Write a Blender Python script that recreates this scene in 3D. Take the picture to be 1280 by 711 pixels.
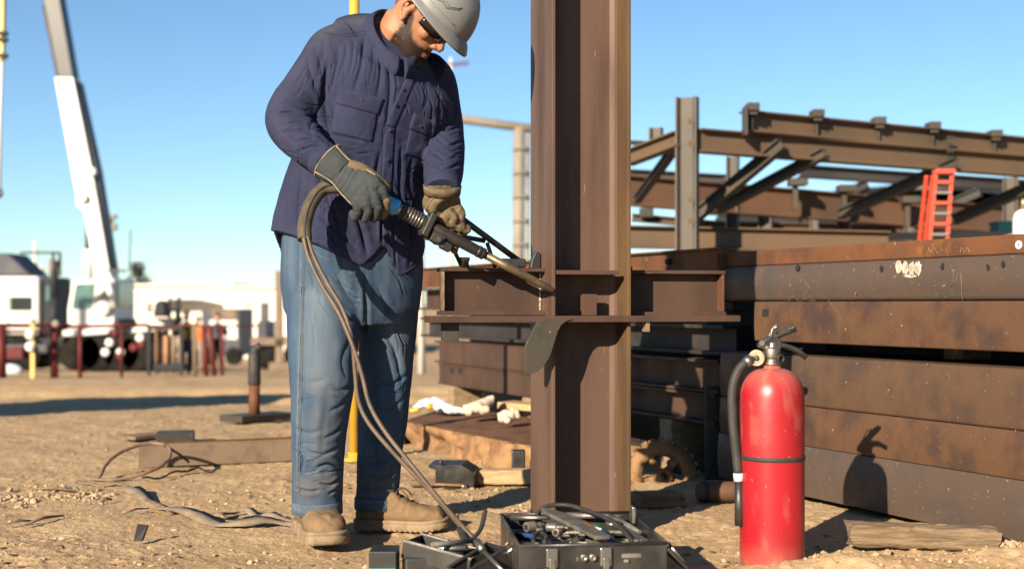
import bpy, bmesh, math, random
import numpy as np
from mathutils import Vector, Matrix, Quaternion, noise as mnoise
from mathutils.bvhtree import BVHTree

random.seed(7)
RNG = np.random.default_rng(11)
scene = bpy.context.scene
for _o in list(bpy.data.objects):
    bpy.data.objects.remove(_o)
COL = scene.collection
R = math.radians

# ------------------------------------------------------------------ camera
F, H0, CX, CY = 1600.0, 0.75, 640.0, 380.0      # focal length (photo pixels), eye height, horizon
cam_d = bpy.data.cameras.new('camera')
cam_d.sensor_width = 36.0
cam_d.lens = 36.0 * F / 1280.0
cam_d.shift_y = (CY - 355.5) / 1280.0
cam_d.clip_start = 0.05
cam_d.clip_end = 6000
cam_d.dof.use_dof = True
cam_d.dof.focus_distance = 4.15
cam_d.dof.aperture_fstop = 2.3
cam = bpy.data.objects.new('camera', cam_d)
cam.location = (0, 0, H0)
cam.rotation_euler = (R(90), 0, 0)
COL.objects.link(cam)
scene.camera = cam

# ------------------------------------------------------------------ sky and sun
SUN_AZ, SUN_EL = R(31), R(21.5)                  # light travels this far right of straight ahead
LDIR = Vector((math.sin(SUN_AZ) * math.cos(SUN_EL), math.cos(SUN_AZ) * math.cos(SUN_EL), -math.sin(SUN_EL)))
world = bpy.data.worlds.new('World')
scene.world = world
world.use_nodes = True
wn = world.node_tree.nodes
wl = world.node_tree.links
for n in list(wn):
    wn.remove(n)
sky = wn.new('ShaderNodeTexSky')
sky.sky_type = 'NISHITA'
sky.sun_disc = False
sky.sun_elevation = SUN_EL
sky.sun_rotation = math.pi + SUN_AZ
sky.altitude = 0
sky.air_density = 0.85
sky.dust_density = 0.0
sky.ozone_density = 1.6
bg = wn.new('ShaderNodeBackground')
bg.inputs['Strength'].default_value = 0.05
wo = wn.new('ShaderNodeOutputWorld')
tint = wn.new('ShaderNodeMix'); tint.data_type = 'RGBA'; tint.blend_type = 'MULTIPLY'; tint.inputs[0].default_value = 1.0
tint.inputs[7].default_value = (0.84, 1.03, 1.14, 1)      # clean dry air: a slightly bluer white balance over the whole dome
wl.new(sky.outputs[0], tint.inputs[6]); wl.new(tint.outputs[2], bg.inputs[0])
wl.new(bg.outputs[0], wo.inputs[0])

sun_d = bpy.data.lights.new('sun', 'SUN')
sun_d.energy = 5.0
sun_d.angle = R(0.5)
sun_d.color = (1.0, 0.845, 0.64)
sun = bpy.data.objects.new('sun', sun_d)
sun.rotation_euler = LDIR.to_track_quat('-Z', 'Y').to_euler()
sun.location = (-20, -30, 20)
COL.objects.link(sun)

scene.view_settings.view_transform = 'Standard'
scene.view_settings.look = 'None'
scene.view_settings.gamma = 1.0
scene.view_settings.use_curve_mapping = False
scene.view_settings.exposure = 1.4
scene.render.engine = 'CYCLES'
scene.cycles.use_denoising = True
scene.cycles.max_bounces = 6
scene.cycles.diffuse_bounces = 2

# ------------------------------------------------------------------ helpers
def W(u, v, Y):
    return Vector(((u - CX) / F * Y, Y, H0 - (v - CY) / F * Y))

def zt(x, y):
    """ground height of the yard: level near the camera, falling away beyond"""
    if y < 7: return 0.0
    if y < 10: return -0.0068 * (y - 7) ** 2
    if y < 75: return -0.0612 - 0.0408 * (y - 10)
    return -2.713

def G(u, v):
    Y = F * H0 / (v - CY)
    for _ in range(30):
        Y2 = (H0 - zt(0, Y)) * F / (v - CY)
        Y = 0.5 * Y + 0.5 * Y2
    return W(u, v, Y)

def lerp(a, b, t):
    return a + (b - a) * t

def smooth(a, b, x):
    t = np.clip((x - a) / (b - a), 0, 1)
    return t * t * (3 - 2 * t)

def put(o, parent=None):
    COL.objects.link(o)
    if parent is not None:
        o.parent = parent
    return o

def wloc(o):
    p = Vector((0, 0, 0))
    while o is not None:
        p = p + o.location
        o = o.parent
    return p

def tag(o, label=None, cat=None, group=None, kind=None):
    if label: o['label'] = label
    if cat: o['category'] = cat
    if group: o['group'] = group
    if kind: o['kind'] = kind
    return o

def thing(name, label, cat, loc=(0, 0, 0), group=None, rotz=0):
    o = bpy.data.objects.new(name, None)
    o.empty_display_size = 0.1
    o.location = loc
    o.rotation_euler = (0, 0, rotz)
    put(o)
    return tag(o, label, cat, group)

def copy_tree(o, parent=None):
    c = o.copy()
    COL.objects.link(c)
    c.parent = parent
    for ch in list(o.children):
        copy_tree(ch, c)
    return c

def frame_of(d, up=Vector((0, 0, 1))):
    d = Vector(d).normalized()
    s = d.cross(up)
    if s.length < 1e-4:
        s = d.cross(Vector((0, 1, 0)))
    s.normalize()
    return d, s, s.cross(d).normalized()

class MB:
    """collects geometry in world coordinates, builds ONE mesh object"""
    def __init__(self):
        self.v = []; self.f = []; self.sm = []

    def add(self, vs, fs, smooth_=False):
        b = len(self.v)
        self.v += [tuple(p) for p in vs]
        self.f += [tuple(i + b for i in q) for q in fs]
        self.sm += [smooth_] * len(fs)
        return self

    def hexa(self, c8):
        return self.add(c8, [(0, 3, 2, 1), (4, 5, 6, 7), (0, 1, 5, 4), (1, 2, 6, 5), (2, 3, 7, 6), (3, 0, 4, 7)])

    def box(self, c, size, ax=None, ay=None, az=None):
        ax = Vector(ax if ax is not None else (1, 0, 0)).normalized()
        ay = Vector(ay if ay is not None else (0, 1, 0)).normalized()
        az = Vector(az).normalized() if az is not None else ax.cross(ay).normalized()
        c = Vector(c); x, y, z = ax * size[0] / 2, ay * size[1] / 2, az * size[2] / 2
        return self.hexa([c - x - y - z, c + x - y - z, c + x + y - z, c - x + y - z,
                          c - x - y + z, c + x - y + z, c + x + y + z, c - x + y + z])

    def bar(self, p1, p2, w, h, up=(0, 0, 1)):
        """rectangular bar from p1 to p2, w across, h along up"""
        p1, p2 = Vector(p1), Vector(p2)
        d, s, u = frame_of(p2 - p1, Vector(up))
        s = s * w / 2; u = u * h / 2
        return self.hexa([p1 - s - u, p1 + s - u, p2 + s - u, p2 - s - u, p1 - s + u, p1 + s + u, p2 + s + u, p2 - s + u])

    def prism(self, pts, ext):
        """polygon (list of Vectors) pushed along ext"""
        pts = [Vector(p) for p in pts]; ext = Vector(ext); n = len(pts)
        nrm = Vector((0, 0, 0))
        for i in range(n):
            nrm += pts[i].cross(pts[(i + 1) % n])
        if nrm.dot(ext) > 0:
            pts = pts[::-1]
        vs = pts + [p + ext for p in pts]
        fs = [tuple(range(n)), tuple(range(2 * n - 1, n - 1, -1))]
        fs += [((i + 1) % n, i, i + n, (i + 1) % n + n) for i in range(n)]
        return self.add(vs, fs)

    def tube(self, pts, rad, n=12, cap=True, side=None, flat=1.0):
        pts = [Vector(p) for p in pts]
        if not hasattr(rad, '__len__'): rad = [rad] * len(pts)
        rings = []; s_prev = None
        for i, p in enumerate(pts):
            d = (pts[min(i + 1, len(pts) - 1)] - pts[max(i - 1, 0)])
            if d.length < 1e-9: d = Vector((0, 0, 1))
            d.normalize()
            if s_prev is None:
                s = Vector(side) if side is not None else d.cross(Vector((0, 0, 1)))
                if s.length < 1e-4: s = d.cross(Vector((0, 1, 0)))
            else:
                s = s_prev
            s = (s - d * s.dot(d)).normalized(); s_prev = s
            u = d.cross(s)
            rings.append([p + (s * math.cos(a) + u * math.sin(a) * flat) * rad[i] for a in [2 * math.pi * k / n for k in range(n)]])
        return self.loft(rings, cap)

    def loft(self, rings, cap=True):
        n = len(rings[0]); vs = [p for r in rings for p in r]; fs = []
        for i in range(len(rings) - 1):
            for k in range(n):
                fs.append((i * n + k, i * n + (k + 1) % n, (i + 1) * n + (k + 1) % n, (i + 1) * n + k))
        self.add(vs, fs, True)
        if cap:
            b = len(self.v) - len(vs); m = len(rings) - 1
            self.f.append(tuple(b + k for k in range(n - 1, -1, -1))); self.sm.append(False)
            self.f.append(tuple(b + m * n + k for k in range(n))); self.sm.append(False)
        return self

    def lathe(self, base, axis, prof, n=32, cap=True):
        """prof: list of (radius, height along axis)"""
        base = Vector(base); d, s, u = frame_of(axis, Vector((0, 1, 0.01)))
        rings = [[base + d * h + (s * math.cos(a) + u * math.sin(a)) * r for a in [2 * math.pi * k / n for k in range(n)]] for r, h in prof]
        return self.loft(rings, cap)

    def ball(self, c, r, n=12, sc=(1, 1, 1)):
        prof = [(max(r * math.sin(math.pi * i / n), r * 0.02), -r * math.cos(math.pi * i / n)) for i in range(n + 1)]
        c = Vector(c)
        rings = [[c + Vector((q * math.cos(a) * sc[0], q * math.sin(a) * sc[1], h * sc[2])) for a in [2 * math.pi * k / (n + 4) for k in range(n + 4)]] for q, h in prof]
        return self.loft(rings, True)

    def ibeam(self, p1, p2, h, b, tw, tf, up=(0, 0, 1)):
        """rolled I section between p1 and p2 (on its centroid)"""
        p1, p2 = Vector(p1), Vector(p2)
        d, s, u = frame_of(p2 - p1, Vector(up))
        B, T, X, Z = b / 2, tw / 2, h / 2 - tf, h / 2
        k = min(0.3 * X, 2.0 * tw, 0.02)
        pr = [(-B, -Z), (B, -Z), (B, -X), (T + k, -X), (T, -X + k), (T, X - k), (T + k, X), (B, X), (B, Z), (-B, Z), (-B, X), (-T - k, X), (-T, X - k), (-T, -X + k), (-T - k, -X), (-B, -X)]
        n = len(pr)
        vs = [p1 + s * a + u * c for a, c in pr] + [p2 + s * a + u * c for a, c in pr]
        fs = [(i, (i + 1) % n, (i + 1) % n + n, i + n) for i in range(n)]
        fs = [q[::-1] for q in fs]
        # end caps as three convex pieces
        for o_, rev in ((0, False), (n, True)):
            for q in ((0, 1, 2, 3, 14, 15), (3, 4, 5, 6, 11, 12, 13, 14), (6, 7, 8, 9, 10, 11)):
                q = tuple(o_ + i for i in q)
                fs.append(q[::-1] if rev else q)
        return self.add(vs, fs)

    def build(self, name, m, parent=None, bevel=0.0, seg=2, origin=None, fixn=True):
        off = wloc(parent) if parent is not None else Vector(origin if origin is not None else (0, 0, 0))
        me = bpy.data.meshes.new(name)
        me.from_pydata([(a[0] - off[0], a[1] - off[1], a[2] - off[2]) for a in self.v], [], self.f)
        me.polygons.foreach_set('use_smooth', self.sm)
        if fixn:
            bm = bmesh.new(); bm.from_mesh(me); bmesh.ops.recalc_face_normals(bm, faces=bm.faces[:]); bm.to_mesh(me); bm.free()
        me.update()
        if m is not None: me.materials.append(M[m] if isinstance(m, str) else m)
        o = bpy.data.objects.new(name, me)
        put(o, parent)
        if parent is None: o.location = off
        if bevel > 0:
            bv = o.modifiers.new('bevel', 'BEVEL'); bv.width = bevel; bv.segments = seg; bv.limit_method = 'ANGLE'; bv.angle_limit = R(40)
            bv.harden_normals = False
        return o

def curve_pts(pts, n=8, closed=False):
    """Catmull-Rom through the points"""
    P = [Vector(p) for p in pts]; out = []
    for i in range(len(P) - 1):
        p0 = P[i - 1] if i > 0 else P[i] * 2 - P[i + 1]
        p1, p2 = P[i], P[i + 1]
        p3 = P[i + 2] if i + 2 < len(P) else P[i + 1] * 2 - P[i]
        for k in range(n):
            t = k / n
            out.append(0.5 * ((2 * p1) + (p2 - p0) * t + (2 * p0 - 5 * p1 + 4 * p2 - p3) * t * t + (3 * p1 - p0 - 3 * p2 + p3) * t ** 3))
    out.append(P[-1])
    return out

def interp_list(xs, ys, x):
    return float(np.interp(x, xs, ys))

def resample_r(rads, n):
    k = len(rads); m = (k - 1) * n + 1
    return [float(np.interp(i / n, range(k), rads)) for i in range(m)]

# ------------------------------------------------------------------ materials
M = {}
def pmat(name, c1, c2=None, c3=None, scale=6.0, lo=0.4, hi=0.62, s3=2.0, lo3=0.58, hi3=0.72, rough=0.6, rough2=None, metal=0.0,
         bump=0.0, bscale=60.0, bdist=0.004, stretch=(1, 1, 1), attrs=(), coat=0.0, spec=0.5, speck=None, weave=None, sheen=0.0, trans=0.0, sss=0.0, coords='Object', crease=None):
    K = 0.80
    kk = lambda c: None if c is None else tuple(x * K for x in c)
    c1, c2, c3 = kk(c1), kk(c2), kk(c3)
    if speck: speck = (kk(speck[0]),) + tuple(speck[1:])
    attrs = [(a[0], kk(a[1]), a[2]) for a in attrs]
    m = bpy.data.materials.new(name); m.use_nodes = True
    nt = m.node_tree; N = nt.nodes; L = nt.links
    b = N['Principled BSDF']
    tc = N.new('ShaderNodeTexCoord'); mp = N.new('ShaderNodeMapping'); mp.inputs['Scale'].default_value = stretch
    L.new(tc.outputs[coords], mp.inputs['Vector'])
    def nz(sc, det=6, ro=0.6):
        t = N.new('ShaderNodeTexNoise'); t.inputs['Scale'].default_value = sc; t.inputs['Detail'].default_value = det; t.inputs['Roughness'].default_value = ro
        L.new(mp.outputs[0], t.inputs['Vector']); return t
    def mr(sock, a, c):
        r = N.new('ShaderNodeMapRange'); r.inputs[1].default_value = a; r.inputs[2].default_value = c; r.interpolation_type = 'SMOOTHSTEP'
        L.new(sock, r.inputs[0]); return r.outputs[0]
    def mix(fac, ca, cb):
        x = N.new('ShaderNodeMix'); x.data_type = 'RGBA'
        if isinstance(fac, (int, float)): x.inputs[0].default_value = fac
        else: L.new(fac, x.inputs[0])
        for s, q in ((6, ca), (7, cb)):
            if isinstance(q, tuple): x.inputs[s].default_value = (*q, 1)
            else: L.new(q, x.inputs[s])
        return x.outputs[2]
    col = c1
    if c2 is not None:
        t = nz(scale); f1 = mr(t.outputs[0], lo, hi); col = mix(f1, col, c2)
        if rough2 is not None:
            rr = N.new('ShaderNodeMapRange'); rr.inputs[3].default_value = rough; rr.inputs[4].default_value = rough2
            L.new(f1, rr.inputs[0]); L.new(rr.outputs[0], b.inputs['Roughness'])
    if c3 is not None:
        t = nz(s3, 8, 0.7); col = mix(mr(t.outputs[0], lo3, hi3), col, c3)
    if speck is not None:                      # (colour, scale, threshold): small flecks
        t = nz(speck[1], 2, 0.5); col = mix(mr(t.outputs[0], speck[2], speck[2] + 0.04), col, speck[0])
    for a in attrs:                            # (attribute, colour, strength)
        at = N.new('ShaderNodeAttribute'); at.attribute_name = a[0]
        mu = N.new('ShaderNodeMath'); mu.operation = 'MULTIPLY'; mu.inputs[1].default_value = a[2]; mu.use_clamp = True
        L.new(at.outputs['Fac'], mu.inputs[0]); col = mix(mu.outputs[0], col, a[1])
    if isinstance(col, tuple): b.inputs['Base Color'].default_value = (*col, 1)
    else: L.new(col, b.inputs['Base Color'])
    if rough2 is None: b.inputs['Roughness'].default_value = rough
    b.inputs['Metallic'].default_value = metal
    b.inputs['Specular IOR Level'].default_value = spec
    if coat: b.inputs['Coat Weight'].default_value = coat; b.inputs['Coat Roughness'].default_value = 0.15
    if sheen: b.inputs['Sheen Weight'].default_value = sheen; b.inputs['Sheen Roughness'].default_value = 0.6
    if trans: b.inputs['Transmission Weight'].default_value = trans
    if sss:
        b.inputs['Subsurface Weight'].default_value = sss; b.inputs['Subsurface Radius'].default_value = (0.012, 0.005, 0.003); b.inputs['Subsurface Scale'].default_value = 0.6
    if bump:
        t = nz(bscale, 6, 0.65); h = t.outputs[0]
        if weave:
            wv = N.new('ShaderNodeTexWave'); wv.inputs['Scale'].default_value = weave; wv.bands_direction = 'DIAGONAL'; L.new(mp.outputs[0], wv.inputs['Vector'])
            ad = N.new('ShaderNodeMath'); ad.operation = 'MULTIPLY_ADD'; ad.inputs[1].default_value = 0.3; L.new(wv.outputs['Fac'], ad.inputs[0]); L.new(h, ad.inputs[2]); h = ad.outputs[0]
        bp = N.new('ShaderNodeBump'); bp.inputs['Strength'].default_value = bump; bp.inputs['Distance'].default_value = bdist
        L.new(h, bp.inputs['Height']); L.new(bp.outputs[0], b.inputs['Normal'])
        if crease:                             # (scale, strength, distance): sharp wrinkles
            cn = N.new('ShaderNodeTexNoise'); cn.noise_type = 'RIDGED_MULTIFRACTAL'; cn.normalize = True
            cn.inputs['Scale'].default_value = crease[0]; cn.inputs['Detail'].default_value = 3; cn.inputs['Distortion'].default_value = 0.8
            L.new(mp.outputs[0], cn.inputs['Vector'])
            b2 = N.new('ShaderNodeBump'); b2.inputs['Strength'].default_value = crease[1]; b2.inputs['Distance'].default_value = crease[2]
            L.new(cn.outputs[0], b2.inputs['Height']); L.new(b2.outputs[0], bp.inputs['Normal'])
    M[name] = m
    return m

# steel
pmat('steel_brown', (0.0849, 0.0502, 0.0362), (0.0577, 0.0355, 0.0274), (0.1289, 0.0643, 0.0303), scale=4, s3=1.6, lo3=0.56, hi3=0.78, rough=0.5, rough2=0.68, metal=0.05, spec=0.15, bump=0.25, bscale=140, bdist=0.002, stretch=(1, 1, 0.35), speck=((0.1765, 0.1041, 0.0550), 60, 0.73))
pmat('steel_column', (0.1146, 0.0698, 0.0517), (0.0576, 0.0368, 0.0300), (0.1505, 0.0856, 0.0517), scale=7, lo=0.42, hi=0.72, s3=1.3, lo3=0.5, hi3=0.8, rough=0.5, rough2=0.65, metal=0.05, spec=0.15, bump=0.25, bscale=150, bdist=0.002, stretch=(1, 1, 0.12), speck=((0.2136, 0.1308, 0.0835), 90, 0.72))
pmat('steel_edge', (0.2250, 0.1537, 0.1013), (0.1425, 0.0900, 0.0562), scale=30, rough=0.5, metal=0.05, spec=0.3, bump=0.2, bscale=90)
pmat('steel_gold', (0.1242, 0.0748, 0.0378), (0.0874, 0.0546, 0.0319), (0.1564, 0.0968, 0.0504), scale=6, rough=0.55, metal=0.05, spec=0.15, stretch=(1, 1, 0.3), bump=0.2, bscale=120)
pmat('steel_girder', (0.0974, 0.0572, 0.0356), (0.0584, 0.0385, 0.0290), (0.1494, 0.0729, 0.0324), scale=5, s3=2.1, lo3=0.50, hi3=0.80, rough=0.42, rough2=0.65, metal=0.05, spec=0.3, bump=0.3, bscale=90, bdist=0.003, stretch=(1, 1, 0.8), speck=((0.2207, 0.1284, 0.0669), 95, 0.70))
pmat('steel_girder_gold', (0.1068, 0.0564, 0.0322), (0.0512, 0.0302, 0.0239), (0.1662, 0.0764, 0.0314), scale=5, s3=2.1, lo3=0.50, hi3=0.80, rough=0.42, rough2=0.65, metal=0.05, spec=0.3, bump=0.3, bscale=90, bdist=0.003, stretch=(1, 1, 0.8), speck=((0.1937, 0.1008, 0.0554), 95, 0.70))
pmat('steel_girder_dark', (0.0880, 0.0613, 0.0477), (0.0598, 0.0495, 0.0447), (0.1496, 0.0770, 0.0397), scale=4, s3=1.9, lo3=0.50, hi3=0.78, rough=0.42, rough2=0.6, metal=0.05, spec=0.4, bump=0.3, bscale=90, bdist=0.003, stretch=(1, 1, 0.8), speck=((0.2816, 0.1649, 0.0866), 85, 0.70))
pmat('steel_rust', (0.1440, 0.0627, 0.0300), (0.0900, 0.0436, 0.0270), (0.2592, 0.1056, 0.0300), scale=5, s3=3.5, lo3=0.56, hi3=0.70, rough=0.65, rough2=0.75, metal=0.05, spec=0.15, bump=0.3, bscale=90, speck=((0.3024, 0.1782, 0.0780), 40, 0.72))
pmat('steel_grey', (0.0608, 0.0529, 0.0422), (0.0409, 0.0365, 0.0307), (0.0868, 0.0617, 0.0397), scale=7, rough=0.5, rough2=0.65, metal=0.05, spec=0.15, bump=0.2, bscale=90, speck=((0.1736, 0.1323, 0.0832), 60, 0.71))
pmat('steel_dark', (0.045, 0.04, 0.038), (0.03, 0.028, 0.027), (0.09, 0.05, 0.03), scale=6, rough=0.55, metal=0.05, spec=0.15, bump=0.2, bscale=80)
pmat('frame_brown', (0.1240, 0.0798, 0.0476), (0.0840, 0.0593, 0.0420), (0.1600, 0.0836, 0.0385), scale=0.9, s3=1.2, rough=0.55, rough2=0.7, metal=0.05, spec=0.3, bump=0.1, bscale=30)
pmat('frame_grey', (0.0734, 0.0592, 0.0453), (0.0517, 0.0426, 0.0347), (0.0870, 0.0552, 0.0323), scale=1.2, rough=0.55, metal=0.05, spec=0.3)
pmat('frame_red', (0.1200, 0.0646, 0.0385), (0.0840, 0.0486, 0.0322), scale=1.1, rough=0.6, metal=0.05, spec=0.3)
pmat('frame_dark', (0.05, 0.045, 0.042), (0.035, 0.032, 0.032), scale=1.2, rough=0.6, metal=0.05, spec=0.3)
pmat('weld', (0.42, 0.36, 0.28), (0.22, 0.17, 0.12), scale=60, rough=0.45, metal=0.4, bump=0.5, bscale=120)
pmat('hole_black', (0.008, 0.008, 0.008), rough=0.9)
pmat('chalk', (0.4464, 0.4176, 0.3600), (0.2880, 0.2376, 0.1800), scale=30, rough=0.9)
# clothes and skin
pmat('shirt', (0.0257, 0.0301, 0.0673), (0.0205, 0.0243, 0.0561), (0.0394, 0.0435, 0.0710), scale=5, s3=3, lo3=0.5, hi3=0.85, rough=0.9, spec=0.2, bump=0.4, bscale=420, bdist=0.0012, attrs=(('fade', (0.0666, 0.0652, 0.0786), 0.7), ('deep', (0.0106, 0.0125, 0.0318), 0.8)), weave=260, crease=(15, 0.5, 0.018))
pmat('shirt_trim', (0.0273, 0.0318, 0.0701), (0.0212, 0.0251, 0.0580), (0.0378, 0.0418, 0.0692), scale=9, rough=0.9, spec=0.2, bump=0.4, bscale=400, bdist=0.0012, crease=(17, 0.45, 0.015))
pmat('beam_tan', (0.20, 0.145, 0.098), (0.14, 0.10, 0.07), (0.26, 0.16, 0.09), scale=8, rough=0.65, spec=0.25, bump=0.3, bscale=60)
pmat('seam_thread', (0.020, 0.021, 0.042), (0.06, 0.06, 0.085), scale=400, rough=0.9)
pmat('denim_thread', (0.15, 0.145, 0.13), (0.06, 0.075, 0.10), scale=300, rough=0.9)
pmat('stitch', (0.020, 0.022, 0.045), rough=0.9)
pmat('shirt_dark', (0.012, 0.012, 0.018), rough=0.9)
pmat('denim', (0.040, 0.071, 0.122), (0.074, 0.112, 0.158), (0.028, 0.050, 0.092), scale=16, lo=0.34, hi=0.70, s3=3.0, lo3=0.50, hi3=0.75, rough=0.95, spec=0.1, bump=0.8, bscale=300, bdist=0.0016, stretch=(1, 1, 0.22), attrs=(('fade', (0.165, 0.200, 0.235), 0.66), ('deep', (0.014, 0.026, 0.056), 0.85), ('dust', (0.17, 0.13, 0.088), 0.42)), crease=(15, 0.6, 0.018), weave=230)
pmat('denim_seam', (0.085, 0.112, 0.145), (0.055, 0.082, 0.115), scale=60, rough=0.95, bump=0.5, bscale=200)
pmat('skin', (0.355, 0.165, 0.092), (0.29, 0.125, 0.068), (0.40, 0.155, 0.095), scale=14, s3=9, rough=0.55, spec=0.3, bump=0.35, bscale=260, bdist=0.001, sss=0.05, attrs=(('beard', (0.010, 0.008, 0.007), 0.96), ('lip', (0.28, 0.105, 0.08), 0.7)))
pmat('hair', (0.010, 0.008, 0.007), rough=0.9, spec=0.1)
pmat('boot', (0.2068, 0.1333, 0.0739), (0.1452, 0.0903, 0.0487), (0.2816, 0.2021, 0.1260), scale=14, lo=0.4, hi=0.65, s3=7, lo3=0.5, hi3=0.75, rough=0.9, spec=0.2, bump=0.5, bscale=130, bdist=0.002, crease=(14, 0.5, 0.012))
pmat('boot_sole', (0.2550, 0.1826, 0.1120), (0.1700, 0.1203, 0.0720), (0.1105, 0.0789, 0.0480), scale=20, s3=18, rough=0.9, bump=0.4, bscale=90)
pmat('lace', (0.10, 0.062, 0.035), (0.06, 0.038, 0.022), scale=80, rough=0.9)
pmat('glove_grey', (0.0270, 0.0345, 0.0389), (0.0195, 0.0256, 0.0301), (0.0405, 0.0481, 0.0487), scale=14, s3=12, rough=0.85, bump=0.4, bscale=180, bdist=0.0016, crease=(22, 0.5, 0.01))
pmat('glove_tan', (0.1361, 0.0968, 0.0484), (0.0907, 0.0617, 0.0302), (0.1875, 0.1452, 0.0847), scale=16, s3=14, rough=0.8, bump=0.45, bscale=170, bdist=0.0018, crease=(24, 0.5, 0.01))
pmat('piping', (0.2750, 0.2310, 0.1540), (0.1980, 0.1540, 0.0990), scale=60, rough=0.85)
pmat('helmet', (0.195, 0.198, 0.198), (0.165, 0.168, 0.168), (0.22, 0.215, 0.205), scale=9, s3=6, rough=0.33, rough2=0.5, bump=0.1, bscale=60, spec=0.5)
pmat('helmet_mark', (0.10, 0.095, 0.085), (0.16, 0.15, 0.13), scale=30, rough=0.5)
pmat('black_gloss', (0.010, 0.010, 0.011), rough=0.18, spec=0.6)
pmat('lens', (0.012, 0.006, 0.007), rough=0.08, spec=0.7)
# tools
pmat('black_plastic', (0.022, 0.021, 0.020), (0.045, 0.040, 0.034), scale=9, lo=0.5, hi=0.8, rough=0.42, rough2=0.6, bump=0.15, bscale=120)
pmat('black_rubber', (0.020, 0.019, 0.018), (0.055, 0.045, 0.034), scale=14, lo=0.45, hi=0.8, rough=0.7, bump=0.2, bscale=110)
pmat('black_paint', (0.018, 0.017, 0.017), (0.035, 0.031, 0.027), (0.10, 0.075, 0.05), scale=8, s3=9, lo3=0.62, hi3=0.8, rough=0.3, rough2=0.5, bump=0.12, bscale=80)
pmat('blue_grip', (0.0520, 0.4350, 0.8120), (0.0390, 0.3300, 0.6670), scale=20, rough=0.38)
pmat('hose_leather', (0.0840, 0.0656, 0.0400), (0.0496, 0.0400, 0.0272), scale=18, rough=0.85, bump=0.4, bscale=120)
pmat('cable_brown', (0.115, 0.078, 0.050), (0.075, 0.052, 0.036), scale=20, rough=0.6, bump=0.2, bscale=150)
pmat('barrel', (0.062, 0.050, 0.040), (0.035, 0.030, 0.027), scale=14, rough=0.4, metal=0.4, bump=0.15, bscale=90)
pmat('nozzle', (0.22, 0.155, 0.09), (0.12, 0.082, 0.05), scale=16, rough=0.38, metal=0.6, bump=0.2, bscale=110)
pmat('chrome', (0.42, 0.40, 0.36), (0.24, 0.22, 0.19), scale=26, rough=0.28, rough2=0.45, metal=0.9)
pmat('brass', (0.42, 0.30, 0.18), (0.30, 0.21, 0.13), scale=30, rough=0.4, metal=0.6)
pmat('tool_grey', (0.26, 0.24, 0.21), (0.16, 0.145, 0.125), scale=18, rough=0.42, metal=0.5, bump=0.2, bscale=90)
pmat('tool_green', (0.0175, 0.1155, 0.0420), rough=0.4)
pmat('tool_orange', (0.2480, 0.0880, 0.0120), rough=0.4)
pmat('tool_blue', (0.0150, 0.0500, 0.1500), rough=0.4)
pmat('red_paint', (0.345, 0.011, 0.018), (0.285, 0.009, 0.014), (0.37, 0.05, 0.045), scale=5, s3=5, lo3=0.55, hi3=0.9, rough=0.32, rough2=0.5, bump=0.08, bscale=50, speck=((0.42, 0.14, 0.11), 75, 0.70), attrs=(('dust', (0.42, 0.22, 0.15), 0.55),))
# ground and wood
pmat('wood', (0.30, 0.205, 0.115), (0.20, 0.13, 0.07), (0.38, 0.28, 0.17), scale=5, s3=4, rough=0.85, bump=0.7, bscale=26, bdist=0.006, stretch=(1, 9, 9))
pmat('wood_pale', (0.45, 0.31, 0.16), (0.34, 0.22, 0.11), scale=6, rough=0.85, bump=0.4, bscale=30, stretch=(1, 6, 6))
pmat('stone', (0.44, 0.315, 0.19), (0.35, 0.24, 0.14), (0.55, 0.43, 0.30), scale=30, s3=14, rough=0.95, bump=0.4, bscale=120)
pmat('stone_pale', (0.46, 0.36, 0.25), (0.36, 0.27, 0.17), scale=30, rough=0.95, bump=0.4, bscale=120)
pmat('debris', (0.11, 0.075, 0.045), (0.20, 0.135, 0.08), scale=40, rough=0.9)
pmat('strap', (0.22, 0.165, 0.11), (0.14, 0.11, 0.08), (0.30, 0.22, 0.14), scale=14, rough=0.85, bump=0.3, bscale=90)
pmat('wire', (0.20, 0.12, 0.075), (0.12, 0.08, 0.055), scale=30, rough=0.6)
pmat('rust_slab', (0.175, 0.090, 0.055), (0.120, 0.062, 0.040), (0.24, 0.13, 0.07), scale=7, s3=5, rough=0.85, spec=0.15, bump=0.6, bscale=40, bdist=0.008)
pmat('rust_cut', (0.30, 0.175, 0.085), (0.19, 0.105, 0.055), (0.38, 0.24, 0.12), scale=9, s3=7, rough=0.9, spec=0.15, bump=0.8, bscale=30, bdist=0.012)
pmat('cream_cloth', (0.62, 0.54, 0.42), (0.50, 0.42, 0.31), scale=12, rough=0.9, bump=0.3, bscale=90)
pmat('white_cloth', (0.68, 0.70, 0.74), (0.56, 0.57, 0.60), scale=8, rough=0.8, bump=0.2, bscale=60)
pmat('yellow', (0.5760, 0.3360, 0.0320), (0.4800, 0.2720, 0.0240), scale=3, rough=0.5)
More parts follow.
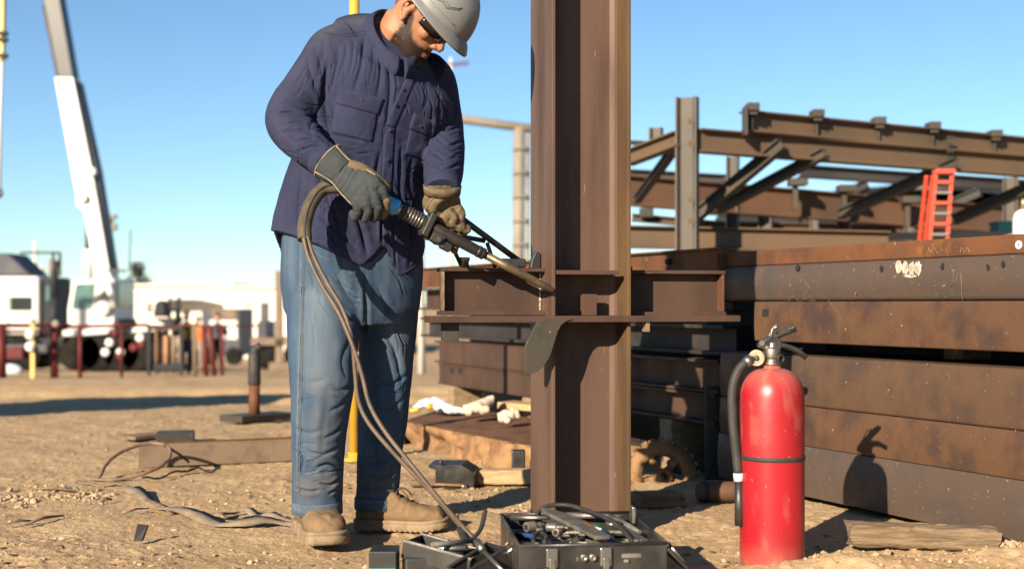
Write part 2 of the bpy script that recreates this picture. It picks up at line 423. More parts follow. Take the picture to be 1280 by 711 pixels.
# background
pmat('white_paint', (0.74, 0.73, 0.70), (0.66, 0.64, 0.60), scale=1.2, rough=0.4)
pmat('white_wall', (0.78, 0.73, 0.66), (0.72, 0.66, 0.58), scale=0.4, rough=0.8)
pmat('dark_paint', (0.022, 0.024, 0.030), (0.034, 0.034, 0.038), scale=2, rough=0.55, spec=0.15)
pmat('boom_dark', (0.0099, 0.0108, 0.0150), (0.0063, 0.0072, 0.0100), scale=2, rough=0.4)
pmat('slate_paint', (0.075, 0.078, 0.088), (0.052, 0.055, 0.066), scale=1.5, rough=0.5, spec=0.25)
pmat('glass_green', (0.10, 0.20, 0.19), (0.06, 0.13, 0.13), scale=0.9, rough=0.12, spec=0.7)
pmat('glass_black', (0.015, 0.017, 0.02), rough=0.1, spec=0.7)
pmat('red_pipe', (0.1240, 0.0208, 0.0192), (0.0880, 0.0160, 0.0160), scale=2.5, rough=0.6, spec=0.2)
pmat('ladder_red', (0.74, 0.085, 0.045), rough=0.45)
pmat('tyre', (0.010, 0.010, 0.010), (0.020, 0.018, 0.015), scale=3, rough=0.9, spec=0.1)
pmat('hub', (0.20, 0.18, 0.155), rough=0.6, spec=0.2)
pmat('tower_cream', (0.25, 0.215, 0.17), (0.20, 0.17, 0.135), scale=2, rough=0.7)
pmat('post_brown', (0.21, 0.145, 0.10), (0.16, 0.11, 0.075), scale=2, rough=0.8)
pmat('pole_white', (0.66, 0.63, 0.57), rough=0.6)
pmat('mast_yellow', (0.72, 0.50, 0.12), (0.6, 0.40, 0.10), scale=2, rough=0.5)
pmat('vest', (0.85, 0.50, 0.03), rough=0.7)
pmat('vest_orange', (0.80, 0.22, 0.05), rough=0.7)
pmat('pants_dark', (0.03, 0.03, 0.035), rough=0.9)
pmat('skin_far', (0.42, 0.24, 0.16), rough=0.6)
pmat('pine', (0.055, 0.060, 0.030), (0.095, 0.085, 0.045), scale=3, rough=0.9)
pmat('bark', (0.12, 0.085, 0.06), rough=0.9)
pmat('teal', (0.03, 0.28, 0.24), rough=0.5)
pmat('pipe_orange', (0.42, 0.21, 0.10), (0.32, 0.16, 0.08), scale=5, rough=0.6)

# ------------------------------------------------------------------ ground
def vnoise(x, y, seed=0):
    xi = np.floor(x).astype(np.int64); yi = np.floor(y).astype(np.int64)
    fx = x - xi; fy = y - yi
    fx = fx * fx * (3 - 2 * fx); fy = fy * fy * (3 - 2 * fy)
    def h(a, b):
        n = (a * 374761393 + b * 668265263 + seed * 974634777) & 0x7fffffff
        n = ((n ^ (n >> 13)) * 1274126177) & 0x7fffffff
        n = (n ^ (n >> 16)) & 0xffff
        return n / 65535.0
    return (h(xi, yi) * (1 - fx) + h(xi + 1, yi) * fx) * (1 - fy) + (h(xi, yi + 1) * (1 - fx) + h(xi + 1, yi + 1) * fx) * fy

def fbm(x, y, oct_=4, seed=0, gain=0.5):
    a, s, t = 1.0, 0.0, 0.0
    for o in range(oct_):
        s = s + a * vnoise(x * 2 ** o + 13.7 * o, y * 2 ** o - 7.1 * o, seed + o); t += a; a *= gain
    return s / t

def zt_np(y):
    return np.where(y < 7, 0.0, np.where(y < 10, -0.0068 * (y - 7) ** 2, np.where(y < 75, -0.0612 - 0.0408 * (y - 10), -2.713)))

def ground_h(x, y):
    near = np.exp(-np.maximum(y - 9, 0) / 9.0)
    flat = 1 - smooth(2.6, 2.0, y)
    z = (fbm(x * 0.7, y * 0.7, 3, 3) - 0.5) * 0.05 * smooth(4.6, 7.5, np.hypot(x - 0.2, y - 0.2))
    z = z + (fbm(x * 3.1, y * 3.1, 3, 21) - 0.5) * 0.024
    z = z + (fbm(x * 11, y * 11, 3, 33) - 0.5) * 0.010 * (0.4 + 0.6 * near)
    c = fbm(x * 26, y * 26, 2, 47)
    z = z + np.clip(c - 0.52, 0, 1) * 0.022 * near * smooth(0.35, 0.6, fbm(x * 1.3, y * 1.3, 2, 55))
    z = z + (fbm(x * 55, y * 55, 3, 77, 0.7) - 0.5) * 0.009 * near
    # wheel ruts across the yard
    r = y - 0.32 * x
    for c0, w in ((14.8, 0.35), (17.0, 0.35), (21.5, 0.5), (24.0, 0.5), (11.9, 0.25)):
        d = (r - c0 + (fbm(x * 0.5, y * 0.1, 2, 91) - 0.5) * 1.2) / w
        z = z + (0.07 * np.exp(-(d - 1.4) ** 2) - 0.09 * np.exp(-d * d)) * smooth(10, 13, y) * (1 - smooth(30, 40, y))
    # low berm of loose dirt at the right, by the girders
    z = z + 0.05 * np.exp(-(((x - 0.98) / 0.25) ** 2 + ((y - 3.62) / 0.10) ** 2)) + 0.05 * np.exp(-(((x - 1.55) / 0.20) ** 2 + ((y - 3.78) / 0.14) ** 2))
    z = z - 0.008
    return z * flat + zt_np(y)

def gz(x, y):
    return float(ground_h(np.array([float(x)]), np.array([float(y)]))[0])

vv = np.concatenate([np.linspace(1100, 740, 30), np.linspace(738, 520, 300), np.linspace(519, 455, 90)])
ys = 1200.0 / (vv - 380.0)
ys = np.concatenate([[-60, -20, -6, -2, 0, 0.8, 1.3], ys[ys > 1.5], [17, 18, 19, 20, 21, 22, 23, 24, 25, 26, 28, 30, 33, 36, 40, 46, 54, 64, 74, 90, 120, 200, 400, 900, 2500, 5000]])
ys = np.unique(ys)
tt = np.concatenate([[-3, -2, -1.4, -1, -0.8, -0.65, -0.55], np.linspace(-0.48, 0.48, 640), [0.55, 0.65, 0.8, 1, 1.4, 2, 3]])
scl = np.maximum(ys, 2.2)
scl = np.where(ys < 0.5, np.maximum(-ys, 6) + 2.2, scl)
XX = tt[None, :] * scl[:, None]
YY = np.repeat(ys[:, None], len(tt), 1)
ZZ = ground_h(XX, YY)
gv = np.stack([XX, YY, ZZ], -1).reshape(-1, 3)
nr, nc = XX.shape
ii = (np.arange(nr - 1)[:, None] * nc + np.arange(nc - 1)[None, :]).ravel()
gf = np.stack([ii, ii + 1, ii + nc + 1, ii + nc], -1)
gm = bpy.data.meshes.new('ground')
gm.vertices.add(len(gv)); gm.vertices.foreach_set('co', gv.ravel())
gm.loops.add(gf.size); gm.loops.foreach_set('vertex_index', gf.ravel().astype(np.int32))
gm.polygons.add(len(gf)); gm.polygons.foreach_set('loop_start', (np.arange(len(gf)) * 4).astype(np.int32))
gm.polygons.foreach_set('loop_total', np.full(len(gf), 4, np.int32))
gm.update(calc_edges=True); gm.validate()
gm.polygons.foreach_set('use_smooth', np.ones(len(gm.polygons), bool))
pmat('dirt', (0.500, 0.350, 0.200), (0.400, 0.270, 0.150), (0.570, 0.415, 0.255), scale=3.0, lo=0.35, hi=0.7, s3=9, lo3=0.5, hi3=0.75, rough=0.95, bump=0.7, bscale=110, bdist=0.009, spec=0.15, speck=((0.25, 0.165, 0.095), 60, 0.66))
gm.materials.append(M['dirt'])
ground = bpy.data.objects.new('ground', gm); put(ground); tag(ground, kind='structure')

# loose stones, chips and crumbs of dirt lying everywhere: uncountable
def rock_shape(seed, n=1):
    bm = bmesh.new(); bmesh.ops.create_icosphere(bm, subdivisions=n, radius=1.0)
    rnd = random.Random(seed)
    k = [(Vector((rnd.uniform(-1, 1), rnd.uniform(-1, 1), rnd.uniform(-1, 1))).normalized(), rnd.uniform(0.45, 0.85)) for _ in range(7)]
    for v in bm.verts:
        d = v.co.copy()
        for nn, c in k:
            q = d.dot(nn)
            if q > c: d -= nn * (q - c)
        v.co = d * rnd.uniform(0.93, 1.07)
    vs = np.array([v.co[:] for v in bm.verts]); fs = [tuple(v.index for v in f.verts) for f in bm.faces]
    bm.free(); return vs, fs
shapes = [rock_shape(i) for i in range(8)]
def scatter(name, n, size, mat, label, cat, vr, seed, flat=0.7, avoid=True):
    rg = np.random.default_rng(seed); V = []; Fc = []; b = 0
    Ya = 1200.0 / (rg.uniform(*vr, n) - 380); Xa = (rg.uniform(-160, 1440, n) - 640) / F * Ya
    ca = fbm(Xa * 1.6, Ya * 1.6, 2, 101); Ga = ground_h(Xa, Ya)
    for i in range(n):
        X, Y = Xa[i], Ya[i]
        if rg.random() > smooth(0.3, 0.62, ca[i]) + 0.15: continue
        s = size[0] * (size[1] / size[0]) ** (rg.random() ** 2.2)
        vs, fs = shapes[rg.integers(8)]
        a = rg.uniform(0, 6.28); c_, s_ = math.cos(a), math.sin(a)
        q = vs * s * np.array([rg.uniform(0.8, 1.5), rg.uniform(0.7, 1.1), flat * rg.uniform(0.6, 1.2)])
        q = np.stack([q[:, 0] * c_ - q[:, 1] * s_, q[:, 0] * s_ + q[:, 1] * c_, q[:, 2]], -1) + np.array([X, Y, Ga[i] + s * 0.25])
        V.append(q); Fc += [tuple(j + b for j in f) for f in fs]; b += len(q)
    me = bpy.data.meshes.new(name); me.from_pydata(np.concatenate(V).tolist(), [], Fc); me.update(); me.materials.append(M[mat])
    o = bpy.data.objects.new(name, me); put(o); tag(o, label, cat, kind='stuff'); return o
scatter('gravel', 5200, (0.0025, 0.011), 'stone', 'small tan stones and crumbs of earth strewn over the dirt yard', 'gravel', (470, 760), 5)
scatter('pale_gravel', 420, (0.003, 0.012), 'stone_pale', 'scattered pale chips of stone on the dirt', 'gravel', (480, 760), 6)
scatter('wood_chips', 1500, (0.003, 0.016), 'debris', 'dark splinters and chips littering the dirt', 'debris', (485, 760), 8, flat=0.22)

def rubble(label, spots, n, size, seed, mat='stone'):
    rg = np.random.default_rng(seed); V = []; Fc = []; b = 0
    for i in range(n):
        u0, v0, su, sv = spots[rg.integers(len(spots))]; v = np.clip(rg.normal(v0, sv), 470, 712); u = rg.normal(u0, su); Y = 1200.0 / (v - 380); X = (u - 640) / F * Y
        s = size[0] * (size[1] / size[0]) ** (rg.random() ** 1.8); vs, fs = shapes[rg.integers(8)]; a = rg.uniform(0, 6.28); c_, s_ = math.cos(a), math.sin(a)
        q = vs * s * np.array([rg.uniform(0.8, 1.5), rg.uniform(0.7, 1.1), rg.uniform(0.5, 0.9)])
        q = np.stack([q[:, 0] * c_ - q[:, 1] * s_, q[:, 0] * s_ + q[:, 1] * c_, q[:, 2]], -1) + np.array([X, Y, gz(X, Y) + s * 0.3]); V.append(q); Fc += [tuple(j + b for j in f) for f in fs]; b += len(q)
    me = bpy.data.meshes.new('rubble'); me.from_pydata(np.concatenate(V).tolist(), [], Fc); me.update(); me.materials.append(M[mat])
    o = bpy.data.objects.new('rubble', me); put(o); tag(o, label, 'rubble', kind='stuff')
rubble('loose rubble and clods heaped left of the sling', [(70, 614, 32, 5), (110, 618, 20, 5), (20, 622, 22, 4)], 130, (0.005, 0.022), 31)
rubble('loose clods at the foot of the girders', [(1255, 676, 16, 7), (1200, 700, 50, 5), (1010, 703, 30, 4), (1130, 690, 60, 8)], 150, (0.004, 0.018), 32)
rubble('small clods around the column and slab', [(600, 612, 40, 8), (680, 636, 25, 4), (830, 622, 40, 10), (330, 560, 60, 25)], 170, (0.004, 0.015), 33)

# ------------------------------------------------------------------ the steel column the man is cutting
TH = R(15)
wC = Vector((math.cos(TH), math.sin(TH), 0)); nC = Vector((math.sin(TH), -math.cos(TH), 0))
p0 = Vector((0.128, 4.10, 0)); D_, hC, tfC, twC = 0.269, 0.126, 0.012, 0.011
cC = p0 + wC * D_ / 2 - nC * hC
cz = gz(cC.x, cC.y) - 0.02
Z = Vector((0, 0, 1))
TOP = 2.9
col = thing('steel_column', 'tall rust-brown steel H column standing upright before the worker', 'steel column', (cC.x, cC.y, cz))
def colpart(name, a0, a1, b0, b1, z0, z1, mat, bevel=0.0015, parent=None):
    """a along the web, b towards the camera, both from the column's axis"""
    m = MB(); m.box(cC + wC * (a0 + a1) / 2 + nC * (b0 + b1) / 2 + Z * (z0 + z1) / 2, (a1 - a0, b1 - b0, z1 - z0), wC, nC, Z)
    return m.build(name, mat, parent or col, bevel)
h2 = D_ / 2
colpart('flange', -h2, -h2 + tfC, -hC, hC, cz, TOP, 'steel_column', 0.002)
colpart('flange', h2 - tfC, h2, -hC, hC, cz, TOP, 'steel_gold', 0.002)
colpart('web', -h2 + tfC, h2 - tfC, -twC / 2, twC / 2, cz, TOP, 'steel_column', 0)
# rounded fillets where the web meets the flanges
for sx in (-1, 1):
    m = MB(); x0 = sx * (h2 - tfC)
    pr = [(x0, twC / 2), (x0, twC / 2 + 0.02), (x0 - sx * 0.006, twC / 2 + 0.009), (x0 - sx * 0.02, twC / 2)]
    m.prism([cC + wC * a + nC * b + Z * cz for a, b in pr], Z * (TOP - cz)); m.build('fillet', 'steel_column', col)
# stub beams welded to both flanges
ST, SB = 0.867, 0.708
def stub(a0, a1, zo, label):
    s = bpy.data.objects.new('stub_beam', None); put(s, col); s['label'] = label
    colpart('web', a0, a1, -0.004, 0.005, SB + 0.02 + zo, ST - 0.012 + zo, 'steel_brown', 0, s)
    colpart('top_flange', a0, a1, -0.055, 0.05, ST - 0.012 + zo, ST + zo, 'steel_brown', 0.0015, s)
    colpart('bottom_flange', a0, a1, -0.055, 0.052, SB + 0.006 + zo, SB + 0.02 + zo, 'steel_brown', 0.0015, s)
    return s
s1 = stub(-h2 - 0.340, -h2, 0.0, 'short brown stub beam welded to the left side of the column')
colpart('end_stiffener', -h2 - 0.339, -h2 - 0.334, 0.0055, 0.046, SB + 0.0205, ST - 0.0125, 'steel_edge', 0.001, s1)
s2 = stub(h2, h2 + 0.370, -0.004, 'short brown stub beam welded to the right side of the column')
colpart('end_stiffener', h2 + 0.357, h2 + 0.366, 0.0055, 0.046, SB + 0.0165, ST - 0.0165, 'steel_rust', 0.001, s2)
# long seat plate across the front, stiffener between the flanges, tabs
colpart('seat_plate', -h2 - 0.40, h2 + 0.375, hC - 0.085, hC + 0.028, SB - 0.016, SB + 0.0045, 'steel_brown', 0.0015)
colpart('seat_plate_inner', -h2 + tfC, h2 - tfC, twC / 2, hC - 0.0855, SB - 0.016, SB + 0.0045, 'steel_brown', 0.001)
colpart('stiffener', -h2 + tfC, h2 - tfC - 0.03, twC / 2, hC - 0.004, ST - 0.022, ST - 0.008, 'steel_brown', 0.0015)
colpart('tab_plate', -0.012, 0.037, 0.055, 0.068, SB + 0.006, SB + 0.075, 'steel_brown', 0.001)
colpart('clip', h2 + 0.045, h2 + 0.058, hC - 0.02, hC + 0.02, SB - 0.048, SB - 0.0165, 'steel_edge', 0.001)
colpart('stop_plate', h2 + 0.012, h2 + 0.024, 0.052, 0.075, SB + 0.008, ST + 0.006, 'steel_dark', 0.001)
colpart('end_clip', -h2 - 0.35, -h2 - 0.30, 0.062, 0.105, SB - 0.075, SB - 0.018, 'steel_grey', 0.001)
# weld bead down the joint with the stub
m = MB()
rg = random.Random(4)
pts = [cC + wC * (-h2 - 0.004) + nC * 0.0065 + Z * lerp(SB + 0.021, ST - 0.013, i / 60) for i in range(61)]
m.tube(pts, [0.0045 + rg.uniform(-0.0008, 0.0012) for _ in pts], 8); m.build('weld_bead', 'weld', col)
# grey gusset bracket hanging under the seat plate in front of the flange: two curved plates
def bracket(off, dx, mat, name, parent):
    o = cC + nC * (hC + off) + wC * dx
    Yd = o.y
    px = [(673, 399), (716, 399), (708, 401.5), (702, 406), (697, 415), (693, 429), (688, 444), (681, 456), (672, 464), (663, 467), (657, 466.5), (657, 432), (660, 426)]
    def on_plane(u, v):
        d = Vector(((u - CX) / F, 1.0, -(v - CY) / F)); t = (o - Vector((0, 0, H0))).dot(nC) / d.dot(nC)
        return Vector((0, 0, H0)) + d * t
    m = MB(); m.prism([on_plane(u, v) for u, v in px], -nC * 0.014); return m.build(name, mat, parent, 0.0015)
bracket(0.034, 0, 'steel_grey', 'bracket', col)['label'] = 'grey curved bracket plate under the seat plate'
bracket(0.012, 0.028, 'steel_dark', 'bracket_backing', col)

# ------------------------------------------------------------------ the long pile of girders and beams behind
N0 = Vector((0.890, 5.36, 0)); dP = Vector((-0.423, 0.906, 0)).normalized(); nP = Vector((-0.906, -0.423, 0)).normalized()
def PP(s, off, z): return N0 + dP * s + nP * off + Z * z
def girder(prof, s0, s1, mat, label, bevel=0.0, extra=None):
    c = PP((s0 + s1) / 2, -0.15, 0); c.z = min(z for _, z in prof)
    o = thing('steel_girder', label, 'girder', c, 'girders and beams piled behind the column')
    m = MB(); n = 14
    rings = [[PP(lerp(s0, s1, i / n), off, z) for off, z in prof] for i in range(n + 1)]
    m.loft(rings, True)
    b = m.build('body', mat, o); 
    md = b.modifiers.new('split', 'EDGE_SPLIT'); md.split_angle = R(38)
    return o
def rounded(z0, z1, depth=0.42, r=0.016, bulge=0.004, off=0.0, lip=0.0):
    p = [(off - depth, z0), (off - r, z0)]
    for k in range(1, 5):
        a = -math.pi / 2 + k * math.pi / 8; p.append((off - r + r * math.cos(a), z0 + r + r * math.sin(a)))
    for k in range(1, 8):
        t = k / 8; p.append((off + bulge * math.sin(math.pi * t), lerp(z0 + r, z1 - r, t)))
    for k in range(0, 4):
        a = k * math.pi / 8; p.append((off - r + r * math.cos(a), z1 - r + r * math.sin(a)))
    p += [(off - r, z1), (off - depth, z1)]
    return p
gA = girder(rounded(0.9055, 0.966, 0.38, 0.004, 0.001, -0.010), -2.9, 0.0, 'steel_rust', 'topmost orange-rusted girder flange with a white round tag')
gB = girder(rounded(0.762, 0.905, 0.44, 0.018, 0.010, 0.0), -2.95, 0.01, 'steel_girder_dark', 'dark brown girder with a smear of white paint, second from top')
gC = girder(rounded(0.603, 0.7600, 0.44, 0.006, 0.003, 0.018), -3.0, -0.238, 'steel_girder_gold', 'tan-brown girder above the dark gap, square hole at its end')
gD = girder(rounded(0.362, 0.553, 0.46, 0.010, 0.006, 0.004), -3.0, 0.02, 'steel_girder', 'scratched brown girder just below the dark gap')
gE = girder(rounded(0.212, 0.361, 0.46, 0.003, 0.006, 0.006), -3.0, 0.02, 'steel_girder_gold', 'rust-flecked brown girder, second from the ground')
gF = girder(rounded(0.02, 0.2105, 0.46, 0.004, 0.008, 0.008), -3.02, 0.03, 'steel_girder_dark', 'blue-grey girder at ground level behind the extinguisher')
# end plate of the upper girders
m = MB(); m.box(PP(0.012, -0.02, 0.86), (0.012, 0.10, 0.21), dP, nP, Z); m.build('end_plate', 'steel_rust', gB, 0.001)
# marks on the girders
def s_at(u, off=0.0):
    k = (u - CX) / F; o = N0 + nP * off
    return (o.x - k * o.y) / (k * dP.y - dP.x)
def pile_uv(u, v, off):
    s = s_at(u, off); p = PP(s, off, 0); return PP(s, off, H0 - (v - CY) / F * p.y)
def decal(parent, name, outline, off, mat, th=0.0015):
    m = MB(); m.prism([pile_uv(u, v, off) for u, v in outline], nP * th); return m.build(name, mat, parent)
def blob(u, v, ru, rv, n=14, seed=0, j=0.25):
    rnd = random.Random(seed); return [(u + ru * math.cos(2 * math.pi * k / n) * (1 + rnd.uniform(-j, j)), v + rv * math.sin(2 * math.pi * k / n) * (1 + rnd.uniform(-j, j))) for k in range(n)]
for i, (u, v, ru, rv) in enumerate(((1124, 334, 4.0, 8), (1132, 335, 4, 9), (1140, 336, 3.6, 10), (1148, 335, 4.2, 9), (1138, 345, 9, 2))):
    decal(gB, 'paint_smear', blob(u, v, ru, rv, 14, i), 0.0095, 'chalk')
m = MB(); c = pile_uv(1274, 306, -0.0085); m.lathe(c, nP, [(0.013, 0), (0.013, 0.003)], 24); tg = m.build('round_tag', 'white_cloth', gA)
m = MB(); m.lathe(c + nP * 0.0032, nP, [(0.003, 0), (0.003, 0.001)], 12); m.build('tag_dot', 'hole_black', tg)
decal(gC, 'bolt_hole', [(953, 386), (961, 386), (961, 396), (953, 396)], 0.0200, 'hole_black')
for i, (u, v) in enumerate(((997, 335), (1102, 336), (1178, 333), (1254, 330), (1235, 334))):
    decal(gB, 'stain', blob(u, v, 2.2, 4.5, 10, i + 30), 0.0092, 'hole_black')
def scribble(parent, pts, off, w, mat='steel_edge'):
    m = MB(); q = curve_pts([pile_uv(u, v, off) for u, v in pts], 6); m.tube(q, w, 5); return m.build('scratch', mat, parent)
scribble(gB, [(1188, 330), (1192, 345), (1187, 358), (1195, 350), (1200, 338), (1203, 375)], 0.010, 0.0009)
scribble(gB, [(1010, 342), (1006, 352), (1012, 360), (1005, 372), (1016, 376)], 0.010, 0.0008)
scribble(gB, [(983, 378), (992, 370), (1000, 377), (1010, 371), (1020, 377)], 0.009, 0.0007)
scribble(gC, [(1035, 374), (1045, 388), (1052, 398)], 0.021, 0.0007)
scribble(gA, [(1160, 309), (1164, 316), (1168, 309), (1172, 317), (1178, 312)], -0.009, 0.0013)
scribble(gA, [(1200, 316), (1202, 309), (1206, 316), (1209, 309), (1212, 316)], -0.009, 0.0013)
for i in range(14):
    rnd = random.Random(90 + i); u = rnd.uniform(1020, 1275); base, off = ((gD, 0.0095), (gE, 0.0115), (gC, 0.0215), (gB, 0.0095))[i % 4]
    v = {gD: rnd.uniform(450, 495), gE: rnd.uniform(520, 545), gC: rnd.uniform(385, 422), gB: rnd.uniform(345, 372)}[base]
    decal(base, 'rust_fleck', blob(u, v, rnd.uniform(0.5, 1.4), rnd.uniform(0.6, 2.0), 8, i), off, 'steel_edge', 0.001)
# smaller beams of the same pile, seen left of the column and in its shade
def pile_beam(z0, z1, s0, s1, b, mat, label, tf=0.014, off=0.0):
    c = PP((s0 + s1) / 2, -b / 2 + off, 0); c.z = z0
    o = thing('steel_beam', label, 'beam', c, 'girders and beams piled behind the column')
    p1, p2 = PP(s0, -b / 2 + off, (z0 + z1) / 2), PP(s1, -b / 2 + off, (z0 + z1) / 2)
    hz = (z1 - z0) / 2
    MB().bar(p1 + Z * (hz - tf / 2), p2 + Z * (hz - tf / 2), b, tf).build('top_flange', mat, o, 0.002)
    MB().bar(p1 - Z * (hz - tf / 2), p2 - Z * (hz - tf / 2), b, tf).build('bottom_flange', mat, o, 0.002)
    MB().bar(p1, p2, 0.012, 2 * (hz - tf)).build('web', mat, o)
    return o
b1 = pile_beam(0.858, 0.992, 0.06, 3.68, 0.05, 'steel_rust', 'rusty top beam of the pile with a round hole near its end', 0.010, -0.02)
b2 = pile_beam(0.712, 0.854, 0.06, 3.66, 0.16, 'steel_brown', 'brown beam second from top in the pile left of the column', 0.014, -0.01)
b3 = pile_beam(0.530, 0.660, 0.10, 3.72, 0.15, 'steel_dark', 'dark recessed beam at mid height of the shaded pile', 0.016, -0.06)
b4 = pile_beam(0.372, 0.512, 0.05, 3.30, 0.15, 'steel_brown', 'lit reddish beam below the dark recess in the pile', 0.012, 0.0)
b5 = pile_beam(0.236, 0.368, 0.08, 3.24, 0.14, 'steel_brown', 'lowest long brown beam of the pile with two slotted holes', 0.012, 0.0)
for o, off, zz in ((b4, -0.002, (0.385, 0.5)), (b5, -0.002, (0.249, 0.355)), (b2, -0.012, (0.727, 0.839))):
    MB().bar(PP(1.5 if o is not b2 else 2.6, off - 0.004, sum(zz) / 2), PP(3.22, off - 0.004, sum(zz) / 2), 0.008, zz[1] - zz[0]).build('side_plate', 'steel_brown', o)
m = MB(); m.lathe(pile_uv(838, 327, -0.0395), nP, [(0.014, 0), (0.014, 0.022)], 16); m.build('bolt_hole', 'hole_black', b1)
for u in (565, 575):
    decal(b5, 'slot', [(u - 2.5, 459), (u + 2.5, 459.5), (u + 2.5, 467), (u - 2.5, 466.5)], -0.0015, 'hole_black')
for k in range(4):
    decal(b5, 'bolt_hole', blob(554.5, 459 + k * 4.6, 1.0, 1.3, 8, k, 0.05), -0.0012, 'hole_black')
for i, (s, lab) in enumerate(((0.45, 'short timber block under the pile by the shaded gear'), (1.9, 'short timber block under the middle of the pile'), (3.0, 'short timber block under the far end of the pile'))):
    m = MB(); m.box(PP(s, -0.09, 0.115 + zt(0, PP(s, 0, 0).y) / 2), (0.10, 0.2, 0.236 - zt(0, PP(s, 0, 0).y)), dP, nP, Z)
    o = m.build('timber_block', 'wood', None, 0.004, origin=PP(s, -0.09, 0)); tag(o, lab, 'timber')
for i, (s, z0, z1) in enumerate(((0.5, 0.5125, 0.7115), (2.2, 0.5125, 0.7115), (-1.0, 0.5535, 0.6025), (-2.4, 0.5535, 0.6025))):
    m = MB(); m.box(PP(s, -0.28 if i < 2 else -0.36, (z0 + z1) / 2), (0.09, 0.14, z1 - z0), dP, nP, Z)
    o = m.build('timber_spacer', 'wood', None, 0.003, origin=PP(s, -0.28, z0))
    tag(o, ['timber spacer deep in the shaded pile behind the column', 'timber spacer in the far left part of the pile', 'timber spacer inside the dark gap between the girders', 'timber spacer in the dark gap towards the right edge'][i], 'timber')
# upright perforated post and rear row of girders closing the shade behind
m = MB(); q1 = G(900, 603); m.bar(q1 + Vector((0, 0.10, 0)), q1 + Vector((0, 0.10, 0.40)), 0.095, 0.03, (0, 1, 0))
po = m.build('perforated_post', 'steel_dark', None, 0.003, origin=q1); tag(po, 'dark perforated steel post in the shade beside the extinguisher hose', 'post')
for k, (dz, r) in enumerate(((0.30, 0.016), (0.22, 0.010), (0.13, 0.018))):
    m = MB(); c = q1 + Vector((0.005, 0.084, dz)); m.lathe(c, (0, -1, 0), [(r, 0), (r, 0.006), (r * 0.7, 0.006), (r * 0.7, 0.001)], 16); m.build('ring', 'steel_grey', po)
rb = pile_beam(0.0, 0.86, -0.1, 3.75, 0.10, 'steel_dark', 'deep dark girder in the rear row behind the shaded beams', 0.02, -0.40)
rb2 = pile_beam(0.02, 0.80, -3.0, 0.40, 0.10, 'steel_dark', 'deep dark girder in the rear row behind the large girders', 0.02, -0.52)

# ------------------------------------------------------------------ steel frame of the unfinished building (right)
fr = thing('steel_building', 'unfinished structural steel frame of beams and braces behind the girders', 'steel building', (W(860, 300, 9.0).x, 9.0, zt(0, 9)))
def fbeam(name, a, b, h, w=0.10, mat='frame_brown', up=(0, 0, 1), tf=0.012, tw=0.010):
    m = MB(); m.ibeam(W(*a), W(*b), h, w, tw, tf, up); return m.build(name, mat, fr)
def vpost(u, v0, Y, w, d, mat, name='column', v1=None):
    t = W(u, v0, Y); m = MB(); bt = Vector((t.x, t.y, zt(0, Y) - 0.05 if v1 is None else W(u, v1, Y).z))
    m.ibeam(bt, t, d, w, 0.012, 0.014, (0.93, -0.35, 0)); return m.build(name, mat, fr)
c1 = vpost(859, 122, 9.0, 0.10, 0.15, 'frame_grey')
for k, v in enumerate((152, 180, 250, 276)):
    m = MB(); m.box(W(863, v, 8.90), (0.022, 0.012, 0.035)); m.build('bolt_plate', 'steel_gold', fr)
fbeam('beam', (872, 176, 9.0), (1330, 212, 10.3), 0.165, 0.12)
u2 = fbeam('beam', (929, 152, 9.1), (1330, 189, 10.4), 0.150, 0.12)
for u, v in ((940, 135), (1021, 143), (1098, 152), (1166, 158), (1243, 168)):
    t = (u - 929) / 401; Y = lerp(9.1, 10.4, t)
    m = MB(); p = W(u, v, Y - 0.08); m.box(p + Z * 0.0, (0.085, 0.14, 0.055)); m.box(p + Z * -0.04, (0.06, 0.10, 0.03)); m.build('clip', 'frame_grey', fr, 0.003)
    m = MB(); m.box(W(u - 1, v + 18, Y - 0.062), (0.016, 0.05, 0.125)); m.build('stiffener', 'frame_grey', fr)
m = MB(); m.box(W(931, 152, 9.03), (0.02, 0.12, 0.2)); m.build('end_plate', 'frame_grey', fr)
for k in range(6):
    for j in (0, 1):
        m = MB(); m.box(W(1185 + 5 * j, 172 + 8.5 * k, 9.78), (0.016, 0.02, 0.022)); m.build('bolt', 'frame_dark', fr)
for a, b, h, mt in (((978, 180, 9.12), (868, 272, 9.6), 0.085, 'frame_grey'), ((1030, 192, 9.3), (896, 262, 10.0), 0.075, 'frame_grey'), ((1196, 204, 9.7), (1050, 268, 10.7), 0.085, 'frame_grey'), ((1330, 216, 10.0), (1192, 275, 10.9), 0.085, 'frame_grey')):
    fbeam('brace', a, b, h, 0.08, mt)
fbeam('beam', (785, 198, 9.4), (848, 174, 9.0), 0.11, 0.10)
fbeam('brace', (796, 250, 10.3), (846, 182, 9.2), 0.06, 0.06, 'frame_dark')
vpost(820, 160, 9.3, 0.08, 0.09, 'frame_grey', 'stub_post', 186)
fbeam('beam', (780, 178, 9.6), (822, 180, 9.6), 0.03, 0.05, 'frame_dark')
fbeam('beam', (780, 238, 10.6), (1320, 280, 12.2), 0.25, 0.12, 'frame_red')
fbeam('beam', (780, 296, 9.6), (1110, 303, 9.8), 0.17, 0.12)
for u, v0, Y, w_ in ((916, 196, 11.0, 0.10), (916, 268, 10.2, 0.09), (957, 262, 12.5, 0.13), (1018, 266, 12.5, 0.08), (1137, 262, 12.5, 0.10), (1055, 262, 11.6, 0.11), (1263, 222, 11.5, 0.13)):
    vpost(u, v0, Y, w_, w_, 'frame_grey')
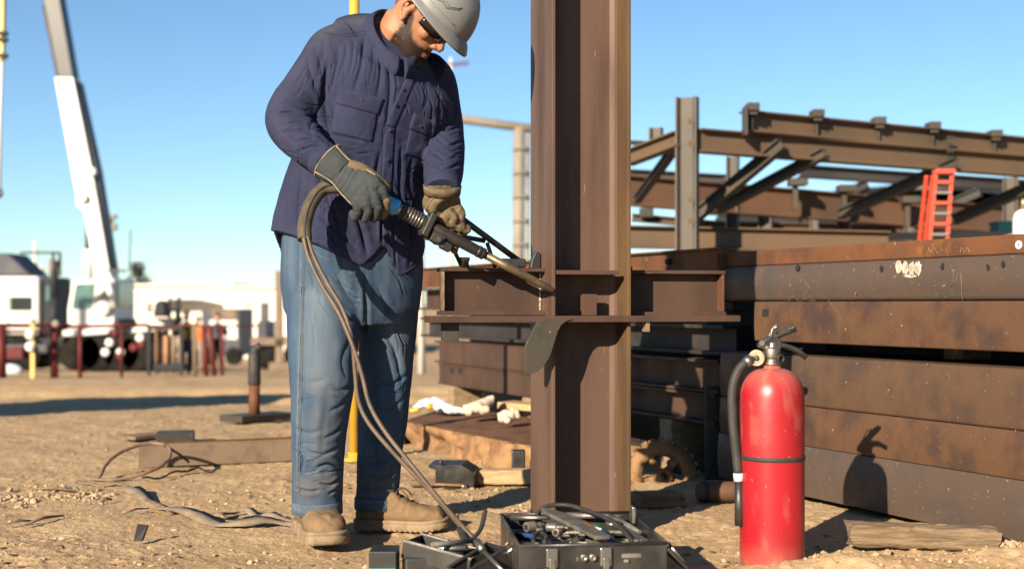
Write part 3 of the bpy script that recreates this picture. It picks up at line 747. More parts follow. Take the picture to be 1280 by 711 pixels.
for u, v, Y in ((997, 228, 11.05), (1058, 236, 11.2), (1137, 250, 11.5)):
    m = MB(); m.box(W(u, v, Y - 0.1), (0.15, 0.16, 0.06)); m.box(W(u - 3, v + 18, Y - 0.09), (0.04, 0.06, 0.22)); m.build('clip', 'frame_grey', fr, 0.003)
for a, b, h_, mt in (((860, 258, 13.0), (1330, 276, 14.0), 0.16, 'frame_dark'), ((890, 283, 12.8), (1330, 292, 13.4), 0.10, 'frame_red'), ((1000, 214, 12.4), (1330, 236, 13.2), 0.12, 'frame_dark'), ((786, 218, 12.0), (930, 226, 12.0), 0.09, 'frame_dark')):
    fbeam('beam', a, b, h_, 0.12, mt)
for a, b in (((1085, 230, 12.2), (1010, 268, 12.8)), ((1225, 240, 12.4), (1150, 272, 12.8)), ((905, 228, 11.8), (960, 262, 12.4))):
    fbeam('brace', a, b, 0.09, 0.08, 'frame_dark')
fbeam('beam', (790, 272, 11.5), (905, 282, 11.5), 0.07, 0.10, 'frame_brown')
m = MB(); m.box(W(808, 266, 11.4), (0.12, 0.1, 0.08)); m.build('clip', 'frame_dark', fr, 0.003)
# dark machinery and stock behind the frame
for i, (u, v, Y, r, lab) in enumerate(((1088, 291, 13.5, 0.075, 'grey round hub standing on edge under the frame'), (1112, 290, 13.5, 0.06, 'smaller round hub standing right of the grey hub'))):
    m = MB(); m.lathe(W(u, v, Y), (0.2, -1, 0), [(r * 0.5, 0), (r, 0.0), (r, 0.08), (r * 0.5, 0.08), (r * 0.5, 0.03)], 20); o = m.build('hub', 'hub', None, 0.004, origin=W(u, v, Y)); tag(o, lab, 'hub')
shed = thing('dark_shed', 'long low dark shed seen through the steel frame', 'shed', Vector((5.0, 30, zt(0, 30))))
g0 = zt(0, 30)
m = MB(); x0, x1 = W(985, 300, 30).x, W(1400, 300, 30).x; zr = W(0, 240, 30).z
m.hexa([Vector((x0, 30, g0)), Vector((x1, 29, g0)), Vector((x1, 36, g0)), Vector((x0, 36, g0)), Vector((x0, 30, zr - 0.25)), Vector((x1, 29, zr - 0.45)), Vector((x1, 36, zr - 0.1)), Vector((x0, 36, zr - 0.1))]); m.build('wall', 'dark_paint', shed)
m = MB(); m.prism([W(1000, 243, 29.8), W(1120, 231, 29.8), W(1190, 229, 29.4), W(1420, 252, 28.8), W(1420, 258, 28.8), W(1190, 236, 29.4), W(1120, 237, 29.8), W(1000, 249, 29.8)], Vector((0, 6.5, 0.2))); m.build('roof', 'boom_dark', shed)
for k in range(7):
    u = 1020 + k * 36; m = MB(); m.box(W(u, 275, 29.45), (0.28, 0.1, 0.5)); wi = m.build('window', 'glass_black', shed)
# equipment bank under the frame: low dark containers
eq = thing('equipment_skid', 'dark equipment skid standing under the steel frame', 'equipment', Vector((W(980, 290, 14).x, 14, zt(0, 14))))
for u0, u1, v0, d in ((908, 952, 262, 0.8), (962, 1000, 271, 0.8), (1004, 1052, 266, 0.8), (1062, 1085, 272, 0.6)):
    a, b = W(u0, v0, 14), W(u1, v0, 14); m = MB(); m.hexa([Vector((a.x, 14, zt(0, 14))), Vector((b.x, 14, zt(0, 14))), Vector((b.x, 14 + d, zt(0, 14))), Vector((a.x, 14 + d, zt(0, 14))), a, b, b + Vector((0, d, -0.03)), a + Vector((0, d, -0.03))]); m.build('cabinet', 'dark_paint', eq, 0.02)
# red step ladder
la = thing('step_ladder', 'bright red step ladder standing open among the beams', 'ladder', Vector((W(1165, 300, 8.6).x, 8.6, 0)))
for (ua, va, ub, Yb) in ((1170, 216, 1162, 8.5), (1190, 216, 1184, 8.5), (1158, 220, 1149, 9.0), (1166, 220, 1156, 9.0)):
    t = W(ua, va, 8.7); b = W(ub, 520, Yb); b.z = zt(0, 8.7)
    b = t + (b - t) * 1.0
    ub2 = t + (W(ub, 302, Yb) - t) * ((t.z - zt(0, Yb)) / (t.z - W(ub, 302, Yb).z))
    m = MB(); m.bar(t, ub2, 0.024, 0.02, (0, 1, 0)); m.build('stile', 'ladder_red', la, 0.003)
for k in range(7):
    v = 228 + k * 13; t = (v - 216) / 86
    m = MB(); m.bar(W(lerp(1170, 1162, t), v, lerp(8.7, 8.5, t)), W(lerp(1190, 1184, t), v, lerp(8.7, 8.5, t)), 0.06, 0.018); m.build('step', 'hub' if k % 2 else 'ladder_red', la)
m = MB(); m.box(W(1180, 215, 8.7), (0.13, 0.10, 0.03)); m.build('top_cap', 'ladder_red', la, 0.004)
cr = thing('teal_crate', 'teal crate on the tan bench behind the girders, near the right edge', 'crate', W(1254, 292, 11))
m = MB(); m.box(W(1254, 285, 11), (0.16, 0.2, 0.09)); m.build('box', 'teal', cr, 0.004)
m = MB(); m.box(W(1254, 278.5, 11), (0.18, 0.22, 0.018)); m.build('lid', 'teal', cr, 0.004)
bn = thing('site_bench', 'tan plank bench beneath the teal crate', 'bench', Vector((W(1215, 295, 11.1).x, 11.1, zt(0, 11))))
m = MB(); m.bar(W(1085, 296, 11.2), W(1290, 294, 11.0), 0.4, 0.05); m.build('top', 'tower_cream', bn, 0.004)
for u in (1092, 1180, 1280):
    t = W(u, 298, 11.1); m = MB(); m.bar(Vector((t.x, t.y, zt(0, 11))), t, 0.06, 0.06, (0, 1, 0)); m.build('leg', 'tower_cream', bn)
wp = thing('gas_bottle', 'white gas bottle at the far right edge behind the girders', 'gas bottle', Vector((W(1279, 300, 8.0).x, 8.0, zt(0, 8))))
b = wp.location.copy(); zz = W(0, 262, 8.0).z - b.z
m = MB(); m.lathe(b, Z, [(0.058, 0), (0.062, 0.02), (0.062, zz - 0.06), (0.05, zz - 0.02), (0.02, zz)], 20); m.build('body', 'white_paint', wp)
m = MB(); m.lathe(b + Z * (zz + 0.0005), Z, [(0.018, 0), (0.018, 0.05), (0.01, 0.07)], 14); m.build('valve', 'brass', wp)

# ------------------------------------------------------------------ voxel union helper
def union(mb, voxel, smooth_it=4, smooth_f=0.5):
    me = bpy.data.meshes.new('tmp'); me.from_pydata(mb.v, [], mb.f)
    bm = bmesh.new(); bm.from_mesh(me); bmesh.ops.recalc_face_normals(bm, faces=bm.faces[:]); bm.to_mesh(me); bm.free()
    o = bpy.data.objects.new('tmp', me); COL.objects.link(o)
    r = o.modifiers.new('r', 'REMESH'); r.mode = 'VOXEL'; r.voxel_size = voxel
    if smooth_it:
        s = o.modifiers.new('s', 'SMOOTH'); s.iterations = smooth_it; s.factor = smooth_f
    dg = bpy.context.evaluated_depsgraph_get()
    ev = o.evaluated_get(dg); m2 = ev.to_mesh()
    V = np.zeros(len(m2.vertices) * 3); m2.vertices.foreach_get('co', V); V = V.reshape(-1, 3)
    Fc = [tuple(p.vertices) for p in m2.polygons]
    ev.to_mesh_clear(); bpy.data.objects.remove(o); bpy.data.meshes.remove(me)
    return V, Fc

def normals_of(V, Fc):
    Fa = np.array([f if len(f) == 4 else (f[0], f[1], f[2], f[2]) for f in Fc])
    n = np.cross(V[Fa[:, 2]] - V[Fa[:, 0]], V[Fa[:, 3]] - V[Fa[:, 1]])
    N = np.zeros_like(V)
    for k in range(4): np.add.at(N, Fa[:, k], n)
    return N / np.maximum(np.linalg.norm(N, axis=1, keepdims=True), 1e-12)

def mesh_obj(name, V, Fc, mat, parent, attrs=None, smooth_=True, origin=None):
    off = np.array(wloc(parent) if parent is not None else (origin or (0, 0, 0)))
    me = bpy.data.meshes.new(name); me.from_pydata((V - off).tolist(), [], Fc)
    me.polygons.foreach_set('use_smooth', [smooth_] * len(me.polygons)); me.update()
    for k, a in (attrs or {}).items():
        at = me.attributes.new(k, 'FLOAT', 'POINT'); at.data.foreach_set('value', np.clip(a, 0, 1).astype(np.float32))
    me.materials.append(M[mat])
    o = bpy.data.objects.new(name, me); put(o, parent)
    if parent is None: o.location = off
    return o

def wheel(parent, c, axis, r, w):
    ax = Vector(axis).normalized()
    m = MB(); m.lathe(Vector(c) - ax * w / 2, ax, [(r * 0.55, 0), (r * 0.92, 0), (r, w * 0.15), (r, w * 0.85), (r * 0.92, w), (r * 0.55, w)], 24)
    t = m.build('wheel', 'tyre', parent)
    m = MB(); m.lathe(Vector(c) - ax * w * 0.42, ax, [(r * 0.54, 0), (r * 0.54, w * 0.84)], 16); m.build('rim', 'hub', t)
    return t

# ------------------------------------------------------------------ white semi truck (far left)
TY = 35.0; tz = zt(0, TY); S = TY / F     # metres per photo pixel there
def T(u, v, dy=0): p = W(u, v, TY); p.y += dy; return p
tr = thing('semi_truck', 'white semi truck with black exhaust stack and grey roof fairing', 'truck', (T(30, 0).x, TY, tz))
def tbox(name, u0, u1, v0, v1, y0, y1, mat, bevel=0.04, parent=None):
    a, b = T(u0, v1), T(u1, v0); m = MB(); m.box(((a.x + b.x) / 2, TY + (y0 + y1) / 2, (a.z + b.z) / 2), (b.x - a.x, y1 - y0, b.z - a.z)); return m.build(name, mat, parent or tr, bevel)
bd = tbox('sleeper_cab', -50, 49, 345, 419, 0, 1.6, 'white_paint', 0.12)
tbox('window', 13, 40, 371, 388, -0.04, 0.0, 'glass_black', 0.03, bd)
tbox('door_panel', -12, 11, 354, 416, -0.035, 0.0, 'white_paint', 0.03, bd)
tbox('side_fairing', 49.5, 66, 346, 420, 0.15, 1.5, 'dark_paint', 0.08)
tbox('side_window', 56, 63, 357, 376, 0.08, 0.14, 'glass_green', 0.02)
m = MB(); m.prism([T(-30, 344.5, 0.1), T(-30, 316, 0.1), T(8, 316, 0.1), T(38, 344.5, 0.1)], Vector((0, 1.4, 0))); m.build('roof_fairing', 'slate_paint', tr, 0.06)
m = MB(); m.tube([T(70, 420, -0.15), T(70, 372, -0.15)], 0.13, 14); m.tube([T(70, 372, -0.15), T(70, 345, -0.15), T(71, 336, -0.15), T(74, 326, -0.15)], [0.115, 0.11, 0.085, 0.08], 14); m.build('exhaust_stack', 'dark_paint', tr)
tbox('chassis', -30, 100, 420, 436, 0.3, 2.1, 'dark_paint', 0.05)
tbox('fuel_tank', 2, 60, 430, 442, 0.0, 0.28, 'slate_paint', 0.08)
tbox('shade_panel', -50, 96, 437, 456, 0.45, 1.5, 'dark_paint', 0.05)  # dark panel added for the shade under the truck
for u in (-12, 27, 92):
    for y in (0.3, 1.5): wheel(tr, (T(u, 0).x, TY + y, tz + 0.5), (0, 1, 0), 0.5, 0.3)
m = MB()
for a, b in (((-20, 311), (33, 311)), ((33, 311), (33, 342)), ((24, 311), (24, 330))): m.bar(T(*a, 2.6), T(*b, 2.6), 0.07, 0.07, (0, 1, 0))
m.build('rear_rack', 'steel_dark', tr)
m = MB(); m.box(T(20, 330, 2.7), (0.16, 0.15, 0.45)); m.build('rack_lamp', 'tower_cream', tr, 0.03)

# ------------------------------------------------------------------ white mobile crane
CYY = 33.4
def C(u, v, dy=0): p = W(u, v, CYY); p.y += dy; return p
czt = zt(0, CYY)
cr = thing('mobile_crane', 'white mobile crane with raised telescopic boom, dark upper section', 'crane', (C(125, 0).x, CYY, czt))
def cpoly(name, pts, y0, y1, mat, bevel=0.03, parent=None):
    m = MB(); m.prism([C(u, v, y0) for u, v in pts], Vector((0, y1 - y0, 0))); return m.build(name, mat, parent or cr, bevel)
cab = cpoly('cab', [(84, 412), (84, 386), (90, 350), (143, 348), (143, 412)], 0, 1.8, 'white_paint', 0.05)
cpoly('window', [(90, 386), (95, 355), (119, 354), (115, 386)], -0.03, 0.0, 'glass_green', 0.01, cab)
m = MB(); xs = C(143, 0).x; m.box((xs + 0.02, CYY + 0.95, (C(0, 353).z + C(0, 384).z) / 2), (0.03, 1.4, C(0, 353).z - C(0, 384).z)); m.build('window', 'glass_green', cab, 0.01)
cpoly('window_pillar', [(116, 387), (121, 354), (125, 354), (119, 387)], -0.06, -0.001, 'white_paint', 0.01, cab)
cpoly('engine_opening', [(120, 392), (123, 376), (136, 370), (138, 392)], -0.025, -0.0005, 'dark_paint', 0.01, cab)
m = MB(); m.tube([C(123, 372, -0.12), C(138, 352, -0.12)], 0.07, 10); m.tube([C(136, 352, -0.12), C(145, 384, -0.12)], 0.09, 10); m.build('arm_link', 'white_paint', cab)
m = MB(); m.ball(C(131, 384, -0.1), 0.2, 10, (1, 0.5, 1.2)); m.build('reel', 'white_paint', cab)
cpoly('deck', [(80, 420), (80, 412.5), (138, 411), (138, 417), (96, 420)], -0.15, 2.0, 'white_paint', 0.04)
cpoly('tail', [(141, 411), (141, 399), (150, 399), (150, 411)], 0.0, 1.5, 'dark_paint', 0.04)
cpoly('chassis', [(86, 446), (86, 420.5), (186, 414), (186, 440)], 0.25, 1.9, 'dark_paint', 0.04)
cpoly('underbody_shade', [(88, 458), (88, 430), (190, 424), (190, 456)], 0.5, 1.6, 'dark_paint', 0.03)  # dark filler standing in for the shadow beneath the crane
for u, r in ((104, 0.5), (122, 0.5), (152, 0.5), (172, 0.5)):
    for y in (0.1, 2.0): wheel(cr, (C(u, 0).x, CYY + y, czt + r), (0, 1, 0), r, 0.32)
for u, v, mt in ((138, 428, 'white_paint'), (151, 444, 'red_pipe'), (152, 440, 'white_paint'), (176, 422, 'white_paint'), (178, 430, 'red_pipe'), (144, 416, 'red_pipe'), (168, 434, 'red_pipe'), (133, 440, 'white_paint')):
    m = MB(); m.lathe(C(u, v, 0.02), (0, -1, 0), [(0.11, 0), (0.11, 0.12), (0.06, 0.14)], 14); m.build('lamp', mt, cr)
def seg(name, pts, mat, d=0.7, dy=0.6, parent=None):
    m = MB(); m.prism([C(u, v, dy) for u, v in pts], Vector((0, d, 0))); return m.build(name, mat, parent or cr, 0.03)
seg('boom_base', [(59, 92), (83, 92), (107, 208), (131, 345), (132, 356), (112, 356), (96, 262), (87, 256), (86, 240)], 'white_paint', 0.75, 0.5)
seg('boom_upper', [(62, 91.5), (82, 91.5), (66, 0), (56, -60), (32, -60), (44, 0)], 'boom_dark', 0.5, 0.62)
seg('boom_edge', [(83.6, 95), (87, 97), (112, 210), (133, 340), (129.5, 340), (107.6, 208)], 'slate_paint', 0.5, 0.62)
seg('boom_rail', [(57, 88), (61.4, 88), (43.6, -2), (39, -2)], 'slate_paint', 0.3, 0.7)
m = MB(); m.tube([C(97, 258, 0.8), C(96.5, 310, 0.8)], 0.06, 10); m.build('cylinder_rod', 'slate_paint', cr)
m = MB(); m.tube([C(97, 310, 0.8), C(97, 352, 0.8)], 0.13, 14); m.build('cylinder', 'white_paint', cr)
m = MB(); m.bar(C(128, 338, 0.4), C(150, 338, 0.4), 0.3, 0.06); m.build('platform', 'slate_paint', cr)
m = MB(); m.tube([C(152, 285, 0.8), C(150, 338, 0.8)], 0.018, 6); m.build('cable', 'slate_paint', cr)
for u, v in ((108, 213), (97, 246)):
    m = MB(); m.lathe(C(u, v, 0.5), (0, -1, 0), [(0.13, 0), (0.13, 0.1), (0.08, 0.14)], 14); m.build('pin', 'white_paint', cr)

# floodlight mast behind the crane, thin poles
def mast(u, v0, Y, r, mat, label, extra=None, name='light_mast', cat='mast'):
    t = W(u, v0, Y); b = Vector((t.x, Y, zt(0, Y)))
    o = thing(name, label, cat, b); m = MB(); m.tube([b, t], [r * 1.2, r * 0.8], 10); m.build('pole', mat, o)
    return o
lm = mast(136, 268, 60, 0.09, 'tower_cream', 'distant lamp mast with tan lamp heads behind the crane boom')
for u, v, w, h in ((136, 284, 0.75, 0.35), (137, 276, 0.3, 0.5), (140, 271, 0.45, 0.22)):
    m = MB(); m.box(W(u, v, 59.8), (w, 0.3, h)); m.build('lamp_head', 'tower_cream', lm, 0.05)
mast(44, 302, 55, 0.10, 'pole_white', 'thin pale pole behind the truck roof', None, 'thin_pole', 'pole')
mast(52, 332, 55, 0.13, 'pole_white', 'short pale pole beside the exhaust stack', None, 'thin_pole', 'pole')

# yellow hoist hanging in at the left edge, its cable and hook
hm = thing('yellow_hoist', 'yellow hoist leg with grey hanging cable at the left edge', 'hoist', Vector((W(1, 0, 20).x, 20, zt(0, 20))))
m = MB(); m.bar(W(1, 76, 20), W(4, -120, 20), 0.11, 0.11, (0, 1, 0)); m.build('leg', 'mast_yellow', hm, 0.01)
for v in (42, 50, 70):
    m = MB(); m.box(W(4, v, 19.9), (0.13, 0.12, 0.06)); m.build('clamp', 'steel_dark', hm, 0.01)
m = MB(); m.tube([W(2, 76, 20), W(0, 150, 20), W(-1, 236, 20)], 0.03, 8); m.build('cable', 'pole_white', hm)
m = MB(); m.tube(curve_pts([W(-1, 236, 20), W(2, 241, 20), W(0, 246, 20), W(-4, 243, 20)], 5), 0.025, 8); m.build('hook', 'red_pipe', hm)
m = MB(); m.bar(W(4, -118, 20), W(-900, -118, 20), 0.14, 0.14); m.build('cross_beam', 'mast_yellow', hm, 0.01)
m = MB(); m.bar(Vector((W(-900, 0, 20).x, 20, zt(0, 20))), W(-900, -118, 20), 0.16, 0.16, (0, 1, 0)); m.build('far_leg', 'mast_yellow', hm, 0.01)

# ------------------------------------------------------------------ white building, pine, poles
BY = 85.0; bz = zt(0, BY)
def B(u, v, dy=0): p = W(u, v, BY); p.y += dy; return p
bl = thing('white_building', 'long low white building with flat roof in the distance', 'building', (B(260, 0).x, BY, bz))
def bbox(name, u0, u1, v0, v1, y0, y1, mat, parent=None, zlow=None):
    a, b = B(u0, v1), B(u1, v0)
    if zlow is not None: a.z = zlow
    m = MB(); m.box(((a.x + b.x) / 2, BY + (y0 + y1) / 2, (a.z + b.z) / 2), (b.x - a.x, y1 - y0, b.z - a.z)); return m.build(name, mat, parent or bl, 0.02)
bw = bbox('wall', 163, 292, 358, 440, 0, 16, 'white_wall', None, bz)
bw2 = bbox('wing_wall', 292.5, 420, 361, 440, -3, 14, 'white_wall', None, bz)
bbox('parapet', 161, 293, 354.5, 357.8, -0.3, 16.4, 'white_wall')
bbox('parapet', 292, 421, 358.3, 360.8, -3.3, 14.4, 'white_wall')
bbox('door', 337, 346, 378, 410, -3.12, -3.0, 'slate_paint', bw2, bz)
bbox('window', 183, 190, 378, 390, -0.1, 0, 'tower_cream', bw)
bbox('window', 318, 326, 379, 382, -3.1, -3.0, 'tower_cream', bw2)
m = MB(); m.prism([B(198, 380, -1.2), B(222, 374, -1.2), B(250, 374, -1.2), B(280, 380, -1.2), B(250, 378.5, -1.2)], Vector((0, 1.1, 0))); m.build('awning', 'slate_paint', bl)
bl2 = thing('site_trailer', 'brown panelled site trailer in front of the white building', 'trailer', (W(278, 0, 60).x, 60, zt(0, 60)))
def tb2(name, u0, u1, v0, v1, y0, y1, mat, low=False):
    a, b = W(u0, v1, 60), W(u1, v0, 60)
    if low: a.z = zt(0, 60) + 0.4
    m = MB(); m.box(((a.x + b.x) / 2, 60 + (y0 + y1) / 2, (a.z + b.z) / 2), (b.x - a.x, y1 - y0, b.z - a.z)); return m.build(name, mat, bl2, 0.03)
tb2('brown_panel', 265, 296, 387, 398, -0.05, 0.0, 'post_brown')
tb2('body', 252, 300, 386, 430, 0, 3, 'slate_paint', True)
tb2('white_panel', 262, 297, 400, 424, -0.04, 0, 'white_paint')
for u in (260, 292): wheel(bl2, (W(u, 0, 60).x, 60.1, zt(0, 60) + 0.42), (0, 1, 0), 0.42, 0.25)

# pine with a ragged crown of needle sprays
px = W(172, 345, 120)
pt = thing('pine_tree', 'dark conifer rising behind the white building roof', 'tree', (px.x, 120, -2.7))
m = MB(); m.tube([(px.x, 120, -2.7), (px.x + 0.1, 120, W(0, 333, 120).z)], [0.28, 0.04], 8); m.build('trunk', 'bark', pt)
rg = random.Random(3); m = MB(); ztop = W(0, 327, 120).z
for i in range(1500):
    t = rg.random() ** 0.8; r = 0.15 + 2.6 * t * rg.uniform(0.35, 1.0) * (0.7 + 0.4 * math.sin(t * 26)); a = rg.uniform(0, 6.28)
    c = Vector((px.x + r * math.cos(a), 120 + r * math.sin(a), ztop - t * 5.2 - 0.15 * r)); d = Vector((math.cos(a), math.sin(a), rg.uniform(-0.5, 0.4))).normalized()
    s = Vector((-math.sin(a), math.cos(a), rg.uniform(-.4, .4))) * rg.uniform(0.06, 0.16); l = rg.uniform(0.3, 0.7)
    m.add([c - s, c + s, c + d * l + s * 0.3, c + d * l - s * 0.3], [(0, 1, 2, 3)])
m.build('crown', 'pine', pt, fixn=False)

# tall brown post with base
gp = thing('brown_post', 'tall square brown post standing behind the worker', 'post', (W(349, 0, 36).x, 36, zt(0, 36)))
b = Vector((W(349, 0, 36).x, 36, zt(0, 36)))
m = MB(); m.bar(b, Vector((b.x, 36, W(0, 338, 36).z)), 0.19, 0.19, (0, 1, 0)); m.build('shaft', 'post_brown', gp, 0.01)
m = MB(); m.box(b + Vector((0.25, 0, 0.12)), (1.0, 0.5, 0.24)); m.build('footing', 'post_brown', gp, 0.03)

# wheeled plant parts near the post
wt = thing('flatbed_trailer', 'tan flatbed trailer with wheels right of the brown post', 'trailer', (W(345, 0, 42).x, 42, zt(0, 42)))
z42 = zt(0, 42)
for u in (334, 372, 396): wheel(wt, (W(u, 0, 42).x, 42, z42 + 0.45), (0, 1, 0), 0.45, 0.3)
m = MB(); m.box((W(362, 0, 42).x, 42.4, z42 + 0.9), (2.4, 1.6, 0.25)); m.build('bed', 'post_brown', wt, 0.02)
m = MB(); m.box((W(330, 0, 42).x, 42.4, z42 + 1.25), (0.3, 1.5, 0.6)); m.build('headboard', 'slate_paint', wt, 0.02)

# ------------------------------------------------------------------ red pipe fence
FY = 24.0
fe = thing('red_pipe_fence', 'low red pipe barrier running across the yard in front of the trucks', 'fence', (W(100, 0, FY).x, FY, zt(0, FY)))
def fp(u, v, Y=FY): return W(u, v, Y)
def fpost(u, v0, r=0.055, u2=None, Y=FY):
    t = fp(u, v0, Y); b = fp(u2 if u2 else u, 0, Y); b.z = zt(0, Y) - 0.03; m = MB(); m.tube([b, t], r, 10); return m.build('post', 'red_pipe', fe)
for u, v0, r, u2 in ((2, 404, 0.09, None), (68, 408, 0.075, None), (100, 410, 0.04, None), (152, 408, 0.03, None), (-60, 404, 0.08, None), (-130, 404, 0.08, None)):
    fpost(u, v0, r, u2)
for (a, b, r) in (((-140, 406), (88, 407), 0.045), ((88, 408), (186, 406), 0.035), ((-140, 413), (60, 414), 0.03), ((186, 407), (322, 407), 0.018)):
    m = MB(); m.tube([fp(*a), fp(*b)], r, 10); m.build('rail', 'red_pipe', fe)
m = MB(); m.tube([fp(243, 404), Vector((fp(244, 0).x, FY, zt(0, FY)))], 0.04, 8); m.build('post', 'post_brown', fe)
for a in ((255, 258), (263, 268), (277, 278)):
    fpost(a[0], 408, 0.05 if a[0] < 270 else 0.035, a[1])
m = MB(); m.bar(fp(-10, 441, FY + 0.6), fp(46, 440, FY + 0.6), 0.2, 0.22); m.build('low_beam', 'red_pipe', fe)
yp = thing('yellow_post', 'yellow post with two white round discs by the red barrier', 'post', (W(41, 0, 23.6).x, 23.6, zt(0, 23.6)))
b = Vector((W(41, 0, 23.6).x, 23.6, zt(0, 23.6))); m = MB(); m.bar(b, Vector((b.x, 23.6, W(0, 402, 23.6).z)), 0.075, 0.05, (0, 1, 0)); m.build('shaft', 'mast_yellow', yp, 0.005)
for v in (418, 433):
    m = MB(); m.lathe(W(37.5, v, 23.5), (0, -1, 0), [(0.08, 0), (0.085, 0.03), (0.07, 0.05)], 20); m.build('disc', 'white_cloth', yp)
    m = MB(); m.lathe(W(37.5, v, 23.44), (0, -1, 0), [(0.018, 0), (0.018, 0.02)], 10); m.build('disc_hub', 'slate_paint', yp)
m = MB(); m.lathe(W(70, 404, 23.8), (0, -1, 0), [(0.06, 0), (0.06, 0.06)], 16); o = m.build('lamp_cap', 'tower_cream', fe)
m = MB(); m.lathe(W(42, 401, 23.6), (0, -1, 0), [(0.05, 0), (0.05, 0.06)], 16); o = m.build('lamp_cap', 'tower_cream', fe)
ws = MB(); ws.ball(G(10, 466) + Z * 0.05, 0.28, 12, (1.3, 0.6, 0.6)); o = ws.build('white_sack', 'white_cloth', None, origin=G(10, 466)); tag(o, 'white sack lying on the ground by the red barrier post', 'sack')

# ------------------------------------------------------------------ pump rack with vertical pipes
PY = 27.5; pz = zt(0, PY)
pr = thing('pipe_rack', 'black steel rack holding upright pipes with a pump on top', 'rack', (W(206, 0, PY).x, PY, pz))
def P2(u, v, dy=0): p = W(u, v, PY); p.y += dy; return p
for u in (186, 227):
    for dy in (0, 0.6):
        b = P2(u, 0, dy); b.z = pz; t = P2(u, 409, dy); m = MB(); m.bar(b, t, 0.07, 0.07, (0, 1, 0)); m.build('leg', 'dark_paint', pr, 0.006)
for dy in (0, 0.6):
    m = MB(); m.bar(P2(184, 410, dy), P2(229, 410, dy), 0.08, 0.08); m.build('top_rail', 'dark_paint', pr, 0.006)
for i, (u, mt) in enumerate(((193, 'pipe_orange'), (203, 'pipe_orange'), (213, 'post_brown'), (221, 'post_brown'))):
    b = P2(u, 0, 0.3); b.z = pz + 0.04; m = MB(); m.tube([b, P2(u, 411.5, 0.3)], 0.062, 12); m.build('pipe', mt, pr)
m = MB(); m.box(P2(206, 459, 0.3), (0.66, 0.5, 0.14)); m.build('base_tray', 'dark_paint', pr, 0.01)
m = MB(); m.prism([P2(190, 398, 0), P2(222, 397, 0), P2(218, 404, 0), P2(210, 409, 0), P2(203, 404, 0)], Vector((0, 0.6, 0))); m.build('pump_table', 'dark_paint', pr, 0.01)
m = MB(); m.prism([P2(190, 396, 0.05), P2(193, 379, 0.05), P2(198, 375, 0.05), P2(205, 377, 0.05), P2(206, 396, 0.05)], Vector((0, 0.4, 0))); m.build('motor', 'dark_paint', pr, 0.03)
for u, v0 in ((209, 372), (218, 374), (221, 370)):
    m = MB(); m.tube([P2(u, 398, 0.2), P2(u, v0, 0.2)], 0.035, 8); m.build('riser', 'dark_paint', pr)
m = MB(); m.tube([P2(209, 386, 0.2), P2(220, 387, 0.2)], 0.03, 8); m.build('cross_pipe', 'dark_paint', pr)

# ------------------------------------------------------------------ people far off by the barrier
def far_person(label, u, Y, H, rz, vest, pants, group=None, bare_head=True):
    b = Vector((W(u, 0, Y).x, Y, zt(0, Y)))
    o = thing('person', label, 'person', b, group)
    q = Matrix.Rotation(rz, 3, 'Z'); k = H / 1.75
    def L(x, y, z): return b + q @ Vector((x, y, z)) * k
    def fig(parts, vox):
        m = MB()
        for pts, rr in parts: m.tube([L(*p) for p in pts], [r * k for r in rr], 10)
        return union(m, vox, 3)
    legs = [([(sx * 0.10, 0.0, 0.9), (sx * 0.11, -0.03, 0.5), (sx * 0.12, 0.02, 0.06)], (0.095, 0.075, 0.06)) for sx in (-1, 1)]
    feet = [([(sx * 0.12, 0.06, 0.05), (sx * 0.13, -0.14, 0.04)], (0.05, 0.045)) for sx in (-1, 1)]
    torso = [([(0, 0, 0.86), (0, 0, 1.1), (0, -0.01, 1.32), (0, 0, 1.43)], (0.15, 0.155, 0.17, 0.10))]
    arms = [([(sx * 0.18, 0, 1.38), (sx * 0.27, 0.02, 1.10), (sx * 0.24, -0.16, 0.92)], (0.07, 0.055, 0.04)) for sx in (-1, 1)]
    head = [([(0, 0, 1.40), (0, -0.01, 1.50)], (0.055, 0.055)), ([(0, -0.02, 1.50), (0, -0.03, 1.56), (0, -0.02, 1.66), (0, -0.01, 1.74)], (0.05, 0.085, 0.095, 0.04))]
    V, Fc = fig(legs + feet + torso + arms + head, 0.02 * k); mesh_obj('body', V, Fc, 'skin_far', o)
    V, Fc = fig([(p, [x + 0.018 for x in r]) for p, r in legs] + [([(0, 0, 0.84), (0, 0, 0.98)], (0.165, 0.17))], 0.022 * k); mesh_obj('trousers', V, Fc, pants, o)
    V, Fc = fig([([(0, 0, 0.92), (0, 0, 1.1), (0, -0.01, 1.32), (0, 0, 1.44)], (0.175, 0.18, 0.195, 0.11))] + [(p[:2], [x + 0.02 for x in r[:2]]) for p, r in arms], 0.022 * k); mesh_obj('vest', V, Fc, vest, o)
    m = MB(); m.lathe(L(0, 0.0, 1.685), Z, [(0.115 * k, 0), (0.112 * k, 0.03 * k), (0.09 * k, 0.08 * k), (0.03 * k, 0.1 * k)], 16); m.build('cap', 'pants_dark', o)
    return o
far_person('far worker in yellow vest and dark trousers beside the pipe rack', 233, 36, 1.66, 0.6, 'vest', 'pants_dark')
far_person('far worker in orange vest and tan trousers behind the barrier', 248, 40, 1.62, -0.4, 'vest_orange', 'tower_cream')
far_person('far worker in dark blue jacket by the brown panelled trailer', 272, 41, 1.78, 0.2, 'slate_paint', 'pants_dark')

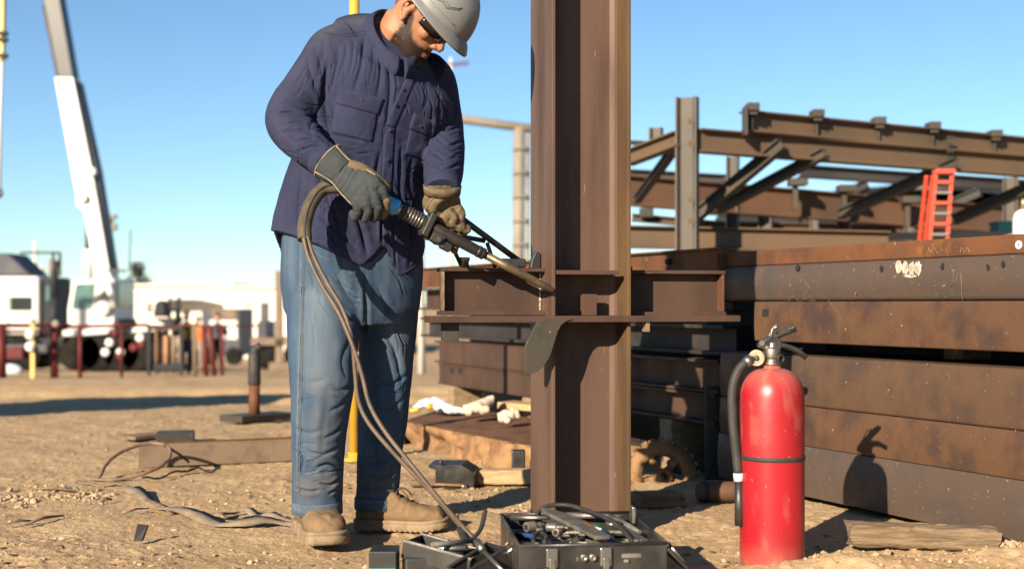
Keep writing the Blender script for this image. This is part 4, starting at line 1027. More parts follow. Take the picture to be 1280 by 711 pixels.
# ------------------------------------------------------------------ pale pipe gantry, far tower crane, white pole behind the worker
ga = thing('pipe_gantry', 'pale pipe gantry with a ladder leg behind the column', 'gantry', Vector((W(648, 0, 28).x, 28, zt(0, 28))))
b = Vector((W(647, 0, 28).x, 28, zt(0, 28)))
m = MB(); m.tube([b, W(649, 160, 28)], 0.13, 12); m.build('leg', 'tower_cream', ga)
b2 = W(659, 0, 28); b2.z = zt(0, 28); m = MB(); m.tube([b2, W(660, 168, 28)], 0.05, 8); m.build('ladder_rail', 'tower_cream', ga)
for k in range(6):
    v = 186 + 30 * k; m = MB(); m.tube([W(640, v, 27.85), W(661, v - 1, 27.85)], 0.03, 6); m.build('rung', 'tower_cream', ga)
m = MB(); m.tube([W(470, 136, 28), W(575, 149, 28), W(700, 166, 28)], 0.10, 10); m.build('header', 'tower_cream', ga)
b3 = W(470, 0, 28); b3.z = zt(0, 28); m = MB(); m.tube([b3, W(470, 136, 28)], 0.12, 10); m.build('leg', 'tower_cream', ga)
m = MB(); m.tube([W(575, 145, 28), W(575, 152, 28)], 0.07, 8); m.build('coupling', 'tower_cream', ga)
mast(527, 180, 30, 0.075, 'pole_white', 'white pole seen between the worker and his left arm', None, 'thin_pole', 'pole')
tc = mast(563, 82, 300, 0.5, 'pole_white', 'faint tower crane far off beside the worker\'s shoulder', None, 'tower_crane', 'crane')
m = MB(); m.bar(W(548, 83, 300), W(586, 79, 300), 0.5, 0.6); m.build('jib', 'red_pipe', tc)
m = MB(); m.bar(W(563, 80, 300), W(563, 72, 300), 0.4, 0.4, (0, 1, 0)); m.build('apex', 'pole_white', tc)

# yellow pole close behind the worker
yb = G(443, 575)
yo = thing('yellow_pole', 'tall yellow pole rising right behind the worker', 'pole', yb)
m = MB(); m.tube([yb, Vector((yb.x, yb.y, 3.0))], 0.024, 16); m.build('shaft', 'yellow', yo)
m = MB(); m.lathe(yb, Z, [(0.07, 0), (0.07, 0.008), (0.03, 0.012), (0.03, 0.04)], 18); m.build('foot', 'yellow', yo)
m = MB(); m.lathe(yb + Z * 0.42, Z, [(0.028, 0), (0.028, 0.10)], 18); m.build('sleeve', 'white_paint', yo)

# added unseen block off to the left, casting the long yard shadow
sx, sy = -6.1, 6.9
st = thing('sun_blocker', 'added tall narrow sun container left of the view, shading the yard', 'blocker', (sx, sy, zt(0, sy)))
m = MB(); m.box((sx, sy, 1.25), (1.3, 1.5, 2.4)); m.build('body', 'slate_paint', st, 0.01)
for k in range(6):
    m = MB(); m.box((sx - 0.38 + 0.15 * k, sy - 0.76, 1.25), (0.05, 0.03, 2.2)); m.build('rib', 'slate_paint', st)
m = MB(); m.box((sx, sy, 2.50), (1.36, 1.56, 0.06)); m.build('roof', 'slate_paint', st, 0.01)

# ================================================================== THE WORKER
CAMP = Vector((0, 0, H0))
wk = thing('person', 'worker in navy work shirt, jeans and grey hard hat, bending over a cutting torch', 'person', W(435, 668, 4.14) * 1.0)
wk.location.z = 0.0
YAW = R(30)

def tring(u, v, hw, b, roll, Y, yaw=YAW, n=150, p=2.35, pitch=0.0):
    c = W(u, v, Y); k = hw * Y / F
    a = math.sqrt(max(k * k - (b * math.sin(yaw)) ** 2, 1e-5)) / math.cos(yaw)
    Lx = Vector((math.cos(yaw) * math.cos(roll), math.sin(yaw) * math.cos(roll), -math.sin(roll))); Fx = Vector((math.sin(yaw) * math.cos(pitch), -math.cos(yaw) * math.cos(pitch), -math.sin(pitch)))
    out = []
    for i in range(n):
        t = 2 * math.pi * i / n; cs, sn = math.cos(t), math.sin(t)
        q = c + Lx * a * math.copysign(abs(cs) ** (2 / p), cs) + Fx * b * math.copysign(abs(sn) ** (2 / p), sn)
        out.append(q)
    return out

def px_tube(m, path, n=40, sub=5, side=None):
    pts = curve_pts([W(u, v, Y) for u, v, Y, r in path], sub); rr = resample_r([r * Y / F for u, v, Y, r in path], sub)
    return m.tube(pts, rr, n, True, side)

def proj(p):
    return CX + p[0] / p[1] * F, CY - (p[2] - H0) / p[1] * F

class Cloth:
    """a garment: voxel union of lofts, then creases pressed in along strokes found by looking from the front"""
    def __init__(self, mb, voxel, sm=4):
        self.V, self.F = union(mb, voxel, sm); self.att = {}
        self.refresh()
    def refresh(self):
        self.N = normals_of(self.V, self.F); self.bvh = BVHTree.FromPolygons(self.V.tolist(), self.F)
    def hit(self, u, v):
        d = Vector(((u - CX) / F, 1.0, -(v - CY) / F)).normalized()
        loc, nn, i, dist = self.bvh.ray_cast(CAMP, d, 12)
        if loc is None:
            loc, nn, i, dist = self.bvh.find_nearest(CAMP + d * 4.2)
        return loc, nn
    def stroke_d(self, pts, n=26):
        c = curve_pts([Vector((u, v, 0)) for u, v in pts], 8)
        idx = np.linspace(0, len(c) - 1, n).round().astype(int)
        P = np.array([self.hit(c[i].x, c[i].y)[0][:] for i in idx])
        lo, hi = P.min(0) - 0.09, P.max(0) + 0.09
        sel = np.where(np.all((self.V > lo) & (self.V < hi), axis=1))[0]
        # distance to segments
        best = np.full(len(sel), 9.0); tb = np.zeros(len(sel)); Q = self.V[sel]
        for k in range(n - 1):
            a, b = P[k], P[k + 1]; ab = b - a; L = max(ab @ ab, 1e-12)
            t = np.clip(((Q - a) @ ab) / L, 0, 1); d = np.linalg.norm(Q - (a + t[:, None] * ab), axis=1)
            w = d < best; best[w] = d[w]; tb[w] = (k + t[w]) / (n - 1)
        return sel, best, tb
    def folds(self, strokes):
        D = np.zeros(len(self.V)); deep = np.zeros(len(self.V))
        for pts, amp, wid in strokes:
            amp *= 1e-3; wid *= 1e-3
            sel, d, t = self.stroke_d(pts)
            tp = np.clip(np.sin(np.pi * np.clip(t, 0.02, 0.98)) * 1.6, 0, 1)
            D[sel] += tp * amp * (-1.15 * np.exp(-d / (0.62 * wid)) + 0.42 * np.exp(-((d - 1.7 * wid) / (1.2 * wid)) ** 2))
        self.V = self.V + self.N * D[:, None]
        self.refresh()
    def paint(self, name, strokes):
        A = self.att.setdefault(name, np.zeros(len(self.V)))
        for pts, amt, wid in strokes:
            sel, d, t = self.stroke_d(pts, 14); A[sel] = np.maximum(A[sel], amt * np.exp(-(d / (wid * 1e-3)) ** 2))
    def ripple(self, amp, sx, sz, seed=0):
        x, y, z = self.V.T
        n = fbm(x * sx + y * sx * 0.7 + 31, z * sz + y * 3 + 17, 3, seed) - 0.5
        n2 = fbm(x * 9 + 5 + z * 4, z * 9 + y * 9, 3, seed + 9) - 0.5
        self.V = self.V + self.N * ((n * 1.0 + n2 * 0.8) * amp)[:, None]; self.refresh()
    def patch(self, name, quad, nx, ny, mat, parent, off=0.002, th=0.003, round_=0.0):
        tl, tr_, br, bl_ = [Vector((*q, 0)) for q in quad]
        m = MB(); top = []; bot = []
        for j in range(ny + 1):
            for i in range(nx + 1):
                s, t = i / nx, j / ny
                p = (tl * (1 - s) + tr_ * s) * (1 - t) + (bl_ * (1 - s) + br * s) * t
                loc, nn = self.hit(p.x, p.y)
                if nn.dot(CAMP - loc) < 0: nn = -nn
                e = 0.55 if (i in (0, nx) or j in (0, ny)) else 1.0
                top.append(loc + nn * (off + th * e)); bot.append(loc - nn * 0.004)
        k = (nx + 1) * (ny + 1); fs = []
        for j in range(ny):
            for i in range(nx):
                a = j * (nx + 1) + i; fs.append((a, a + nx + 1, a + nx + 2, a + 1))
        edge = [i for i in range(nx + 1)] + [(j + 1) * (nx + 1) - 1 for j in range(1, ny + 1)] + [ny * (nx + 1) + i for i in range(nx - 1, -1, -1)] + [j * (nx + 1) for j in range(ny - 1, 0, -1)]
        for a, b in zip(edge, edge[1:] + edge[:1]): fs.append((a, b, b + k, a + k))
        m.add(top + bot, fs, True)
        return m.build(name, mat, parent)
    def seam(self, name, pts, r, mat, parent, off=0.0008):
        q = []
        for c in curve_pts([Vector((u, v, 0)) for u, v in pts], 7):
            loc, nn = self.hit(c.x, c.y)
            if nn.dot(CAMP - loc) < 0: nn = -nn
            q.append(loc + nn * off)
        m = MB(); m.tube(q, r, 6); return m.build(name, mat, parent)
    def build(self, name, mat, parent):
        return mesh_obj(name, self.V, self.F, mat, parent, self.att)

def wrinkles(regions, seed):
    rg = random.Random(seed); out = []
    for u, v, su, sv, ang, da, ln, n, amp in regions:
        for _ in range(n):
            a = R(ang + rg.uniform(-da, da)); L = ln * rg.uniform(0.5, 1.25) / 2; cu, cv = rg.gauss(u, su), rg.gauss(v, sv); dx, dy = math.cos(a) * L, math.sin(a) * L; k = rg.uniform(-0.28, 0.28)
            out.append(([(cu - dx, cv - dy), (cu - dy * k, cv + dx * k), (cu + dx, cv + dy)], amp * rg.uniform(0.5, 1.2), rg.uniform(2.4, 4.6)))
    return out

# ------------------------------------------------------------------ body: head, neck and limbs inside the clothes
PSI, TLT, HS = R(18), R(47), 1.07
fh = Vector((math.cos(PSI), -math.sin(PSI), 0)); hf = fh * math.cos(TLT) - Z * math.sin(TLT); hu = fh * math.sin(TLT) + Z * math.cos(TLT); hs = hf.cross(hu).normalized()
HC = W(512, 17, 3.98) - hs * 0.078 * HS
def HD(x, s, h): return HC + (hf * x + hs * s + hu * h) * HS
m = MB()
lev = [(-0.119, 0.076, 0.035, 0.018), (-0.114, 0.090, 0.012, 0.033), (-0.100, 0.0955, -0.005, 0.045), (-0.084, 0.0945, -0.030, 0.053), (-0.066, 0.0945, -0.055, 0.060), (-0.045, 0.0945, -0.072, 0.064), (-0.02, 0.092, -0.085, 0.068), (0.004, 0.088, -0.094, 0.071), (0.022, 0.084, -0.099, 0.072), (0.038, 0.092, -0.101, 0.074), (0.055, 0.094, -0.102, 0.076), (0.085, 0.085, -0.094, 0.071), (0.11, 0.058, -0.07, 0.053), (0.124, 0.02, -0.03, 0.02)]
rings = []
for h, fx, bx, hw in lev:
    r = []
    for i in range(48):
        t = 2 * math.pi * i / 48; cs, sn = math.cos(t), math.sin(t)
        ex = 2.15 if cs > 0 else 2.2
        x = (fx + bx) / 2 + (fx - bx) / 2 * math.copysign(abs(cs) ** (2 / ex), cs); s = hw * math.copysign(abs(sn) ** (2 / ex), sn)
        if cs > 0: s *= 1 - 0.16 * cs * cs
        r.append(HD(x, s, h))
    rings.append(r)
m.loft(rings)
# nose, nostrils, brow, cheekbones, lips
m.tube([HD(0.086, 0, 0.030), HD(0.098, 0, 0.008), HD(0.112, 0, -0.016), HD(0.110, 0, -0.026)], [0.007 * HS, 0.010 * HS, 0.0125 * HS, 0.008 * HS], 12)
for sg in (-1, 1):
    m.ball(HD(0.098, 0.012 * sg, -0.022), 0.0105 * HS, 8)
    m.tube([HD(0.088, 0.010 * sg, 0.037), HD(0.086, 0.035 * sg, 0.040), HD(0.068, 0.056 * sg, 0.036)], [0.009, 0.009, 0.006], 8)
    m.ball(HD(0.064, 0.047 * sg, -0.010), 0.020, 8)
for h, x in ((-0.058, 0.0965), (-0.067, 0.0955)):
    m.tube([HD(x - 0.012, -0.022, h - 0.001), HD(x - 0.002, -0.008, h), HD(x, 0, h - 0.0008), HD(x - 0.002, 0.008, h), HD(x - 0.012, 0.022, h - 0.001)], [0.003, 0.0058, 0.0056, 0.0058, 0.003], 8)
m.ball(HD(0.088, 0, -0.100), 0.017, 8)
# ears
for sg in (-1, 1):
    ear = [(0.004, 0.030), (-0.014, 0.034), (-0.028, 0.022), (-0.030, 0.004), (-0.022, -0.014), (-0.008, -0.028), (0.004, -0.026)]
    m.tube(curve_pts([HD(x, sg * (0.079 + (0.010 if k in (2, 3) else 0.004)), h) for k, (x, h) in enumerate(ear)], 4), 0.0058, 8)
    m.tube([HD(-0.004, sg * 0.070, 0.022), HD(-0.012, sg * 0.076, 0.0), HD(-0.004, sg * 0.072, -0.02)], [0.010, 0.014, 0.010], 8)
# neck, shoulders, trunk, arms and legs under the clothes
m.tube([HD(-0.030, 0, -0.040), W(500, 36, 4.07), W(490, 70, 4.13)], [0.066, 0.064, 0.075], 24)
m.tube([W(490, 66, 4.13), W(478, 150, 4.14), W(450, 240, 4.15), W(441, 330, 4.15)], [0.10, 0.125, 0.12, 0.13], 20)
m.tube([W(432, 62, 4.09), W(486, 72, 4.14), W(545, 100, 4.31)], [0.05, 0.07, 0.05], 14)
for path in (((432, 62, 4.09, 19), (385, 112, 4.03, 18), (358, 148, 3.98, 16), (398, 194, 3.885, 12), (410, 204, 3.868, 10)),
             ((545, 100, 4.26, 18), (554, 150, 4.25, 16), (556, 192, 4.15, 14), (553, 228, 4.00, 11), (553, 240, 3.98, 9)),
             ((408, 330, 4.09, 32), (403, 470, 4.03, 26), (398, 560, 4.05, 20), (397, 650, 4.07, 15)),
             ((480, 330, 4.22, 32), (480, 470, 4.25, 24), (472, 580, 4.29, 19), (470, 645, 4.29, 15))):
    px_tube(m, path, 16)
BV, BF = union(m, 0.0042, 3, 0.45)
rel = (BV - np.array(HC)) / HS
lx, ls, lh = rel @ np.array(hf), rel @ np.array(hs), rel @ np.array(hu)
line = np.interp(lx, [-0.01, 0.012, 0.03, 0.055, 0.075, 0.09, 0.1], [0.02, 0.012, -0.022, -0.042, -0.046, -0.040, -0.038])
nzb = fbm(lx * 160 + 3, lh * 160 + ls * 90, 2, 5) - 0.5
beard = smooth(0.004, -0.016, lh - line + nzb * 0.012) * smooth(-0.010, 0.006, lx) * (1 - smooth(-0.118, -0.150, lh)) * (lh > -0.17)
beard *= 0.72 + 0.35 * smooth(0.02, 0.07, lx) * smooth(-0.03, -0.06, lh) + nzb * 0.5
lip = smooth(0.008, 0.004, np.abs(lh + 0.0625)) * (np.abs(ls) < 0.021) * (lx > 0.082)
beard = np.clip(beard * 1.45, 0, 1) * (1 - lip) + 0.5 * smooth(0.003, 0.0, np.abs(lh + 0.0625)) * lip
neckm = ((lx < 0.0) & (lh < -0.06))
beard[neckm] *= 0.3
nape = smooth(-0.055, -0.075, lx) * smooth(-0.03, 0.0, lh) + smooth(0.028, 0.045, lh) * (lx < 0.07)
beard = np.maximum(beard, np.clip(nape, 0, 1))
body = mesh_obj('body', BV, BF, 'skin', wk, {'beard': beard, 'lip': lip})
# short beard and nape hair as fine strands
BN = normals_of(BV, BF); rg = np.random.default_rng(2); hm_ = MB()
cand = np.where((beard > 0.35) & (lh > -0.16))[0]
for i in rg.choice(cand, min(2600, len(cand)), replace=False):
    p = Vector(BV[i] + rg.normal(0, 0.0015, 3)); nn = Vector(BN[i]); d = (nn * 0.8 - hu * 0.5 + Vector(rg.normal(0, 0.35, 3))).normalized()
    l = rg.uniform(0.003, 0.0065); s = nn.cross(d)
    if s.length < 1e-3: continue
    s = s.normalized() * 0.0005; q = p - nn * 0.0006
    hm_.add([q - s, q + s, q + d * l], [(0, 1, 2)])
o = hm_.build('beard', 'hair', body, fixn=False); o['label'] = 'short dark beard'

# ------------------------------------------------------------------ shirt
m = MB()
rows = [(272, 437.5, 89, 0.172, 1, 4.15), (250, 440, 86, 0.165, 2, 4.15), (215, 450, 83, 0.157, 5, 4.145), (180, 463, 83, 0.152, 8, 4.14), (150, 474, 83, 0.150, 10, 4.135), (120, 483, 83, 0.150, 13, 4.13), (98, 487, 80, 0.146, 16, 4.125), (80, 486, 75, 0.140, 18, 4.12), (66, 485, 67, 0.128, 20, 4.11)]
pit = [0, 0, 0, 0, 2, 7, 16, 29, 41]
cc = W(491, 48, 4.055); Ld = Vector((math.cos(YAW), math.sin(YAW), -0.16)).normalized(); Fx = Vector((math.sin(YAW), -math.cos(YAW), 0)); Dd = (Fx * 0.52 - Z * 0.85).normalized(); Nd = Ld.cross(Dd).normalized()
if Nd.z < 0: Nd = -Nd
bot = tring(436, 300, 91, 0.178, 0, 4.15)
hem_u = [345, 375, 410, 440, 458, 466, 473, 478, 484, 490, 497, 510, 524]
hem_v = [289, 298, 309, 323, 338, 330, 314, 303, 318, 336, 348, 343, 333]
hem = []
Fx = Vector((math.sin(YAW), -math.cos(YAW), 0)); cb = W(436, 300, 4.15)
for q in bot:
    u, v = proj(q); side = (q - cb).dot(Vector((0, -1, 0)))
    fv = interp_list(hem_u, hem_v, u); w = float(smooth(-0.05, 0.02, np.array(side)))
    vv_ = lerp(325 - 0.08 * (u - 345), fv, w)
    hem.append(Vector((q.x, q.y, H0 - (vv_ - CY) / F * q.y)))
r0 = [tring(rows[0][1], rows[0][0], rows[0][2], rows[0][3], R(rows[0][4]), rows[0][5])]
rings = [hem, [h_ * 0.5 + t_ * 0.5 for h_, t_ in zip(hem, r0[0])], r0[0]]
P_ = [np.interp(np.linspace(0, len(rows) - 1, 60), range(len(rows)), [r[k] for r in rows]) for k in range(6)]
pk_ = np.interp(np.linspace(0, len(rows) - 1, 60), range(len(rows)), pit)
for k in range(1, 60): rings.append(tring(P_[1][k], P_[0][k], P_[2][k], P_[3][k], R(P_[4][k]), P_[5][k], pitch=R(pk_[k])))
rl = rings[-1]
def cring(q, hh): return [cc + (Ld * math.cos(t) * 0.073 + Dd * math.sin(t) * 0.096) * q + Nd * hh for t in [2 * math.pi * i / 150 for i in range(150)]]
for t_, q, hh in ((0.30, 1.75, -0.030), (0.6, 1.50, -0.022), (0.85, 1.25, -0.014), (1.0, 1.06, -0.004)):
    cr_ = cring(q, hh); rings.append([a.lerp(b, t_) for a, b in zip(rl, cr_)])
rings.append(cring(0.98, 0.004))
m.loft(rings)
px_tube(m, ((440, 62, 4.09, 36), (420, 70, 4.07, 37), (402, 90, 4.05, 34), (382, 116, 4.02, 31.5), (364, 141, 3.99, 31), (363, 157, 3.97, 29.5), (374, 172, 3.935, 27), (388, 186, 3.90, 24), (401, 197, 3.88, 21.5), (409, 203, 3.87, 20.5)))
px_tube(m, ((530, 92, 4.20, 30), (541, 104, 4.25, 29), (548, 130, 4.27, 27.5), (553, 160, 4.24, 26.5), (555, 188, 4.15, 26), (554.5, 212, 4.06, 25), (553.5, 230, 3.99, 23), (553, 240, 3.96, 21.5)))
sh = Cloth(m, 0.0032, 8)
sh.ripple(0.006, 11, 5, 3)
sh.folds([
 # right sleeve, elbow and forearm
 ([(346, 131), (362, 127), (384, 134)], 4, 8), ([(340, 146), (366, 142), (400, 150)], 8, 7), ([(352, 158), (376, 152), (404, 163)], 6, 5), ([(346, 168), (372, 163), (398, 171), (410, 176)], 9, 7),
 ([(366, 178), (386, 175), (404, 183)], 6, 5), ([(370, 191), (390, 183), (414, 189)], 8, 6), ([(386, 200), (402, 193), (420, 196)], 5, 5), ([(354, 112), (376, 110), (400, 128)], 3, 11),
 ([(388, 58), (386, 82), (394, 106), (401, 132)], 6, 11), ([(404, 46), (404, 70), (398, 92)], 3, 9), ([(409, 82), (405, 112), (405, 140), (414, 174)], 14, 10), ([(424, 62), (417, 95), (408, 128)], 9, 8),
 ([(350, 150), (362, 172), (384, 190)], 3, 9), ([(398, 140), (388, 160), (392, 176)], 4, 7),
 # fine wrinkles
 ([(356, 136), (372, 134), (390, 141)], 3.0, 3.0),
 ([(358, 150), (378, 147), (396, 156)], 4.0, 3.2),
 ([(360, 161), (380, 158), (394, 166)], 3.5, 3.0),
 ([(372, 170), (388, 169), (406, 177)], 4.0, 3.0),
 ([(376, 184), (392, 178), (410, 183)], 3.5, 3.0),
 ([(388, 194), (400, 188), (414, 191)], 3.0, 2.6),
 ([(345, 152), (350, 162), (360, 170)], 3.0, 4.0),
 ([(366, 120), (378, 124), (392, 134)], 2.5, 4.0),
 ([(434, 148), (448, 156), (466, 160)], 2.0, 4.0),
 ([(424, 182), (446, 192), (470, 190)], 2.5, 5.0),
 ([(430, 206), (450, 214), (472, 210)], 2.5, 5.0),
 ([(384, 205), (396, 214), (412, 212)], 3.0, 5.0),
 ([(366, 236), (384, 246), (400, 246)], 2.5, 5.0),
 ([(500, 206), (508, 214), (520, 210)], 3.0, 4.0),
 ([(490, 240), (505, 250), (522, 246)], 2.5, 5.0),
 ([(396, 252), (410, 262), (430, 262)], 2.5, 5.0),
 ([(546, 166), (560, 170), (572, 166)], 3.0, 3.0),
 ([(544, 184), (560, 190), (576, 186)], 3.5, 3.0),
 ([(541, 200), (556, 205), (572, 200)], 3.0, 3.0),
 ([(540, 214), (554, 217), (570, 213)], 3.0, 2.6),
 ([(500, 120), (508, 132), (512, 146)], 2.5, 4.0),
 ([(536, 120), (540, 134), (538, 150)], 3.0, 4.0),
 ([(448, 60), (446, 80), (440, 100)], 3.0, 3.5),
 ([(470, 66), (470, 88), (468, 108)], 3.0, 3.5),
 ([(436, 66), (432, 84), (428, 98)], 2.5, 3.5),
 # chest folds falling from the yoke
 ([(433, 50), (431, 74), (419, 108)], 3.7, 7.4), ([(442, 52), (441, 72), (437, 96)], 2.5, 5.2), ([(456, 44), (452, 80), (442, 116)], 5.6, 9.5), ([(466, 50), (467, 78), (464, 98)], 3.1, 5.2), ([(474, 58), (476, 92), (471, 124)], 4.3, 7.4),
 ([(483, 66), (488, 105), (484, 150), (478, 186)], 5.0, 8.4), ([(493, 86), (496, 108), (493, 130)], 2.5, 5.2), ([(530, 98), (534, 122), (528, 142)], 2.5, 8.4), ([(546, 110), (549, 140), (543, 168)], 5.0, 8.4),
 # waist and skirt
 ([(414, 178), (424, 205), (438, 240), (446, 262)], 9, 11), ([(402, 205), (398, 240), (390, 280)], 5, 10), ([(476, 185), (470, 222), (470, 250)], 6, 8), ([(436, 246), (450, 280), (460, 320)], 10, 10), ([(378, 222), (372, 262), (377, 294)], 6, 9),
 ([(396, 268), (420, 288), (448, 312)], 6, 9), ([(502, 178), (500, 232), (504, 280)], 8, 8), ([(516, 196), (511, 225), (518, 258)], 5, 8), ([(508, 246), (515, 295), (511, 334)], 8, 8), ([(414, 250), (424, 285), (426, 308)], 4, 8), ([(362, 210), (356, 250), (351, 282)], 5, 8),
 ([(478, 258), (477, 285), (478, 304)], 15, 6), ([(493, 268), (493, 300), (496, 344)], 4, 5), ([(452, 196), (448, 225), (456, 252)], 3, 9), ([(460, 225), (440, 236), (420, 232)], 3, 9), ([(520, 270), (505, 290), (497, 300)], 4, 8),
 # left sleeve
 ([(546, 114), (556, 136), (560, 158)], 5, 8), ([(541, 158), (558, 163), (576, 158)], 6, 7), ([(545, 172), (560, 181), (578, 177)], 8, 6), ([(536, 188), (556, 199), (574, 196)], 6, 6), ([(540, 206), (556, 211), (577, 205)], 7, 6), ([(533, 220), (550, 224), (570, 221)], 5, 5), ([(541, 140), (535, 180), (531, 225)], 9, 8),
])
sh.folds(wrinkles([(378, 165, 12, 16, 12, 16, 34, 13, 3.6), (372, 105, 10, 16, 128, 20, 40, 6, 2.4), (398, 120, 6, 18, 100, 14, 36, 6, 3.6), (440, 235, 22, 16, 75, 26, 46, 12, 2.8), (420, 290, 26, 10, 45, 24, 36, 9, 2.8), (530, 122, 10, 12, 82, 16, 30, 6, 2.6), (558, 190, 8, 22, 6, 14, 24, 12, 3.2), (505, 245, 10, 30, 84, 16, 44, 9, 3.0), (450, 95, 16, 14, 100, 12, 30, 6, 2.6), (445, 185, 18, 10, 10, 20, 30, 6, 2.2), (372, 235, 8, 18, 95, 14, 40, 5, 2.6), (430, 36, 18, 4, -8, 14, 26, 5, 1.8)], 5))
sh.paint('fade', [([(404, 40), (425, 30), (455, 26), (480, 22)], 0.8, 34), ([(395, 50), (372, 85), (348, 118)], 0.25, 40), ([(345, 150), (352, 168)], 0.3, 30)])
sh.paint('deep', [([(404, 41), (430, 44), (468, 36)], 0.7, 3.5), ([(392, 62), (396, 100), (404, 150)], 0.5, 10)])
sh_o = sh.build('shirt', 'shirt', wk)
# yoke seam and shoulder seam lips, placket, buttons, pockets
sh.patch('placket', [(507, 98), (520, 98), (494, 160), (481, 157)], 5, 24, 'shirt_trim', sh_o, 0.0006, 0.0022)
sh.patch('placket', [(481, 157.3), (494, 160.3), (490, 230), (477, 228)], 5, 26, 'shirt_trim', sh_o, 0.0006, 0.0022)
sh.patch('placket', [(477, 228.3), (490, 230.3), (490, 296), (478, 294)], 5, 24, 'shirt_trim', sh_o, 0.0006, 0.0022)
sh.patch('chest_pocket', [(420, 126), (473, 140), (466, 178), (414, 166)], 14, 12, 'shirt_trim', sh_o, 0.0004, 0.0022)
sh.patch('pocket_flap', [(424, 109), (480, 124), (473, 144), (420, 130)], 14, 7, 'shirt_trim', sh_o, 0.0026, 0.0030)
sh.patch('chest_pocket', [(513, 158), (541, 170), (534, 203), (506, 192)], 10, 10, 'shirt_trim', sh_o, 0.0004, 0.0022)
sh.patch('pocket_flap', [(517, 141), (547, 153), (541, 173), (511, 161)], 10, 7, 'shirt_trim', sh_o, 0.0026, 0.0030)
for u, v in ((503, 112), (494, 131), (487, 163), (484, 200), (483, 236), (483, 266), (452, 126), (525, 158), (535, 164)):
    loc, nn = sh.hit(u, v)
    if nn.dot(CAMP - loc) < 0: nn = -nn
    mb = MB(); mb.lathe(loc + nn * 0.0045, nn, [(0.005, 0), (0.0055, 0.002), (0.004, 0.0035), (0.0022, 0.0028)], 12); mb.build('button', 'stitch', sh_o)
for pts in ([(405, 42), (412, 58), (417, 78), (414, 104), (408, 130)], [(404, 43), (428, 46), (452, 43), (470, 38)], [(546, 92), (548, 112), (545, 135)],
            [(422.5, 129), (472, 142.5)], [(416.5, 163), (464, 175)], [(509, 104), (484, 157)], [(480, 160), (479, 226)], [(479.5, 232), (480.5, 292)], [(518, 104), (493, 157)], [(491.5, 162), (488, 228)], [(488, 232), (488.5, 292)],
            [(349, 285), (375, 294), (410, 305), (440, 319), (457, 333)], [(488, 328), (497, 342), (510, 338), (522, 329)]):
    sh.seam('seam', pts, 0.0011, 'seam_thread', sh_o)
# sleeve cuffs: bands over the wrists
for a, b, r in (((400, 196, 3.882), (411, 204.5, 3.868), 22.5), ((553.3, 230, 3.985), (553, 241, 3.957), 23.5)):
    mb = MB(); pa, pb = W(*a), W(*b); mb.tube([pa, pa.lerp(pb, 0.15), pa.lerp(pb, 0.85), pb], [r * 3.87 / F * 0.96, r * 3.9 / F, r * 3.9 / F, r * 3.9 / F * 0.95], 36); mb.build('cuff', 'shirt_trim', sh_o)
# collar: stand and turned-down leaf
mb = MB(); rr = []
prof = [(0.96, -0.014), (0.97, 0.008), (0.99, 0.020), (1.03, 0.023), (1.08, 0.016), (1.17, -0.004), (1.26, -0.026), (1.23, -0.028), (1.13, -0.006), (1.03, 0.006), (1.01, -0.014)]
nth = 72
for i in range(nth + 1):
    t = R(97) + (R(443) - R(97)) * i / nth          # open at the throat
    op = math.exp(-((i if i < nth / 2 else nth - i) / 7.0))
    ring = []
    for k, (q, hh) in enumerate(prof):
        fl = 1.0 + (0.30 * op if 3 < k < 9 else 0.0)
        ring.append(cc + (Ld * math.cos(t) * 0.073 + Dd * math.sin(t) * 0.096) * q * fl + Nd * (hh - (0.010 * op if 3 < k < 9 else 0)))
    rr.append(ring)
mb.loft(rr, True); mb.build('collar', 'shirt_trim', sh_o)
# dark undershirt showing at the throat
mb = MB(); mb.tube([cc - Nd * 0.03 + Dd * 0.008, cc + Nd * 0.004 + Dd * 0.008], [0.074, 0.070], 28); mb.build('undershirt', 'shirt_dark', wk)

# ------------------------------------------------------------------ jeans
m = MB()
rings = [tring(u, v, hw, b, 0, 4.15) for v, u, hw, b in ((268, 441, 78, 0.145), (300, 441, 83, 0.155), (330, 441, 84, 0.155), (360, 441, 83, 0.148), (385, 441, 80, 0.135), (405, 442, 72, 0.11))]
m.loft(rings)
px_tube(m, ((402, 330, 4.10, 44), (403, 370, 4.08, 45), (404, 410, 4.05, 44.5), (403, 450, 4.03, 43), (402, 490, 4.02, 39.5), (399, 540, 4.03, 34.5), (397.5, 585, 4.05, 31), (396.5, 620, 4.06, 30), (396.5, 640, 4.06, 31)), 44)
px_tube(m, ((481, 330, 4.22, 43), (483, 370, 4.23, 41.5), (484.5, 410, 4.24, 37), (483, 450, 4.25, 34.5), (480, 500, 4.26, 32), (476, 555, 4.28, 28.5), (473, 600, 4.29, 27), (471.5, 620, 4.29, 27), (471.5, 634, 4.29, 27.5)), 44)
je = Cloth(m, 0.0035, 7)
je.ripple(0.008, 7, 6, 13)
